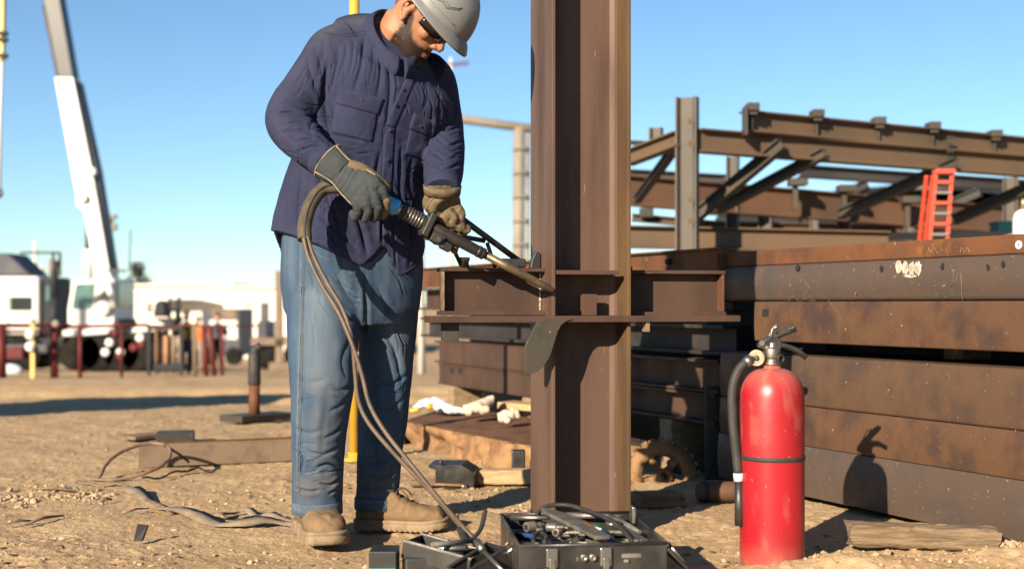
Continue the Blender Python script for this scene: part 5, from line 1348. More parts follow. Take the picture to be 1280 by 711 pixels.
je.folds([
 ([(366, 468), (388, 478), (412, 472)], 3, 12), ([(412, 480), (428, 488), (442, 480)], 4, 9), ([(368, 505), (386, 498), (404, 506)], 3, 10), ([(410, 515), (424, 508), (436, 498)], 4, 9), ([(366, 532), (384, 541), (402, 538)], 4, 9),
 ([(404, 548), (418, 542), (432, 528)], 5, 8), ([(366, 560), (378, 572), (376, 590), (384, 602)], 8, 7), ([(384, 562), (402, 568), (424, 560)], 6, 8), ([(392, 586), (410, 580), (430, 588)], 8, 6), ([(396, 602), (412, 606), (428, 596)], 8, 6), ([(368, 608), (384, 614), (402, 612)], 7, 6), ([(410, 618), (420, 612), (428, 616)], 5, 5),
 ([(418, 338), (434, 368), (452, 390)], 7, 11), ([(398, 326), (420, 350), (446, 370)], 4, 11), ([(430, 398), (444, 402), (456, 412)], 7, 9), ([(456, 350), (458, 390), (456, 424)], 9, 8), ([(376, 330), (370, 380), (372, 430)], 3, 10), ([(440, 420), (428, 450), (434, 474)], 4, 12), ([(386, 346), (400, 362), (420, 372)], 3, 10),
 ([(372, 632), (397, 633), (426, 629)], 4, 4), ([(445, 622), (472, 626), (498, 620)], 4, 4),
 ([(470, 356), (490, 390), (514, 402)], 6, 10), ([(474, 405), (494, 440), (503, 482)], 9, 11), ([(470, 474), (490, 480), (512, 466)], 6, 9), ([(466, 505), (484, 512), (506, 498)], 5, 9), ([(455, 545), (478, 554), (502, 538)], 6, 9), ([(450, 572), (470, 580), (500, 566)], 7, 7), ([(456, 592), (476, 598), (500, 586)], 7, 6), ([(448, 606), (466, 612), (486, 606)], 6, 5),
])
je.folds(wrinkles([(398, 578, 14, 22, 0, 26, 34, 16, 3.4), (402, 492, 16, 18, 8, 30, 36, 9, 2.6), (412, 385, 18, 24, 60, 26, 40, 8, 2.4), (445, 355, 12, 18, 40, 24, 36, 7, 3.2), (474, 570, 12, 28, 0, 24, 30, 12, 3.2), (492, 430, 10, 30, 68, 20, 40, 8, 3.0), (482, 490, 10, 16, -8, 22, 30, 6, 3.0), (380, 440, 8, 50, 86, 8, 50, 5, 1.8)], 9))
je.paint('fade', [([(395, 370), (400, 420), (402, 470)], 0.75, 55), ([(395, 520), (395, 560)], 0.35, 35), ([(377, 302), (375, 420), (372, 520), (371, 612)], 0.7, 4.5), ([(495, 400), (500, 450)], 0.5, 40), ([(368, 634), (397, 636), (426, 632)], 0.5, 6), ([(385, 569), (415, 565)], 0.4, 10), ([(385, 592), (412, 592)], 0.4, 9)])
je.paint('deep', [([(379.5, 302), (378, 420), (375.5, 520), (374, 612)], 0.7, 3), ([(455, 340), (456, 410)], 0.6, 9), ([(360, 420), (362, 560)], 0.25, 20)])
je.paint('dust', [([(380, 610), (420, 600)], 0.9, 45), ([(400, 570), (410, 520)], 0.45, 50), ([(395, 480), (408, 490)], 0.4, 40), ([(455, 610), (495, 605)], 0.7, 45)])
je_o = je.build('jeans', 'denim', wk)
for pts in ([(377, 304), (375.5, 420), (373, 520), (371.5, 616)], [(380, 304), (378.5, 420), (376, 520), (374.5, 616)], [(458, 352), (457, 385), (455, 406)], [(366, 630), (397, 631.5), (427, 627)], [(445, 622), (472, 625), (498, 619)], [(388, 302), (398, 318), (416, 326)]):
    je.seam('seam', pts, 0.0011, 'denim_thread', je_o)
for a, b, r in (((396.5, 626, 4.06), (396.5, 641, 4.06), 31.6), ((471.5, 620.5, 4.29), (471.5, 635, 4.29), 28.4)):
    mb = MB(); pa, pb = W(*a), W(*b); k = r * a[2] / F
    mb.tube([pa, pa.lerp(pb, 0.1), pa.lerp(pb, 0.5), pa.lerp(pb, 0.9), pb, pb + Z * 0.004, pa.lerp(pb, 0.5)], [k * 0.985, k, k * 1.005, k * 1.01, k, k * 0.95, k * 0.93], 40); mb.build('trouser_hem', 'denim_seam', je_o)

# ------------------------------------------------------------------ boots
def boot(c, yaw, sc, label):
    c = Vector(c); fd = Vector((math.sin(yaw), -math.cos(yaw), 0)); sd = Vector((math.cos(yaw), math.sin(yaw), 0))
    def L(t, s, z): return c + (fd * t + sd * s + Z * z) * sc
    secs = [(-0.088, 0.020, 0.060), (-0.080, 0.034, 0.105), (-0.055, 0.041, 0.135), (-0.02, 0.043, 0.150), (0.02, 0.044, 0.146), (0.055, 0.045, 0.122), (0.085, 0.048, 0.103), (0.115, 0.0515, 0.090), (0.150, 0.0535, 0.083), (0.180, 0.050, 0.078), (0.203, 0.041, 0.069), (0.216, 0.027, 0.056), (0.221, 0.010, 0.042)]
    m = MB(); rg_ = []
    for t, hw, hh in secs:
        r = []
        for i in range(32):
            a = 2 * math.pi * i / 32; cs, sn = math.cos(a), math.sin(a); mid = 0.022 + (hh - 0.022) * 0.42
            p = 2.6
            s = hw * math.copysign(abs(cs) ** (2 / p), cs); z = mid + (hh - mid if sn > 0 else mid - 0.020) * math.copysign(abs(sn) ** (2 / p), sn)
            r.append(L(t, s, z))
        rg_.append(r)
    m.loft(rg_)
    m.tube([L(-0.018, 0, 0.07), L(-0.022, 0, 0.14), L(-0.024, 0, 0.205)], [0.050 * sc, 0.049 * sc, 0.050 * sc], 24)
    m.tube([L(0.155, -0.035, 0.055), L(0.185, 0, 0.055), L(0.155, 0.035, 0.055)], [0.022 * sc, 0.026 * sc, 0.022 * sc], 14)   # toe cap fullness
    V, Fc = union(m, 0.0045, 5)
    N = normals_of(V, Fc); rel = V - np.array(c); t = rel @ np.array(fd) / sc; z = rel[:, 2] / sc; s = rel @ np.array(sd) / sc
    D = -0.0022 * np.exp(-((t - 0.128 + 0.25 * (z - 0.09)) / 0.006) ** 2) * (z > 0.03) - 0.0025 * np.exp(-((t - 0.072 - 0.2 * (z - 0.1)) / 0.006) ** 2) * (z > 0.07) - 0.0022 * np.exp(-((t - 0.098 - 0.2 * (z - 0.1)) / 0.005) ** 2) * (z > 0.06)
    D += (fbm(t * 60 + 9, z * 60 + s * 60, 3, 8) - 0.5) * 0.004 - 0.002 * np.exp(-((t + 0.035 + 0.3 * (z - 0.1)) / 0.005) ** 2)
    V = V + N * D[:, None] * sc
    o = mesh_obj('boot', V, Fc, 'boot', wk); o['label'] = label
    def outl(grow):
        out = [(-0.094, 0), (-0.090, 0.024), (-0.072, 0.039), (-0.02, 0.043), (0.04, 0.044), (0.09, 0.051), (0.14, 0.0575), (0.185, 0.0545), (0.212, 0.042), (0.228, 0.020), (0.232, 0)]
        full = [(t, s + grow * (1 if s > 0 else 0)) for t, s in out] + [(t, -s - grow * (1 if s > 0 else 0)) for t, s in out[-2:0:-1]]
        full = [(full[i][0] + (grow if full[i][0] > 0.2 else (-grow if full[i][0] < -0.08 else 0)), full[i][1]) for i in range(len(full))]
        q = curve_pts([Vector((t, s, 0)) for t, s in full + [full[0]]], 4)[:-1]; return q
    mb = MB(); prof = [(0.0, -0.002), (0.003, 0.004), (0.003, 0.017), (0.001, 0.020), (0.001, 0.022), (0.0035, 0.025), (0.003, 0.031), (-0.003, 0.034)]
    rings = [[L(p.x, p.y, h + max(0, p.x - 0.15) * 0.12) for p in outl(g)] for g, h in prof]; mb.loft(rings); so = mb.build('sole', 'boot_sole', o)
    for k in range(16):
        t_ = -0.075 + k * 0.0185
        if -0.005 < t_ < 0.02: continue
        for sg in (-1, 1):
            w_ = interp_list([-0.094, -0.072, 0.04, 0.14, 0.19, 0.232], [0.02, 0.040, 0.045, 0.058, 0.054, 0.02], t_)
            mb = MB(); mb.box(L(t_, sg * (w_ + 0.0012), 0.006 + max(0, t_ - 0.15) * 0.12), (0.010 * sc, 0.006 * sc, 0.017 * sc), fd, sd, Z); mb.build('tread_lug', 'boot_sole', so, 0.001)
    bv = BVHTree.FromPolygons(V.tolist(), Fc)
    for k in range(4):                        # laces
        t_ = 0.050 + 0.018 * k; pts = []
        for i in range(9):
            s_ = -0.024 + 0.006 * i; tt_ = t_ + 0.010 * (i / 8 - 0.5) * (1 if k % 2 else -1)
            h_ = bv.ray_cast(L(tt_, s_, 0.4), Vector((0, 0, -1)))[0]
            if h_ is None: continue
            pts.append(h_ + Z * 0.002)
        if len(pts) > 3: mb = MB(); mb.tube(pts, 0.0027 * sc, 8); mb.build('lace', 'lace', o)
    a = bv.ray_cast(L(0.052, 0.0, 0.4), Vector((0, 0, -1)))[0]
    if a is not None:
        for pp in ([(0, 0, 0.004), (0.012, 0.02, 0.012), (0.03, 0.034, 0.002), (0.045, 0.040, -0.02)], [(0, 0, 0.004), (0.014, -0.018, 0.014), (0.034, -0.028, 0.000), (0.05, -0.034, -0.018)]):
            mb = MB(); mb.tube(curve_pts([a + fd * p[0] + sd * p[1] + Z * p[2] for p in pp], 5), 0.0024, 7); mb.build('lace', 'lace', o)
    return o
rb = W(397, 640, 4.075); lb = W(466, 640, 4.29)
boot((rb.x - 0.026, 4.13, 0.012), R(22), 1.17, 'tan leather work boot pointing at the viewer')
boot((-0.434, 4.27, 0.004), R(84), 0.97, 'tan leather work boot pointing right')

# ------------------------------------------------------------------ hard hat and sunglasses
hh = MB(); rings = []
nh = 64
HP = R(-3)
def hat(x, s, h):
    dx, dh = x, h - 0.05
    return HD(dx * math.cos(HP) - dh * math.sin(HP) + 0.004, s, 0.05 + dx * math.sin(HP) + dh * math.cos(HP))
for k in range(17):
    a = math.pi / 2 * k / 16; r = math.cos(a) ** 0.86; z_ = 0.048 + 0.142 * math.sin(a) ** 1.04
    ring = []
    for i in range(nh):
        t = 2 * math.pi * i / nh; cs, sn = math.cos(t), math.sin(t)
        ridge = 1.0 + 0.022 * math.exp(-(sn / 0.16) ** 2) * (0.3 + 0.7 * math.sin(a))
        ring.append(hat((0.147 if cs > 0 else 0.140) * cs * max(r, 0.02) * ridge, 0.117 * sn * max(r, 0.02), z_ * ridge + (0.008 * cs * (1 - math.sin(a)) if cs < 0 else 0)))
    rings.append(ring)
hh.loft(rings, True)
hat_o = hh.build('hard_hat', 'helmet', wk); hat_o['label'] = 'grey hard hat with a front brim'
# brim: thin lip, long visor at the front
bm_ = MB(); rin = []; 
def lipw(t):
    c = math.cos(t); return 0.009 + 0.020 * max(0, c) ** 2.2
prof = [(0.0, 0.006), (0.5, 0.0005), (0.93, -0.0075), (1.0, -0.0085), (1.0, -0.0125), (0.92, -0.0115), (0.4, -0.004), (0.0, -0.002)]
for k, dz in prof:
    ring = []
    for i in range(nh):
        t = 2 * math.pi * i / nh; cs, sn = math.cos(t), math.sin(t); e = 0.997 + lipw(t) * k / 0.14
        ring.append(hat((0.147 if cs > 0 else 0.140) * cs * e, 0.117 * sn * (0.997 + (0.010 + 0.012 * max(0, cs)) * k / 0.117), 0.048 + dz * (1 + 0.7 * max(0, cs)) + (0.008 * cs if cs < 0 else 0)))
    rin.append(ring)
bm_.loft(rin + [rin[0]], False); bm_.build('brim', 'helmet', hat_o)
# raised chevron moulding on the side
def hat_surf(al, t, lift=0.0):
    r = math.cos(al) ** 0.86; z_ = 0.048 + 0.142 * math.sin(al) ** 1.04; cs, sn = math.cos(t), math.sin(t); k = 1 + lift
    return hat((0.147 if cs > 0 else 0.140) * cs * r * k, 0.117 * sn * r * k, 0.048 + (z_ - 0.048) * k)
def chev(pts, rad, mat):
    mb = MB(); q = []
    for (a0, t0), (a1, t1) in zip(pts, pts[1:]):
        for k in range(6): q.append(hat_surf(R(lerp(a0, a1, k / 6)), R(lerp(t0, t1, k / 6)), 0.006))
    q.append(hat_surf(R(pts[-1][0]), R(pts[-1][1]), 0.006)); mb.tube(q, rad, 6); mb.build('moulding', mat, hat_o)
chev([(20, 76), (25, 64), (23, 58), (33, 42)], 0.0022, 'helmet')
chev([(17, 77), (22, 65), (20, 58), (30, 43)], 0.0016, 'helmet_mark')
chev([(30, 92), (14, 82)], 0.0013, 'helmet_mark')
chev([(12, 100), (12, 70), (12, 35)], 0.0012, 'helmet')
# suspension band edge under the rim
mb = MB(); rr = []
for i in range(48):
    t = 2 * math.pi * i / 48; rr.append((math.cos(t), math.sin(t)))
mb.loft([[HD(0.100 * c - 0.002, 0.080 * s, h) for c, s in rr] for h in (0.052, 0.034)], False); bo = mb.build('head_band', 'black_plastic', hat_o)
so_ = bo.modifiers.new('solid', 'SOLIDIFY'); so_.thickness = 0.003
# sunglasses
gl = MB(); R0 = []
for k in range(25):
    t = R(-74) + R(148) * k / 24; c, s = math.cos(t), math.sin(t); w = 0.021 - 0.006 * math.exp(-(t / 0.13) ** 2) - 0.006 * (abs(t) / R(74)) ** 4
    x, y = 0.006 + 0.100 * c ** 0.8 if c > 0 else 0, 0.081 * s
    hm0 = 0.016
    R0.append([HD(x, y, hm0 + w), HD(x + 0.004 * c, y + 0.004 * s, hm0), HD(x - 0.003, y, hm0 - w), HD(x - 0.005, y * 0.97, hm0 - w), HD(x - 0.003, y * 0.97, hm0), HD(x - 0.004, y * 0.97, hm0 + w)])
gl.loft(R0, True); sg_o = gl.build('sunglasses', 'lens', wk); sg_o['label'] = 'dark wraparound sunglasses'
for sg in (-1, 1):
    mb = MB(); mb.tube(curve_pts([HD(0.034, sg * 0.080, 0.024), HD(0.015, sg * 0.0815, 0.028), HD(-0.012, sg * 0.0815, 0.030), HD(-0.03, sg * 0.080, 0.018)], 4), [0.006] * 13, 8, flat=0.5); mb.build('temple_arm', 'black_gloss', sg_o)
mb = MB(); mb.tube([p[0] for p in R0], 0.0032, 6); mb.build('frame_rim', 'black_gloss', sg_o)

# ------------------------------------------------------------------ torch axis (hands close on it)
TA, TB = W(440, 231, 3.865), W(691, 363, 4.075)
tdir = (TB - TA).normalized()
def TU(u):                                    # point of the torch axis seen at photo column u
    lo_, hi_ = -0.3, 1.4
    for _ in range(50):
        mid = (lo_ + hi_) / 2
        if proj(TA.lerp(TB, mid))[0] < u: lo_ = mid
        else: hi_ = mid
    return TA.lerp(TB, lo_)

# ------------------------------------------------------------------ gloves
def finger(m, pts, r0, r1):
    q = curve_pts(pts, 5); rr_ = [lerp(r0, r1, i / (len(q) - 1)) for i in range(len(q))]; rr_[-1] *= 0.7; m.tube(q, rr_, 12)
def slab(m, rows_, up_hint):
    """rows: (centre, half width vector, half thickness vector)"""
    rings = []
    for c, a, b in rows_:
        rings.append([c + a * math.copysign(abs(math.cos(t)) ** 0.8, math.cos(t)) + b * math.copysign(abs(math.sin(t)) ** 0.8, math.sin(t)) for t in [2 * math.pi * k / 28 for k in range(28)]])
    m.loft(rings)
# right glove: back of the hand to the camera, fingers curled round the grip, thumb along its top
YG = 3.815
pw, pk = W(411, 202, 3.862), W(461, 243, YG)
hd = (pk - pw).normalized(); toward = Vector((0, -1, 0)); wv = hd.cross(toward).normalized()
if wv.z < 0: wv = -wv
bk = hd.cross(wv).normalized()
if bk.y > 0: bk = -bk
m = MB()
L_ = (pk - pw).length
slab(m, [(pw + hd * (L_ * t), wv * a, bk * b) for t, a, b in ((0.30, 0.043, 0.026), (0.45, 0.046, 0.027), (0.62, 0.053, 0.028), (0.80, 0.058, 0.028), (0.95, 0.058, 0.025), (1.08, 0.052, 0.018))], None)
m.ball(pw + hd * L_ * 0.60 + wv * 0.030 - bk * 0.004, 0.027, 10)
kn = [(W(475, 233, 3.815), W(483, 252, 3.825), W(480, 268, 3.852), W(472, 270, 3.888)), (W(468, 243, 3.806), W(473, 261, 3.815), W(468, 273, 3.845), W(461, 269, 3.880)), (W(457, 250, 3.806), W(461, 265, 3.815), W(456, 274, 3.845), W(450, 267, 3.880)), (W(446, 253, 3.814), W(448, 265, 3.822), W(444, 272, 3.848), W(440, 264, 3.876))]
for i, kk in enumerate(kn):
    st_ = pk.lerp(kk[0], 0.45) - hd * 0.02
    finger(m, [st_, kk[0], kk[1]], 0.0155, 0.0145 if i < 3 else 0.013)
GV, GF = union(m, 0.0034, 3)
GN = normals_of(GV, GF)
rel = (GV - np.array(pw)); tl_ = rel @ np.array(hd) / L_; tw_ = rel @ np.array(wv)
Dg = (np.sin(tl_ * 62 + np.sin(tw_ * 70) * 1.6) * 0.0016) * smooth(0.25, 0.35, tl_) * smooth(0.75, 0.6, tl_) + (fbm(tl_ * 12, tw_ * 90 + 4, 3, 4) - 0.5) * 0.006
GV = GV + GN * Dg[:, None]
gr = mesh_obj('glove', GV, GF, 'glove_grey', wk); gr['label'] = 'grey-backed work glove with tan fingers'
for i, kk in enumerate(kn):
    m = MB(); finger(m, [kk[1].lerp(kk[0], 0.10), kk[1], kk[2], kk[3]], 0.0150 if i < 3 else 0.0135, 0.0120)
    V_, F_ = union(m, 0.0032, 3); mesh_obj('finger', V_, F_, 'glove_tan' if i < 1 else 'glove_grey', gr)
m = MB(); finger(m, [W(437, 207, 3.835), W(454, 212, 3.828), W(470, 223, 3.835), W(487, 237, 3.862)], 0.0195, 0.0130)
m.ball(W(446, 212, 3.835), 0.022, 10)
V_, F_ = union(m, 0.0032, 3); mesh_obj('thumb', V_, F_, 'glove_tan', gr)
m = MB(); rings = []
for t, a, b in ((-0.02, 0.0585, 0.041), (0.0, 0.0590, 0.042), (0.16, 0.0545, 0.036), (0.34, 0.0475, 0.030), (0.36, 0.045, 0.028)):
    c = pw + hd * (L_ * t); rings.append([c + wv * a * math.cos(q) + bk * b * math.sin(q) for q in [2 * math.pi * k / 36 for k in range(36)]])
m.loft(rings); cu = m.build('gauntlet_cuff', 'glove_grey', gr)
m = MB(); c = pw + hd * (L_ * -0.015); ring = [c + wv * 0.0598 * math.cos(q) + bk * 0.0428 * math.sin(q) for q in [2 * math.pi * k / 36 for k in range(37)]]; m.tube(ring, 0.0026, 7, False); m.build('piping', 'piping', gr)
m = MB(); m.tube(curve_pts([pw + hd * (L_ * t) + wv * a + bk * b for t, a, b in ((0.0, 0.050, 0.026), (0.3, 0.043, 0.016), (0.6, 0.050, 0.016), (0.9, 0.057, 0.012))], 5), 0.0024, 7); m.build('piping', 'piping', gr)
m = MB(); m.tube(curve_pts([pw + hd * (L_ * t) + wv * a + bk * b for t, a, b in ((0.0, -0.050, 0.026), (0.3, -0.042, 0.016), (0.6, -0.050, 0.014), (0.9, -0.056, 0.010))], 5), 0.0022, 7); m.build('piping', 'piping', gr)
# left glove: tan fist over the barrel, thumb folded on the near side
m = MB()
tq = TU(556)
wr_, pc = W(553, 236, 3.970), tq + Z * 0.052 + Vector((0.004, 0.020, 0))
slab(m, [(W(552.5, 234, 3.965), Vector((0.050, 0.012, 0)), Vector((-0.010, 0.040, 0))), (W(552, 244, 3.975), Vector((0.052, 0.012, 0)), Vector((-0.010, 0.036, 0))), (W(552.5, 256, 3.995), Vector((0.060, 0.020, -0.01)), Vector((-0.010, 0.032, 0))), (W(555, 268, 4.015), Vector((0.064, 0.030, -0.02)), Vector((-0.010, 0.030, 0))), (W(558, 278, 4.030), Vector((0.058, 0.036, -0.03)), Vector((-0.010, 0.026, 0)))], None)
for i in range(4):
    c = TU(541 + i * 11.5); s_ = 0.0215
    up_ = (Z - tdir * Z.dot(tdir)).normalized(); out = tdir.cross(up_).normalized()
    if out.y < 0: out = -out                  # away from the camera
    rr_ = 0.030
    finger(m, [c + up_ * 0.050 + out * 0.006, c + out * (rr_ + 0.016) + up_ * 0.022, c + out * (rr_ + 0.012) - up_ * 0.016, c - up_ * (rr_ + 0.002) + out * 0.016], 0.0165, 0.0130)
# knuckle row bulges
for i in range(4): m.ball(TU(543 + i * 11) + Z * 0.046 + Vector((0, 0.012, 0)), 0.0175, 10)
finger(m, [W(540, 262, 3.957), W(545, 252, 3.943), W(556, 246, 3.937), W(561, 247, 3.939)], 0.0185, 0.0135)
finger(m, [W(570, 256, 3.973), W(577, 268, 3.981), W(573, 280, 3.987)], 0.0145, 0.0120)
m.ball(W(561, 264, 4.000), 0.036, 12)
finger(m, [W(560, 262, 3.963), W(568, 273, 3.965), W(563, 282, 3.983)], 0.0140, 0.0115)
GV, GF = union(m, 0.0034, 3); GN = normals_of(GV, GF)
GV = GV + GN * ((fbm(GV[:, 0] * 60 + 4, GV[:, 2] * 60 + GV[:, 1] * 30, 3, 14) - 0.5) * 0.007)[:, None]
gl2 = mesh_obj('glove', GV, GF, 'glove_tan', wk); gl2['label'] = 'tan leather work glove'
m = MB(); m.tube([W(553, 232, 3.963), W(552.6, 243, 3.971)], [0.0600, 0.0560], 32); m.build('glove_cuff', 'glove_tan', gl2)
m = MB(); m.tube(curve_pts([W(531, 262, 3.945), W(541, 247, 3.930), W(551, 236, 3.920)], 6), 0.0018, 6); m.build('piping', 'piping', gl2)

# ================================================================== TORCH with its leather-sleeved leads
to = thing('cutting_torch', 'long cutting torch with blue grip, black body and leather-sleeved leads', 'torch', TU(530))
def tseg(name, u0, u1, prof, mat, n=24, parent=None):
    a, b = TU(u0), TU(u1); L = (b - a).length; m = MB(); m.lathe(a, tdir, [(r, t * L) for r, t in prof], n); return m.build(name, mat, parent or to)
tseg('handle_core', 440, 474, [(0.020, 0), (0.021, 0.3), (0.021, 1)], 'black_rubber')
tseg('blue_grip', 472, 497, [(0.0235, 0), (0.0265, 0.1), (0.026, 0.35), (0.0235, 0.5), (0.0255, 0.75), (0.0262, 0.95), (0.022, 1)], 'blue_grip', 8)
tseg('grip_ring', 495, 502, [(0.019, 0), (0.019, 1)], 'chrome')
bo = tseg('body', 500, 533, [(0.020, 0), (0.0235, 0.06), (0.0235, 0.95), (0.020, 1)], 'black_rubber', 20)
for k in range(7):
    tseg('rib', 504 + k * 3.6, 505.8 + k * 3.6, [(0.0236, 0), (0.0248, 0.2), (0.0248, 0.8), (0.0236, 1)], 'black_rubber', 20, bo)
for k in range(6):
    tseg('rating_mark', 507.0 + k * 3.6, 508.0 + k * 3.6, [(0.0236, 0), (0.0240, 0.5), (0.0236, 1)], 'chrome', 20, bo)
c = TU(535); up_ = (Z - tdir * Z.dot(tdir)).normalized(); sd_ = tdir.cross(up_).normalized()
m = MB(); m.box(c, (0.022, 0.050, 0.078), tdir, sd_, up_); m.build('clamp_block', 'black_plastic', to, 0.004)
m = MB(); m.box(TU(532) - up_ * 0.004, (0.014, 0.040, 0.056), tdir, sd_, up_); m.build('clamp_plate', 'steel_grey', to, 0.003)
m = MB(); m.lathe(c + up_ * 0.040, up_, [(0.009, 0), (0.009, 0.016), (0.005, 0.02)], 12); m.build('clamp_screw', 'black_plastic', to)
m = MB(); m.box(TU(550) - up_ * 0.026, (0.045, 0.034, 0.030), tdir, sd_, up_); m.build('valve_block', 'steel_grey', to, 0.004)
m = MB(); m.lathe(TU(554) - up_ * 0.026 - sd_ * 0.0 + Vector((0, -0.018, 0)), (0, -1, 0), [(0.010, 0), (0.010, 0.006), (0.005, 0.007)], 14); m.build('valve_screw', 'steel_dark', to)
m = MB(); m.box(TU(563) - up_ * 0.034, (0.035, 0.028, 0.026), tdir, sd_, up_); m.build('lever_block', 'black_plastic', to, 0.004)
tseg('barrel', 540, 600, [(0.015, 0), (0.0178, 0.04), (0.0178, 0.9), (0.016, 1)], 'barrel')
tseg('collar', 596, 606, [(0.017, 0), (0.019, 0.15), (0.019, 0.4), (0.017, 0.45), (0.0185, 0.6), (0.0185, 0.9), (0.014, 1)], 'barrel')
tseg('nozzle', 605, 692, [(0.0125, 0), (0.013, 0.5), (0.0120, 0.9), (0.0075, 0.985), (0.004, 1)], 'nozzle')
# leads
hp = curve_pts([TU(450) + Vector((0, 0.01, 0)), W(424, 233, 3.885), W(403, 237, 3.880), W(388, 256, 3.845), W(381, 280, 3.82), W(381, 300, 3.80)], 8)
m = MB(); m.tube(hp, [0.018] * 8 + [0.0215] * (len(hp) - 8), 18); sl = m.build('leather_sleeve', 'hose_leather', to); sl['label'] = 'brown leather sleeve over the leads'
m = MB(); m.tube([p + Vector((0.004, -0.021, 0.0)) + Z * (0.004 if i < 20 else 0) for i, p in enumerate(hp[10:])], 0.0035, 6); m.build('seam', 'black_rubber', sl)
l1 = [W(379.5, 297, 3.775), W(386, 322, 3.765), W(402, 356, 3.745), W(424, 392, 3.72), W(441, 432, 3.70), W(453, 470, 3.69), W(462, 505, 3.68), W(482, 540, 3.66), W(518, 585, 3.62), W(556, 632, 3.60), W(588, 668, 3.60), W(606, 690, 3.55)]
l2 = [W(384, 296, 3.785), W(392, 320, 3.775), W(408, 352, 3.755), W(428, 386, 3.73), W(440, 425, 3.71), W(444, 466, 3.71), W(448, 500, 3.71), W(462, 530, 3.70), W(496, 570, 3.68), W(540, 616, 3.67), W(578, 660, 3.66), W(600, 688, 3.60)]
for i, (l, mt) in enumerate(((l1, 'cable_brown'), (l2, 'cable_brown'))):
    m = MB(); m.tube(curve_pts(l, 8), 0.0066, 12); m.build('lead', mt, to)

# black support stand resting on the stub beam, behind the left hand
ss = thing('torch_stand', 'black rod stand resting on the stub beam behind the gloved hand', 'stand', Vector((W(600, 330, 4.18).x, 4.18, ST)))
def stubtop(u):
    k = (u - CX) / F; q = cC - wC * h2
    t = (q.x - k * q.y) / (wC.x - k * wC.y); p = q - wC * t; return Vector((p.x, p.y, ST + 0.0005))
ap = W(570, 268, 4.06)
for nm, a, b, r in (('arm', ap, stubtop(655) + Z * 0.012, 0.010), ('leg', W(560, 296, 4.08), stubtop(577) + Z * 0.004, 0.0065), ('leg', W(609, 304, 4.14), stubtop(619) + Z * 0.004, 0.0065)):
    m = MB(); m.tube([a, b], r, 10); m.build(nm, 'black_plastic', ss)
m = MB(); m.tube([W(556, 292, 4.08), W(606, 301, 4.13)], 0.008, 8); m.build('cross_bar', 'black_plastic', ss)
m = MB(); m.box(stubtop(640) + Z * 0.016, (0.085, 0.05, 0.030), wC, nC, Z); m.build('magnet_base', 'black_plastic', ss, 0.006)
nb = thing('threaded_socket', 'small brass-brown socket standing on the left stub beam', 'socket', stubtop(580))
m = MB(); m.lathe(stubtop(580), Z, [(0.016, 0), (0.016, 0.022), (0.019, 0.024), (0.019, 0.034), (0.011, 0.034), (0.011, 0.010)], 20); m.build('body', 'brass', nb)
cl = thing('black_clamp', 'black clamp with a curved jaw at the stub beam\'s column end', 'clamp', stubtop(664))
m = MB(); p = stubtop(662) - nC * 0.02; m.prism([p, p + wC * 0.035, p + wC * 0.035 + Z * 0.05, p + wC * 0.02 + Z * 0.058, p + wC * 0.006 + Z * 0.03], nC * 0.03); m.build('jaw', 'black_plastic', cl, 0.003)

# ================================================================== FIRE EXTINGUISHER
eb = G(965, 704); eb.z = gz(eb.x, eb.y) - 0.004
ex = thing('fire_extinguisher', 'dusty red fire extinguisher standing in front of the girders', 'fire extinguisher', eb)
EZ = lambda v: H0 - (v - CY) / F * eb.y - eb.z
er = 40.0 * eb.y / F
ztop = EZ(459)
prof = [(er * 0.90, 0.0), (er * 0.97, 0.004), (er * 0.985, 0.012), (er * 0.985, 0.022), (er, 0.026), (er, 0.10), (er, 0.20), (er, 0.30), (er, ztop - 0.105), (er * 0.992, ztop - 0.085)]
for k in range(1, 11):
    a = math.pi / 2 * k / 10; prof.append((er * (0.28 + 0.712 * math.cos(a)), ztop - 0.085 + 0.082 * math.sin(a)))
prof += [(er * 0.27, ztop + 0.004), (er * 0.22, ztop + 0.008)]
pr2 = []
for (r0, z0), (r1, z1) in zip(prof, prof[1:]):
    n_ = max(1, int((z1 - z0) / 0.02)); pr2 += [(lerp(r0, r1, k / n_), lerp(z0, z1, k / n_)) for k in range(n_)]
pr2.append(prof[-1])
m = MB(); m.lathe(eb, Z, pr2, 64)
V = np.array(m.v); zz_ = V[:, 2] - eb.z; ang = np.arctan2(V[:, 1] - eb.y, V[:, 0] - eb.x)
nz_ = fbm(ang * 3 + 20, zz_ * 12, 3, 66)
dust = smooth(ztop - 0.075, ztop + 0.0, zz_) * (0.35 + 0.8 * nz_) + smooth(0.08, 0.0, zz_) * (0.3 + 0.7 * nz_) + 0.35 * smooth(0.60, 0.75, nz_)
cyl = mesh_obj('cylinder', V, m.f, 'red_paint', ex, {'dust': dust})
bm = bmesh.new(); bm.from_mesh(cyl.data); bmesh.ops.recalc_face_normals(bm, faces=bm.faces[:]); bm.to_mesh(cyl.data); bm.free()
m = MB(); m.lathe(eb, Z, [(er * 1.002, EZ(573.5)), (er * 1.022, EZ(573)), (er * 1.022, EZ(568)), (er * 1.002, EZ(567.5))], 64, False); st_ = m.build('strap', 'black_rubber', ex)
nb_ = eb + Z * (ztop + 0.006)
m = MB(); m.lathe(nb_, Z, [(0.026, 0), (0.026, 0.010), (0.022, 0.012), (0.022, 0.020), (0.025, 0.022), (0.025, 0.048), (0.019, 0.052), (0.017, 0.066)], 20); vb = m.build('valve', 'chrome', ex, 0.001)
def E(u, v, dy=0.0): p = W(u, v, eb.y); p.y += dy; return p
m = MB(); m.lathe(E(946, 447, -0.002), (-0.25, -1, 0), [(0.024, 0), (0.0245, 0.004), (0.0245, 0.016), (0.021, 0.020), (0.019, 0.018)], 28); ga_ = m.build('gauge', 'brass', ex)
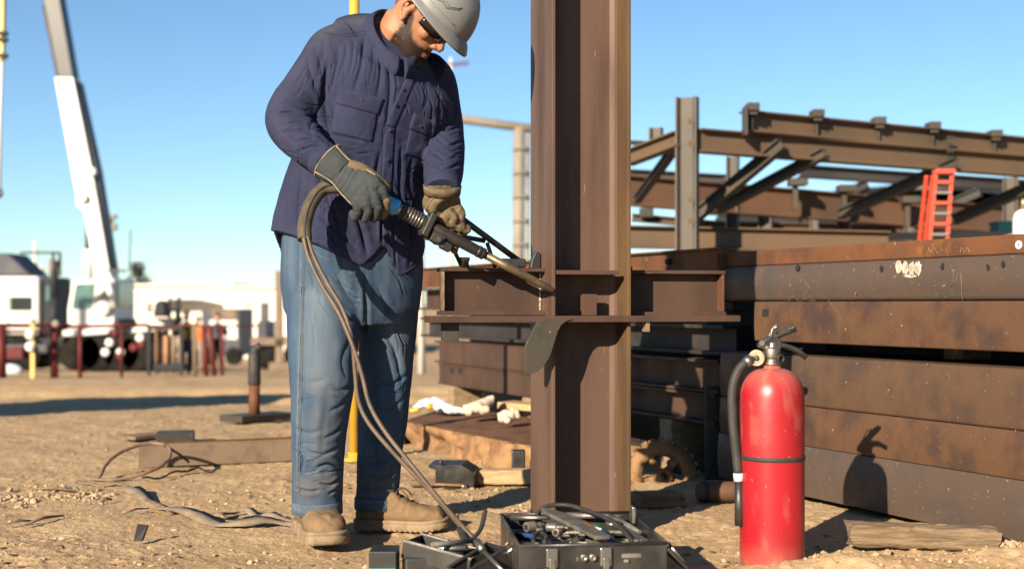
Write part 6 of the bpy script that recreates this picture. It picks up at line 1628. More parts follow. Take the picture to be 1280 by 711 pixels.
m = MB(); m.lathe(E(946, 447, -0.002) + Vector((-0.25, -1, 0)).normalized() * 0.0186, (-0.25, -1, 0), [(0.008, 0), (0.008, 0.002), (0.004, 0.003)], 16); m.build('gauge_needle', 'black_plastic', ga_)
m = MB(); m.lathe(E(973, 448, -0.012), (0.5, -1, 0), [(0.013, 0), (0.013, 0.010), (0.009, 0.012), (0.009, 0.004)], 20); m.build('side_port', 'steel_dark', ex)
m = MB(); m.tube([E(946, 447, 0.006), E(962, 447, 0.004)], 0.013, 14); m.build('gauge_stem', 'chrome', ex)
# head and levers
m = MB(); m.prism([E(947, 434, -0.016), E(948, 428, -0.016), E(956, 423, -0.016), E(966, 418, -0.016), E(976, 425, -0.016), E(975, 436, -0.016), E(955, 437, -0.016)], Vector((0, 0.034, 0))); m.build('head', 'black_paint', ex, 0.003)
m = MB(); m.lathe(E(951, 428.5, -0.0165), (0, -1, 0), [(0.0095, 0), (0.008, 0.004)], 16); m.build('rivet', 'chrome', ex)
m = MB(); m.lathe(E(957, 434, -0.0165), (0, -1, 0), [(0.006, 0), (0.005, 0.004)], 14); m.build('rivet', 'brass', ex)
def lever(pts, w, name, t=0.0035):
    q = curve_pts([E(u, v) for u, v in pts], 6); m = MB(); rings = []
    n_ = len(q)
    for i, p in enumerate(q):
        d = (q[min(i + 1, n_ - 1)] - q[max(i - 1, 0)]).normalized(); nn = Vector((0, 1, 0)).cross(d).normalized()
        k = w * (1.0 if i < n_ * 0.8 else 1.0 - 0.6 * (i - n_ * 0.8) / (n_ * 0.2)); b = 0.007
        rings.append([p + Vector((0, -k, 0)) - nn * b, p + Vector((0, -k, 0)) + nn * t, p + Vector((0, -k * 0.6, 0)) + nn * (t + 0.004), p + Vector((0, k * 0.6, 0)) + nn * (t + 0.004), p + Vector((0, k, 0)) + nn * t, p + Vector((0, k, 0)) - nn * b, p + Vector((0, k * 0.7, 0)) - nn * b, p + Vector((0, k * 0.7, 0)) , p + Vector((0, -k * 0.7, 0)), p + Vector((0, -k * 0.7, 0)) - nn * b])
    m.loft(rings); return m.build(name, 'black_paint', ex, 0.0012)
lever([(955, 428), (966, 422), (980, 416), (995, 411)], 0.0165, 'lever')
lever([(968, 430), (980, 432), (994, 437), (1008, 447)], 0.0150, 'carry_handle')
m = MB(); m.tube(curve_pts([E(962, 421, -0.020), E(963, 413, -0.020), E(967, 407, -0.018), E(971, 404, -0.016)], 5), 0.0028, 8); m.tube(curve_pts([E(962, 421, 0.014), E(965, 414, 0.012), E(969, 410, 0.010), E(972, 408, 0.008)], 5), 0.0022, 8); m.build('safety_pin', 'chrome', ex)
# discharge hose and nozzle hanging at the side
hq = curve_pts([E(941, 448, -0.006), E(932, 452, -0.012), E(921, 464, -0.016), E(914.5, 485, -0.018), E(914.5, 520, -0.018), E(918, 555, -0.016), E(922, 590, -0.014)], 8)
m = MB(); m.tube(hq, 0.0135, 16); m.build('hose', 'black_rubber', ex)
m = MB(); m.tube([E(938, 449, -0.008), E(930, 453.5, -0.013)], [0.0165, 0.0155], 16); m.build('hose_collar', 'chrome', ex)
m = MB(); m.tube([E(922, 590, -0.014), E(922.6, 600, -0.014)], 0.0150, 16); m.build('nozzle_ring', 'white_cloth', ex)
m = MB(); m.tube([E(922.6, 600, -0.014), E(923, 630, -0.014), E(923.5, 655, -0.014)], [0.0125, 0.0135, 0.0145], 16); m.build('nozzle', 'black_plastic', ex)

# ================================================================== OPEN TOOLBOX
bc = Vector((0.178, 3.42, 0)); ra = R(6); e1 = Vector((math.cos(ra), math.sin(ra), 0)); e2 = Vector((-math.sin(ra), math.cos(ra), 0)); BWd, BDp, BZ = 0.372, 0.478, 0.152
tb = thing('toolbox', 'black metal toolbox lying open in front of the column', 'toolbox', (bc.x, bc.y, gz(bc.x, bc.y)))
def TBp(a, b, z): return bc + e1 * a + e2 * b + Z * z
hw_, hd_ = BWd / 2, BDp / 2; g0_ = gz(bc.x, bc.y) - 0.004
def tbb(name, a0, a1, b0, b1, z0, z1, mat='black_paint', bev=0.002, parent=None):
    m = MB(); m.box(TBp((a0 + a1) / 2, (b0 + b1) / 2, (z0 + z1) / 2), (a1 - a0, b1 - b0, z1 - z0), e1, e2, Z); return m.build(name, mat, parent or tb, bev)
tbb('floor', -hw_ + 0.003, hw_ - 0.003, -hd_ + 0.003, hd_ - 0.003, g0_, g0_ + 0.02)
fw = tbb('front_wall', -hw_, hw_, -hd_, -hd_ + 0.003, g0_, BZ)
tbb('back_wall', -hw_, hw_, hd_ - 0.003, hd_, g0_, BZ)
lw = tbb('side_wall', -hw_, -hw_ + 0.003, -hd_ + 0.0032, hd_ - 0.0032, g0_, BZ)
tbb('side_wall', hw_ - 0.003, hw_, -hd_ + 0.0032, hd_ - 0.0032, g0_, BZ)
m = MB(); ring = [TBp(-hw_, -hd_, BZ), TBp(hw_, -hd_, BZ), TBp(hw_, hd_, BZ), TBp(-hw_, hd_, BZ), TBp(-hw_, -hd_, BZ)]
for a, b in zip(ring, ring[1:]): m.tube([a + Z * 0.001, b + Z * 0.001], 0.0042, 10)
m.build('rolled_rim', 'black_paint', tb)
tbb('tray_divider', -hw_ + 0.09, -hw_ + 0.093, -hd_ + 0.02, hd_ - 0.05, 0.06, BZ - 0.012)
for a in (-0.105, 0.03):
    la_ = tbb('latch', a - 0.014, a + 0.014, -hd_ - 0.010, -hd_ - 0.0005, BZ - 0.052, BZ - 0.006, 'chrome', 0.002)
    tbb('latch_hook', a - 0.008, a + 0.008, -hd_ - 0.016, -hd_ - 0.0105, BZ - 0.062, BZ - 0.03, 'chrome', 0.002, la_)
for a in (-0.025, -0.003):
    m = MB(); m.lathe(TBp(a, -hd_ - 0.0005, BZ - 0.030), -e2, [(0.010, 0), (0.010, 0.008), (0.006, 0.011), (0.004, 0.008)], 16); m.build('knob', 'chrome', tb)
m = MB(); m.box(TBp(0.095, -hd_ - 0.0012, BZ - 0.028), (0.05, 0.0015, 0.010), e1, e2, Z); m.build('name_plate', 'tool_grey', tb)
m = MB(); m.tube(curve_pts([TBp(-hw_ - 0.001, -0.10, BZ - 0.03), TBp(-hw_ - 0.018, -0.09, BZ - 0.045), TBp(-hw_ - 0.018, -0.02, BZ - 0.045), TBp(-hw_ - 0.001, -0.01, BZ - 0.03)], 5), 0.004, 8); m.build('side_handle', 'chrome', tb)
# lid folded out to the right, its stay and clasp
m = MB(); A_, B_ = TBp(hw_ + 0.006, hd_ - 0.02, BZ - 0.012), TBp(hw_ + 0.006, -hd_ + 0.005, BZ - 0.012); dn = e1 * 0.085 - Z * 0.085
m.prism([A_, B_, B_ + dn, A_ + dn], (e1 + Z).normalized() * -0.008); li = m.build('lid', 'black_paint', tb, 0.002)
m = MB(); m.tube([TBp(hw_ + 0.010, -hd_ + 0.03, BZ - 0.004), TBp(hw_ + 0.045, -hd_ + 0.02, BZ - 0.05)], 0.0045, 8); m.build('lid_stay', 'chrome', li)
m = MB(); m.box(TBp(hw_ - 0.012, hd_ - 0.10, BZ + 0.012), (0.010, 0.05, 0.045), e1, e2, Z); m.build('hinge_plate', 'chrome', tb, 0.002)

# tools in the box: each a thing
def tool_tube(name, pts, rad, mat, label, cat, n=14, flat=1.0):
    m = MB(); m.tube([Vector(p) for p in pts], rad, n, flat=flat); o = m.build(name, mat, None, origin=pts[0]); return tag(o, label, cat)
def socket(label, a, b, z, r, l, ang, mat='chrome'):
    d = e1 * math.cos(ang) + e2 * math.sin(ang); p = TBp(a, b, z)
    o = thing('socket', label, 'socket', p)
    m = MB(); m.lathe(p, d, [(r, 0), (r, l * 0.55), (r * 0.72, l * 0.62), (r * 0.72, l)], 20); m.build('barrel', mat, o, 0.001)
    m = MB(); m.lathe(p - d * 0.0006, -d, [(r * 0.62, 0), (r * 0.60, 0.0005)], 6); m.build('bore', 'hole_black', o)
    m = MB(); m.lathe(p + d * l, d, [(r * 0.5, 0), (r * 0.5, l * 0.25)], 8); m.build('drive', mat, o)
    return o
socket('large bright socket in the toolbox facing the viewer', -0.172, -0.150, 0.128, 0.016, 0.055, 0.12)
socket('socket extension lying behind the large bright socket', -0.105, -0.140, 0.126, 0.011, 0.06, 0.05)
socket('dull socket at the back left of the toolbox', -0.13, 0.10, 0.140, 0.014, 0.05, 0.5, 'tool_grey')
socket('dull socket second from the back left of the toolbox', -0.075, 0.085, 0.142, 0.012, 0.05, -0.4, 'tool_grey')
socket('smaller socket touching the toolbox tray divider', -0.06, 0.02, 0.138, 0.011, 0.045, 0.9, 'tool_grey')
fb_ = thing('flat_file', 'wide grey steel file lying slantwise across the toolbox', 'file', TBp(0.0, 0, 0.15))
m = MB(); m.bar(TBp(-0.055, 0.185, 0.168), TBp(0.035, -0.175, 0.158), 0.040, 0.010); m.build('blade', 'tool_grey', fb_, 0.0015)
m = MB(); m.bar(TBp(-0.055, 0.186, 0.168), TBp(-0.064, 0.222, 0.169), 0.018, 0.008); m.build('tang', 'tool_grey', fb_, 0.001)
def driver(label, p, q, hmat, name='screwdriver'):
    p, q = Vector(p), Vector(q); d = (q - p); L = d.length; d.normalize(); o = thing(name, label, 'screwdriver', p)
    m = MB(); m.lathe(p, d, [(0.006, 0), (0.011, 0.006), (0.0115, 0.03), (0.010, 0.07), (0.0115, 0.09), (0.007, 0.102)], 8); m.build('grip', hmat, o)
    m = MB(); m.lathe(p + d * 0.102, d, [(0.0035, 0), (0.0035, L - 0.112), (0.0048, L - 0.105), (0.0010, L - 0.1)], 10); m.build('shank', 'chrome', o); return o
driver('green-handled screwdriver in the toolbox', TBp(0.050, 0.06, 0.148), TBp(0.10, -0.17, 0.128), 'tool_green')
driver('orange-handled screwdriver beside the green one', TBp(0.030, 0.05, 0.150), TBp(0.075, -0.19, 0.128), 'tool_orange')
driver('blue-handled screwdriver at the front of the toolbox', TBp(0.060, -0.02, 0.145), TBp(0.075, -0.20, 0.120), 'tool_blue')
wr = thing('wrench', 'bright chrome wrench at the right side of the toolbox', 'wrench', TBp(0.12, 0, 0.14))
m = MB(); m.bar(TBp(0.105, 0.03, 0.155), TBp(0.145, -0.16, 0.145), 0.020, 0.008); m.build('shaft', 'chrome', wr, 0.002)
m = MB(); m.lathe(TBp(0.102, 0.048, 0.149), Z, [(0.013, 0), (0.021, 0), (0.021, 0.011), (0.013, 0.011), (0.013, 0)], 24, False); m.build('ring_end', 'chrome', wr)
ho = tool_tube('rubber_hose', curve_pts([TBp(-0.10, 0.20, 0.12), TBp(-0.07, 0.24, 0.168), TBp(0.0, 0.245, 0.176), TBp(0.05, 0.16, 0.172), TBp(0.085, 0.0, 0.172), TBp(0.11, -0.14, 0.15), TBp(0.115, -0.19, 0.12)], 8), 0.0062, 'black_rubber', 'black rubber hose arching over the toolbox', 'hose')
tool_tube('drill_rod', [TBp(-0.150, 0.16, 0.11), TBp(-0.135, -0.06, 0.145)], 0.006, 'tool_blue', 'thin blue rod standing against the toolbox left wall', 'rod')
pl = thing('pliers', 'dark pliers lying among the sockets in the toolbox', 'pliers', TBp(-0.10, -0.03, 0.12))
for s_ in (-1, 1):
    m = MB(); m.tube(curve_pts([TBp(-0.10 + 0.004 * s_, 0.03, 0.146), TBp(-0.105, 0.0, 0.146), TBp(-0.11 - 0.016 * s_, -0.05, 0.142), TBp(-0.12 - 0.014 * s_, -0.10, 0.136)], 5), 0.006, 8, flat=0.8); m.build('handle', 'black_rubber', pl)
m = MB(); m.lathe(TBp(-0.104, 0.008, 0.140), Z, [(0.010, 0), (0.010, 0.013)], 14); m.build('pivot', 'tool_grey', pl)
for i, (a0, b0, z0, a1, b1, z1, r_, lab) in enumerate(((-0.02, 0.21, 0.158, 0.06, -0.02, 0.150, 0.007, 'long steel punch lying right of the file'), (0.12, 0.20, 0.150, 0.155, -0.05, 0.148, 0.009, 'thick steel chisel along the toolbox right wall'), (-0.16, 0.20, 0.150, -0.06, 0.15, 0.156, 0.008, 'short steel drift across the back left corner'), (0.0, 0.22, 0.150, 0.15, 0.18, 0.152, 0.008, 'steel bar lying along the toolbox back wall'), (-0.04, -0.14, 0.138, 0.03, -0.215, 0.135, 0.006, 'thin steel pin at the toolbox front'))):
    tool_tube('steel_punch', [TBp(a0, b0, z0), TBp(lerp(a0, a1, 0.5), lerp(b0, b1, 0.5), lerp(z0, z1, 0.5)), TBp(a1, b1, z1)], [r_, r_, r_ * 0.6], 'tool_grey' if i % 2 else 'chrome', lab, 'punch')
# loose fill of dark bits so that the box is not empty
bits = MB(); rg = random.Random(8)
for k in range(70):
    p = TBp(rg.uniform(-hw_ + 0.02, hw_ - 0.03), rg.uniform(-hd_ + 0.03, hd_ - 0.03), rg.uniform(0.09, 0.118)); a = rg.uniform(0, 6.28); d = Vector((math.cos(a), math.sin(a), rg.uniform(-0.15, 0.15)))
    bits.bar(p - d * rg.uniform(0.015, 0.06), p + d * rg.uniform(0.015, 0.06), rg.uniform(0.006, 0.018), rg.uniform(0.005, 0.012))
o = bits.build('tool_clutter', 'tool_grey', None, 0.001, origin=TBp(0, 0, 0.09)); tag(o, 'jumble of small steel tools filling the toolbox', 'tools', kind='stuff')

# trays and boxes lying left of the toolbox
def tray(name, label, c, ax, tilt, size, mat='black_plastic', rim='tool_grey'):
    ax = Vector((math.cos(ax), math.sin(ax), 0)); ay = Vector((-ax.y, ax.x, 0)); q = Quaternion(ay, tilt); ax_ = q @ ax; az_ = q @ Z
    c = Vector(c); o = thing(name, label, 'tray', c); L, B_, H_ = size
    def bb(nm, x, y, z, sx, sy, sz, mt, be=0.001):
        m = MB(); m.box(c + ax_ * x + ay * y + az_ * z, (sx, sy, sz), ax_, ay, az_); return m.build(nm, mt, o, be)
    bb('floor', 0, 0, 0.003, L - 0.002, B_ - 0.002, 0.006, mat)
    for s_ in (-1, 1):
        bb('side', 0, s_ * (B_ / 2 - 0.002), H_ / 2, L, 0.004, H_, mat); bb('end', s_ * (L / 2 - 0.002), 0, H_ / 2, 0.004, B_ - 0.0085, H_, mat)
        bb('rim', 0, s_ * (B_ / 2 - 0.004), H_ + 0.0026, L + 0.004, 0.012, 0.005, rim)
    bb('rim', L / 2 - 0.004, 0, H_ + 0.0026, 0.012, B_ - 0.022, 0.005, rim)
    return o
tray('tool_tray', 'black tool tray with grey rim propped beside the toolbox', (-0.185, 3.44, 0.055), R(-22), R(10), (0.20, 0.115, 0.045))
tray('tool_tray', 'small empty black tray tucked against the toolbox wall', (-0.075, 3.33, 0.045), R(35), R(-22), (0.13, 0.09, 0.05), 'black_plastic', 'black_plastic')
for i, (p_, q_, r_, mt, lab) in enumerate(((( -0.26, 3.47, 0.085), (-0.12, 3.42, 0.10), 0.008, 'chrome', 'chrome rod lying in the black tool tray'), ((-0.24, 3.43, 0.085), (-0.13, 3.45, 0.085), 0.010, 'tool_grey', 'grey bolt bar lying in the black tool tray'), ((-0.21, 3.38, 0.115), (-0.10, 3.50, 0.105), 0.007, 'tool_grey', 'long grey pin resting across the tool tray rim'))):
    tool_tube('steel_rod', [p_, q_], r_, mt, lab, 'rod')
gb = thing('small_case', 'small black case with a dull green front, left of the trays', 'case', Vector((W(480, 711, 3.43).x, 3.45, 0)))
gx = W(480, 0, 3.43).x
m = MB(); m.box((gx, 3.44, 0.045), (0.074, 0.10, 0.10)); m.build('body', 'black_plastic', gb, 0.003)
m = MB(); m.box((gx, 3.3885, 0.026), (0.070, 0.002, 0.05)); m.build('front_panel', 'teal', gb)
m = MB(); m.box((gx + 0.115, 3.46, 0.035), (0.13, 0.13, 0.085), Vector((1, 0.15, 0)), Vector((-0.15, 1, 0))); o = m.build('battery_pack', 'black_rubber', None, 0.006, origin=(gx + 0.115, 3.46, 0)); tag(o, 'dark rubber battery pack between the small case and the trays', 'battery pack')
tool_tube('steel_peg', [W(523, 696, 3.52), W(520, 672, 3.52)], 0.0095, 'tool_grey', 'short steel peg standing upright by the trays', 'peg')
pn = thing('air_chuck', 'silver and blue air fitting slanting beside the toolbox', 'fitting', W(600, 682, 3.33))
m = MB(); m.tube([W(596, 676, 3.36), W(604, 688, 3.32)], 0.010, 12); m.build('coupler', 'chrome', pn)
m = MB(); m.tube([W(604, 688, 3.32), W(632, 716, 3.22)], [0.006, 0.005], 12); m.build('stem', 'chrome', pn)
pb = MB(); pb.prism([W(526, 708, 3.42), W(552, 703, 3.42), W(574, 709, 3.40), W(560, 716, 3.38)], Vector((0, 0.03, 0.004))); o = pb.build('paper_label', 'cream_cloth', None, 0.001, origin=W(545, 709, 3.42)); tag(o, 'crumpled cream paper scrap by the tool trays', 'paper')
bgm = MB(); bgm.tube(curve_pts([W(575, 660, 3.62), W(584, 676, 3.55), W(600, 662, 3.58), W(606, 640, 3.66)], 6), 0.012, 10, flat=0.5); o = bgm.build('rubber_strap', 'black_rubber', None, origin=W(584, 676, 3.55)); tag(o, 'black rubber strap looped at the toolbox corner', 'strap')

# ================================================================== THINGS LYING ON THE DIRT
def rough_bar(name, p1, p2, w, h, mat, label, cat, seed=0, amp=0.006, n=26):
    p1, p2 = Vector(p1), Vector(p2); d, s, u = frame_of(p2 - p1); rg_ = random.Random(seed); rings = []
    for i in range(n + 1):
        t = i / n; c = p1.lerp(p2, t); ring = []
        for k in range(20):
            a = 2 * math.pi * k / 20; x = math.copysign(abs(math.cos(a)) ** 0.35, math.cos(a)) * w / 2; z = math.copysign(abs(math.sin(a)) ** 0.35, math.sin(a)) * h / 2
            nn = mnoise.noise(Vector((t * 5 + seed, k * 0.9, 0))) * amp + mnoise.noise(Vector((t * 22, k * 2.3, seed))) * amp * 0.5
            ring.append(c + s * (x + nn) + u * (z + nn * 0.8) + d * (rg_.uniform(-0.02, 0.02) if i in (0, n) else 0))
        rings.append(ring)
    m = MB(); m.loft(rings); o = m.build(name, mat, None, origin=p1); tag(o, label, cat)
    e = o.modifiers.new('s', 'EDGE_SPLIT'); e.split_angle = R(35); return o
pmat('wood_grain', (0.25, 0.17, 0.10), (0.15, 0.10, 0.058), (0.32, 0.23, 0.14), scale=4, s3=5, rough=0.9, bump=0.9, bscale=9, bdist=0.012, stretch=(1.2, 8, 16))
a_, b_ = G(1070, 689), G(1252, 693)
rough_bar('timber', a_ + Z * 0.046 + Vector((0, 0.06, 0)), b_ + Z * 0.036 + Vector((0, 0.06, 0)), 0.11, 0.066, 'wood_grain', 'weathered split timber lying along the girder base', 'timber', 3, 0.010)
m = MB(); q = G(1262, 690); m.box(q + Z * 0.012 + Vector((0.0, 0.07, 0)), (0.05, 0.06, 0.035)); o = m.build('timber_offcut', 'steel_dark', None, 0.004, origin=q); tag(o, 'small dark offcut at the right end of the split timber', 'offcut')
# beam lying on the ground at left
pa_, pb_ = G(172, 585), G(372, 575)
be = thing('fallen_beam', 'grey-brown steel beam lying flat on the dirt left of the worker', 'beam', pa_)
d_, s_, u_ = frame_of(pb_ - pa_)
back = Vector((0, 1, 0))
m = MB(); m.bar(pa_ + Z * 0.055 + back * 0.006, pb_ + Z * 0.050 + back * 0.006, 0.012, 0.105); m.build('near_flange', 'beam_tan', be, 0.002)
m = MB(); m.bar(pa_ + Z * 0.050 + back * 0.15, pb_ + Z * 0.050 + back * 0.15, 0.012, 0.10); m.build('far_flange', 'steel_rust', be, 0.002)
m = MB(); m.bar(pa_ + Z * 0.055 + back * 0.08, pb_ + Z * 0.05 + back * 0.08, 0.125, 0.010); m.build('web', 'steel_rust', be)
for i, (u0, v0, u1, v1, h_, mt, nm, lab) in enumerate(((158, 549, 200, 545, 0.02, 'debris', 'flat_bar', 'flat dark bar on the dirt behind the fallen beam'), (196, 552, 243, 551, 0.055, 'steel_grey', 'short_offcut', 'short grey steel offcut lying behind the fallen beam'))):
    p, q = G(u0, v0), G(u1, v1); m = MB(); m.bar(p + Z * h_ / 2, q + Z * h_ / 2, 0.16, h_); o = m.build(nm, mt, None, 0.003, origin=p); tag(o, lab, 'steel offcut')
m = MB(); p = G(222, 549); m.box(p + Z * 0.03 - Vector((0, 0.10, 0)), (0.05, 0.01, 0.045)); o = m.build('dark_shim', 'hole_black', None, 0.001, origin=p); tag(o, 'dark shim plate leaning on the short grey offcut', 'shim')
lo = [W(118, 599, 5.46), W(126, 593, 5.48), W(132, 581, 5.56), W(146, 568, 5.64), W(168, 558, 5.72), W(192, 554, 5.76), W(209, 557, 5.72), W(213, 568, 5.64), W(204, 580, 5.56), W(184, 590, 5.49), W(158, 597, 5.46), W(136, 599.5, 5.45), W(114, 598.5, 5.46)]
m = MB(); m.tube(curve_pts(lo, 8), 0.0075, 10); o = m.build('wire_loop', 'wire', None, origin=lo[0]); tag(o, 'stiff rusty wire loop standing on the dirt', 'wire')
lo = [W(205, 556, 5.72), W(222, 566, 5.7), W(236, 577, 5.80)]
m = MB(); m.tube(curve_pts(lo, 8), 0.006, 8); o = m.build('cable_end', 'black_rubber', None, origin=lo[0]); tag(o, 'black cable end drooping over the fallen beam', 'cable')
def ribbon(name, pts, width, mat, label, cat, th=0.006, lift=0.006, twist=0.0):
    q = curve_pts(pts, 10); m = MB(); rings = []; n_ = len(q)
    for i, p in enumerate(q):
        d = (q[min(i + 1, n_ - 1)] - q[max(i - 1, 0)]).normalized(); s = Z.cross(d).normalized(); t = i / (n_ - 1)
        z = gz(p.x, p.y) + lift + 0.012 * (0.5 + 0.5 * math.sin(t * 17 + 1)) ; k = width / 2 * (0.75 + 0.25 * math.sin(t * 9 + 2)); an = twist * math.sin(t * 11); s = (s * math.cos(an) + Z * abs(math.sin(an))).normalized()
        c = Vector((p.x, p.y, z + abs(math.sin(an)) * k)); uu = d.cross(s)
        rings.append([c + s * k, c + uu * th, c - s * k, c - uu * th * 0.6])
    m.loft(rings); o = m.build(name, mat, None, origin=q[0]); return tag(o, label, cat)
ribbon('lifting_sling', [G(155, 612), G(178, 622), G(210, 638), G(255, 650), G(300, 655), G(345, 653), G(372, 654)], 0.085, 'strap', 'frayed tan webbing sling trailing to the worker\'s boot', 'sling', 0.006, 0.005, 0.25)
ribbon('webbing_strip', [G(272, 648), G(300, 640), G(330, 645), G(372, 651)], 0.05, 'strap', 'narrow upper strip of webbing beside the sling', 'strap', 0.005, 0.008, 0.2)
ribbon('drag_rope', [G(95, 604), G(130, 606), G(160, 610), G(200, 633), G(215, 642)], 0.03, 'wire', 'thin brown rope running along the sling\'s left end', 'rope', 0.008, 0.004, 0.0)
ribbon('bent_strip', [G(178, 603), G(200, 600), G(225, 592), G(246, 589), G(262, 588)], 0.02, 'black_rubber', 'bent dark strip on the dirt below the fallen beam', 'strip', 0.006, 0.010, 0.3)
for i, (u0, v0, u1, v1, r) in enumerate(((6, 657, 42, 653, 0.005), (30, 657, 80, 646, 0.006), (152, 644, 186, 637, 0.004), (125, 628, 140, 626, 0.007), (40, 612, 95, 615, 0.006))):
    p, q = G(u0, v0), G(u1, v1); m = MB(); m.tube([p + Z * 0.004, p.lerp(q, 0.5) + Z * 0.014, q + Z * 0.006], [r * 0.7, r, r * 0.5], 7); o = m.build('stick', 'debris', None, origin=p)
    tag(o, ['short thin stick at the left edge of the dirt', 'long dark twig lying in the near left dirt', 'thin twig just below the tan sling', 'stubby dark twig left of the sling', 'twig among the stones left of the wire loop'][i], 'stick')
sp = MB(); p = G(167, 676); sp.prism([p, p + Vector((0.025, 0.0, 0)), p + Vector((0.035, 0.03, 0.045)), p + Vector((0.006, 0.02, 0.05))], Vector((0.004, 0.006, 0.0))); o = sp.build('steel_shard', 'steel_dark', None, origin=p); tag(o, 'small dark shard stuck in the near left dirt', 'shard')
# larger single stones
stones = [(77, 668, 1.1, 'pale stone alone in the near left dirt'), (268, 689, 0.9, 'small tan stone in the open dirt left of the boots'), (135, 617, 1.5, 'tan stone directly below the wire loop'), (168, 613, 1.3, 'tan stone beside the left end of the sling'), (108, 622, 1.4, 'pale stone left of the sling end'), (40, 618, 1.2, 'pale stone at the far left below the wire loop'), (1262, 681, 3.6, 'large pale stone at the right end of the split timber'), (1276, 672, 3.0, 'large pale stone on the right picture edge'), (1244, 667, 1.7, 'pale stone against the lowest girder near the right edge'), (1108, 683, 1.1, 'small pale stone in front of the split timber'), (1045, 690, 1.4, 'tan stone left of the split timber'), (1012, 703, 2.0, 'tan clod at the right foot of the extinguisher'), (905, 703, 1.4, 'tan stone left of the extinguisher base'), (690, 640, 2.0, 'pale stone at the column foot behind the toolbox'), (848, 636, 1.7, 'tan stone right of the column foot'), (240, 600, 1.2, 'tan stone under the fallen beam'), (418, 694, 1.1, 'tan stone in front of the worker\'s near boot'), (318, 628, 1.0, 'tan stone above the sling near the worker')]
big = [rock_shape(50 + i, 1) for i in range(6)]
for i, (u, v, s, lab) in enumerate(stones):
    p = G(u, v); vs, fs = big[i % 6]; s *= 0.010; a = i * 1.7; c_, s_ = math.cos(a), math.sin(a)
    q = vs * s * np.array([1.25, 0.9, 0.62]); q = np.stack([q[:, 0] * c_ - q[:, 1] * s_, q[:, 0] * s_ + q[:, 1] * c_, q[:, 2]], -1)
    zg = gz(p.x, p.y)
    o = mesh_obj('stone', q + np.array([p.x, p.y, zg + s * 0.25]), fs, 'stone_pale' if 'pale' in lab else 'stone', None, smooth_=False, origin=(p.x, p.y, zg))
    tag(o, lab, 'stone', 'larger stones lying on the dirt')

# short bollard-like post with black sleeve
pb_ = G(318, 525)
bo = thing('rusty_stake', 'rusty steel stake with a black sleeve on a flat base plate', 'stake', pb_)
sc_ = pb_.y / F
m = MB(); m.tube([pb_ + Z * 0.03, pb_ + Z * (46 * sc_)], 7.0 * sc_, 16); m.build('rod', 'steel_rust', bo)
m = MB(); m.lathe(pb_ + Z * (44 * sc_), Z, [(7.2 * sc_, 0), (8 * sc_, 0.01), (7.6 * sc_, 38 * sc_), (5.5 * sc_, 42 * sc_)], 18); m.build('sleeve', 'black_rubber', bo)
m = MB(); m.tube(curve_pts([pb_ + Z * (84 * sc_), pb_ + Z * (89 * sc_) + Vector((2 * sc_, 0, 0)), pb_ + Z * (93 * sc_) + Vector((8 * sc_, 0, 0))], 4), [6 * sc_] * 5 + [5 * sc_] * 4, 12); m.build('cap', 'black_rubber', bo)
q1, q2 = G(288, 527), G(356, 522)
m = MB(); m.bar(q1 + Z * 0.02, q2 + Z * 0.02, 0.22, 0.045); m.build('base_plate', 'steel_grey', bo, 0.004)

# ------------------------------------------------------------------ thick slab with a ragged cut side, beside the column
f0, f1 = G(505, 554), G(700, 604)
bk0 = Vector((-0.42, 8.0, 0)); th_ = 0.118
sl_ = thing('cut_slab', 'thick rusty steel slab with ragged torch-cut side', 'steel slab', f0)
nx_, nz_ = 70, 12; m = MB(); vs = []
nrm = (f1 - f0).cross(Z).normalized()
if nrm.y > 0: nrm = -nrm
zt0 = 0.02
for j in range(nz_ + 1):
    for i in range(nx_ + 1):
        t = i / nx_; p = f0.lerp(f1, t); h = lerp(-0.03, th_ + lerp(0.0, 0.015, t), j / nz_)
        x_ = t * 2.1; c1_ = float(fbm(np.array([x_ * 6 + 5.0]), np.array([h * 9 + 2.0]), 3, 61)[0]); c2_ = abs(math.sin(x_ * 13 + 2.5 * c1_ + h * 9))
        dd = (c1_ - 0.5) * 0.09 - 0.028 * (1 - c2_) ** 2
        hole = math.exp(-((t - 0.245) / 0.055) ** 2 - ((h - 0.035) / 0.035) ** 2); dd -= 0.12 * hole
        if j == nz_: dd *= 0.35
        vs.append(p + nrm * dd + Z * (h + zt(0, p.y) * 0.3))
fs = [(j * (nx_ + 1) + i, j * (nx_ + 1) + i + 1, (j + 1) * (nx_ + 1) + i + 1, (j + 1) * (nx_ + 1) + i) for j in range(nz_) for i in range(nx_)]
m.add(vs, fs, True); sd2 = m.build('cut_side', 'rust_cut', sl_); e = sd2.modifiers.new('s', 'EDGE_SPLIT'); e.split_angle = R(30)
topv = [vs[nz_ * (nx_ + 1) + i] for i in range(nx_ + 1)]; depth = Vector((0.25, 1.35, 0)); vs2 = []; nk = 18
for k in range(nk + 1):
    for i, p in enumerate(topv):
        q = p + depth * (k / nk) * (0.72 + 0.2 * (i / nx_)); q.z = p.z + (float(fbm(np.array([q.x * 9]), np.array([q.y * 9]), 3, 71)[0]) - 0.5) * 0.018 * min(1, k / 2); vs2.append(q)
fs = [(k * (nx_ + 1) + i, k * (nx_ + 1) + i + 1, (k + 1) * (nx_ + 1) + i + 1, (k + 1) * (nx_ + 1) + i) for k in range(nk) for i in range(nx_)]
m = MB(); m.add(vs2, fs, True); m.build('top_face', 'rust_slab', sl_)
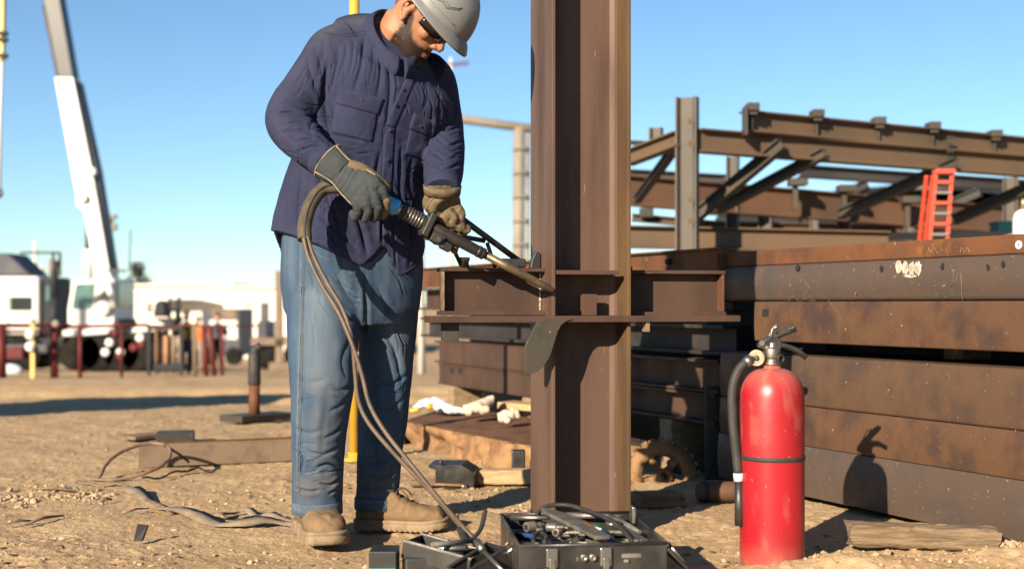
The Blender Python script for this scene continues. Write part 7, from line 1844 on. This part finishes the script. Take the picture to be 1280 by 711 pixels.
m = MB(); bks = [vs2[nk * (nx_ + 1)], vs2[nk * (nx_ + 1) + nx_]]; m.add([bks[0], bks[1], bks[1] - Z * 0.2, bks[0] - Z * 0.2], [(0, 1, 2, 3)]); m.add([vs2[0], bks[0], bks[0] - Z * 0.2, vs2[0] - Z * 0.2], [(0, 1, 2, 3)]); m.add([vs2[nx_], bks[1], bks[1] - Z * 0.2, vs2[nx_] - Z * 0.2], [(0, 1, 2, 3)]); m.build('back_faces', 'rust_slab', sl_)
# cloth and gloves dropped on the slab
def lumps(name, blobs, vox, mat, label, cat, parent=None):
    m = MB()
    for pts, rr in blobs: m.tube([W(*p) for p in pts], rr, 12)
    V, Fc = union(m, vox, 3); V = V + normals_of(V, Fc) * ((fbm(V[:, 0] * 40, V[:, 2] * 40 + V[:, 1] * 20, 3, 15) - 0.5) * 0.014)[:, None]
    o = mesh_obj(name, V, Fc, mat, parent, origin=W(*blobs[0][0][0])); 
    if parent is None: tag(o, label, cat)
    return o
rag = lumps('white_rag', [([(517, 510, 7.3), (532, 503, 7.3), (548, 506, 7.25), (566, 512, 7.2), (582, 514, 7.2)], [0.016, 0.028, 0.034, 0.028, 0.012]), ([(540, 499, 7.4), (556, 504, 7.35)], [0.018, 0.022])], 0.008, 'white_cloth', 'white plastic-like rag lying on the back of the rusty slab', 'rag')
lumps('yellow_cloth', [([(511, 513, 7.2), (524, 512, 7.2)], [0.016, 0.014]), ([(534, 508, 7.12), (541, 509, 7.12)], [0.026, 0.022])], 0.007, 'yellow', 'yellow cloth scrap tucked by the white rag', 'cloth')
lumps('dropped_glove', [([(580, 513, 6.8), (592, 510, 6.8), (603, 506, 6.85), (615, 500, 6.9)], [0.026, 0.036, 0.036, 0.022]), ([(600, 512, 6.78), (612, 511, 6.78)], [0.03, 0.02]), ([(583, 515, 6.74), (590, 516, 6.74)], [0.022, 0.02]), ([(606, 500, 6.9), (618, 497, 6.9)], [0.018, 0.014])], 0.008, 'cream_cloth', 'cream work glove dropped on the slab, left of its pair', 'glove')
lumps('dropped_glove', [([(622, 522, 6.5), (632, 520, 6.5), (642, 520, 6.5)], [0.022, 0.034, 0.028]), ([(640, 512, 6.55), (646, 516, 6.5), (647, 523, 6.5)], [0.014, 0.016, 0.014]), ([(630, 524, 6.45), (638, 525, 6.45)], [0.02, 0.016])], 0.008, 'cream_cloth', 'cream work glove dropped on the slab nearest the column', 'glove')
m = MB(); m.bar(W(632, 505, 7.1), W(700, 511, 6.9), 0.16, 0.035); o = m.build('pale_plank', 'wood_pale', None, 0.003, origin=W(640, 505, 7.1)); tag(o, 'pale plank end lying behind the dropped gloves', 'plank')
# black angle clip, plank and block in front of the slab
ac = thing('angle_clip', 'black steel angle clip lying in front of the rusty slab', 'steel clip', G(565, 609))
yq = G(565, 609).y
m = MB(); m.prism([W(544, 606, yq), W(544, 587, yq), W(535, 584, yq), W(535, 581, yq), W(577, 581, yq), W(592, 590, yq), W(592, 610, yq), W(560, 611, yq)], Vector((0.02, 0.10, 0.01))); m.build('body', 'black_paint', ac, 0.003)
m = MB(); m.bar(W(544, 604.5, yq - 0.012), W(580, 606, yq - 0.012), 0.02, 0.008); m.build('foot_strip', 'rust_cut', ac)
for u, v, r in ((551, 579.5, 0.009), (580, 608, 0.012)):
    m = MB(); m.lathe(W(u, v, yq - 0.01), (0, 0, 1) if v < 590 else (0.3, -1, 0), [(r, 0), (r, 0.012), (r * 0.6, 0.014)], 12); m.build('bolt', 'chrome' if v > 590 else 'black_paint', ac)
rough_bar('plank', G(594, 606) + Z * 0.03 + Vector((0, 0.05, 0)), G(690, 606) + Z * 0.03 + Vector((0, 0.05, 0)), 0.10, 0.062, 'wood_pale', 'pale plank lying between the angle clip and the column', 'plank', 9, 0.004)
m = MB(); m.bar(G(512, 607) + Z * 0.012, G(545, 606) + Z * 0.012, 0.05, 0.022); o = m.build('flat_lath', 'wood_grain', None, 0.002, origin=G(512, 607)); tag(o, 'thin lath left of the black angle clip', 'lath')
bp = G(648, 601); m = MB(); m.box(bp + Z * 0.065 + Vector((0, 0.02, 0)), (0.058, 0.07, 0.13)); o = m.build('black_block', 'black_paint', None, 0.006, origin=bp); tag(o, 'black upright block beside the foot of the column', 'block')
# shaded things under the pile: gear wheel, pipe, plank
gc = G(832, 603); gw = thing('gear_wheel', 'rusty gear wheel half buried in the shade under the pile', 'gear wheel', gc)
ax_ = Vector((0.25, -1.0, 0.35)).normalized(); cg = gc + Vector((0, 0.10, 0.01)); R_o, R_i = 0.150, 0.098
m = MB(); m.lathe(cg - ax_ * 0.02, ax_, [(R_i, 0), (R_o, 0), (R_o + 0.006, 0.01), (R_o + 0.006, 0.03), (R_o, 0.04), (R_i, 0.04), (R_i, 0)], 48, False); m.build('rim', 'rust_cut', gw)
fx_, sx_, ux_ = frame_of(ax_, Vector((0, 1, 0.01)))
for k in range(5):
    a = 2 * math.pi * k / 5 + 0.4; d = sx_ * math.cos(a) + ux_ * math.sin(a); m = MB(); m.bar(cg + d * 0.02, cg + d * (R_i + 0.004), 0.028, 0.022, ax_); m.build('spoke', 'rust_cut', gw, 0.003)
for k in range(26):
    a = 2 * math.pi * k / 26; d = sx_ * math.cos(a) + ux_ * math.sin(a); m = MB(); m.bar(cg + d * (R_o + 0.003), cg + d * (R_o + 0.018), 0.018, 0.034, ax_); m.build('tooth', 'rust_cut', gw)
m = MB(); m.lathe(cg - ax_ * 0.03, ax_, [(0.018, 0), (0.035, 0), (0.035, 0.06), (0.018, 0.06), (0.018, 0)], 24, False); m.build('hub', 'rust_cut', gw)
pa_ = G(872, 627) + Z * 0.038; pq = G(922, 626) + Z * 0.038
pi_ = thing('short_pipe', 'short maroon pipe lying beside the extinguisher nozzle', 'pipe', pa_ - Z * 0.038)
d = (pq - pa_).normalized(); m = MB(); m.lathe(pa_, d, [(0.026, 0.004), (0.034, 0), (0.038, 0.004), (0.038, 0.20), (0.034, 0.205), (0.030, 0.20)], 24); m.build('body', 'frame_red', pi_)
m = MB(); m.lathe(pa_ + d * 0.02, d, [(0.0385, 0), (0.041, 0.003), (0.041, 0.016), (0.0385, 0.019)], 24, False); m.build('band', 'steel_dark', pi_)
rough_bar('shaded_plank', G(795, 632) + Z * 0.02, G(846, 630) + Z * 0.02, 0.12, 0.06, 'wood_grain', 'plank stub in the shade right of the column foot', 'plank', 5, 0.004)
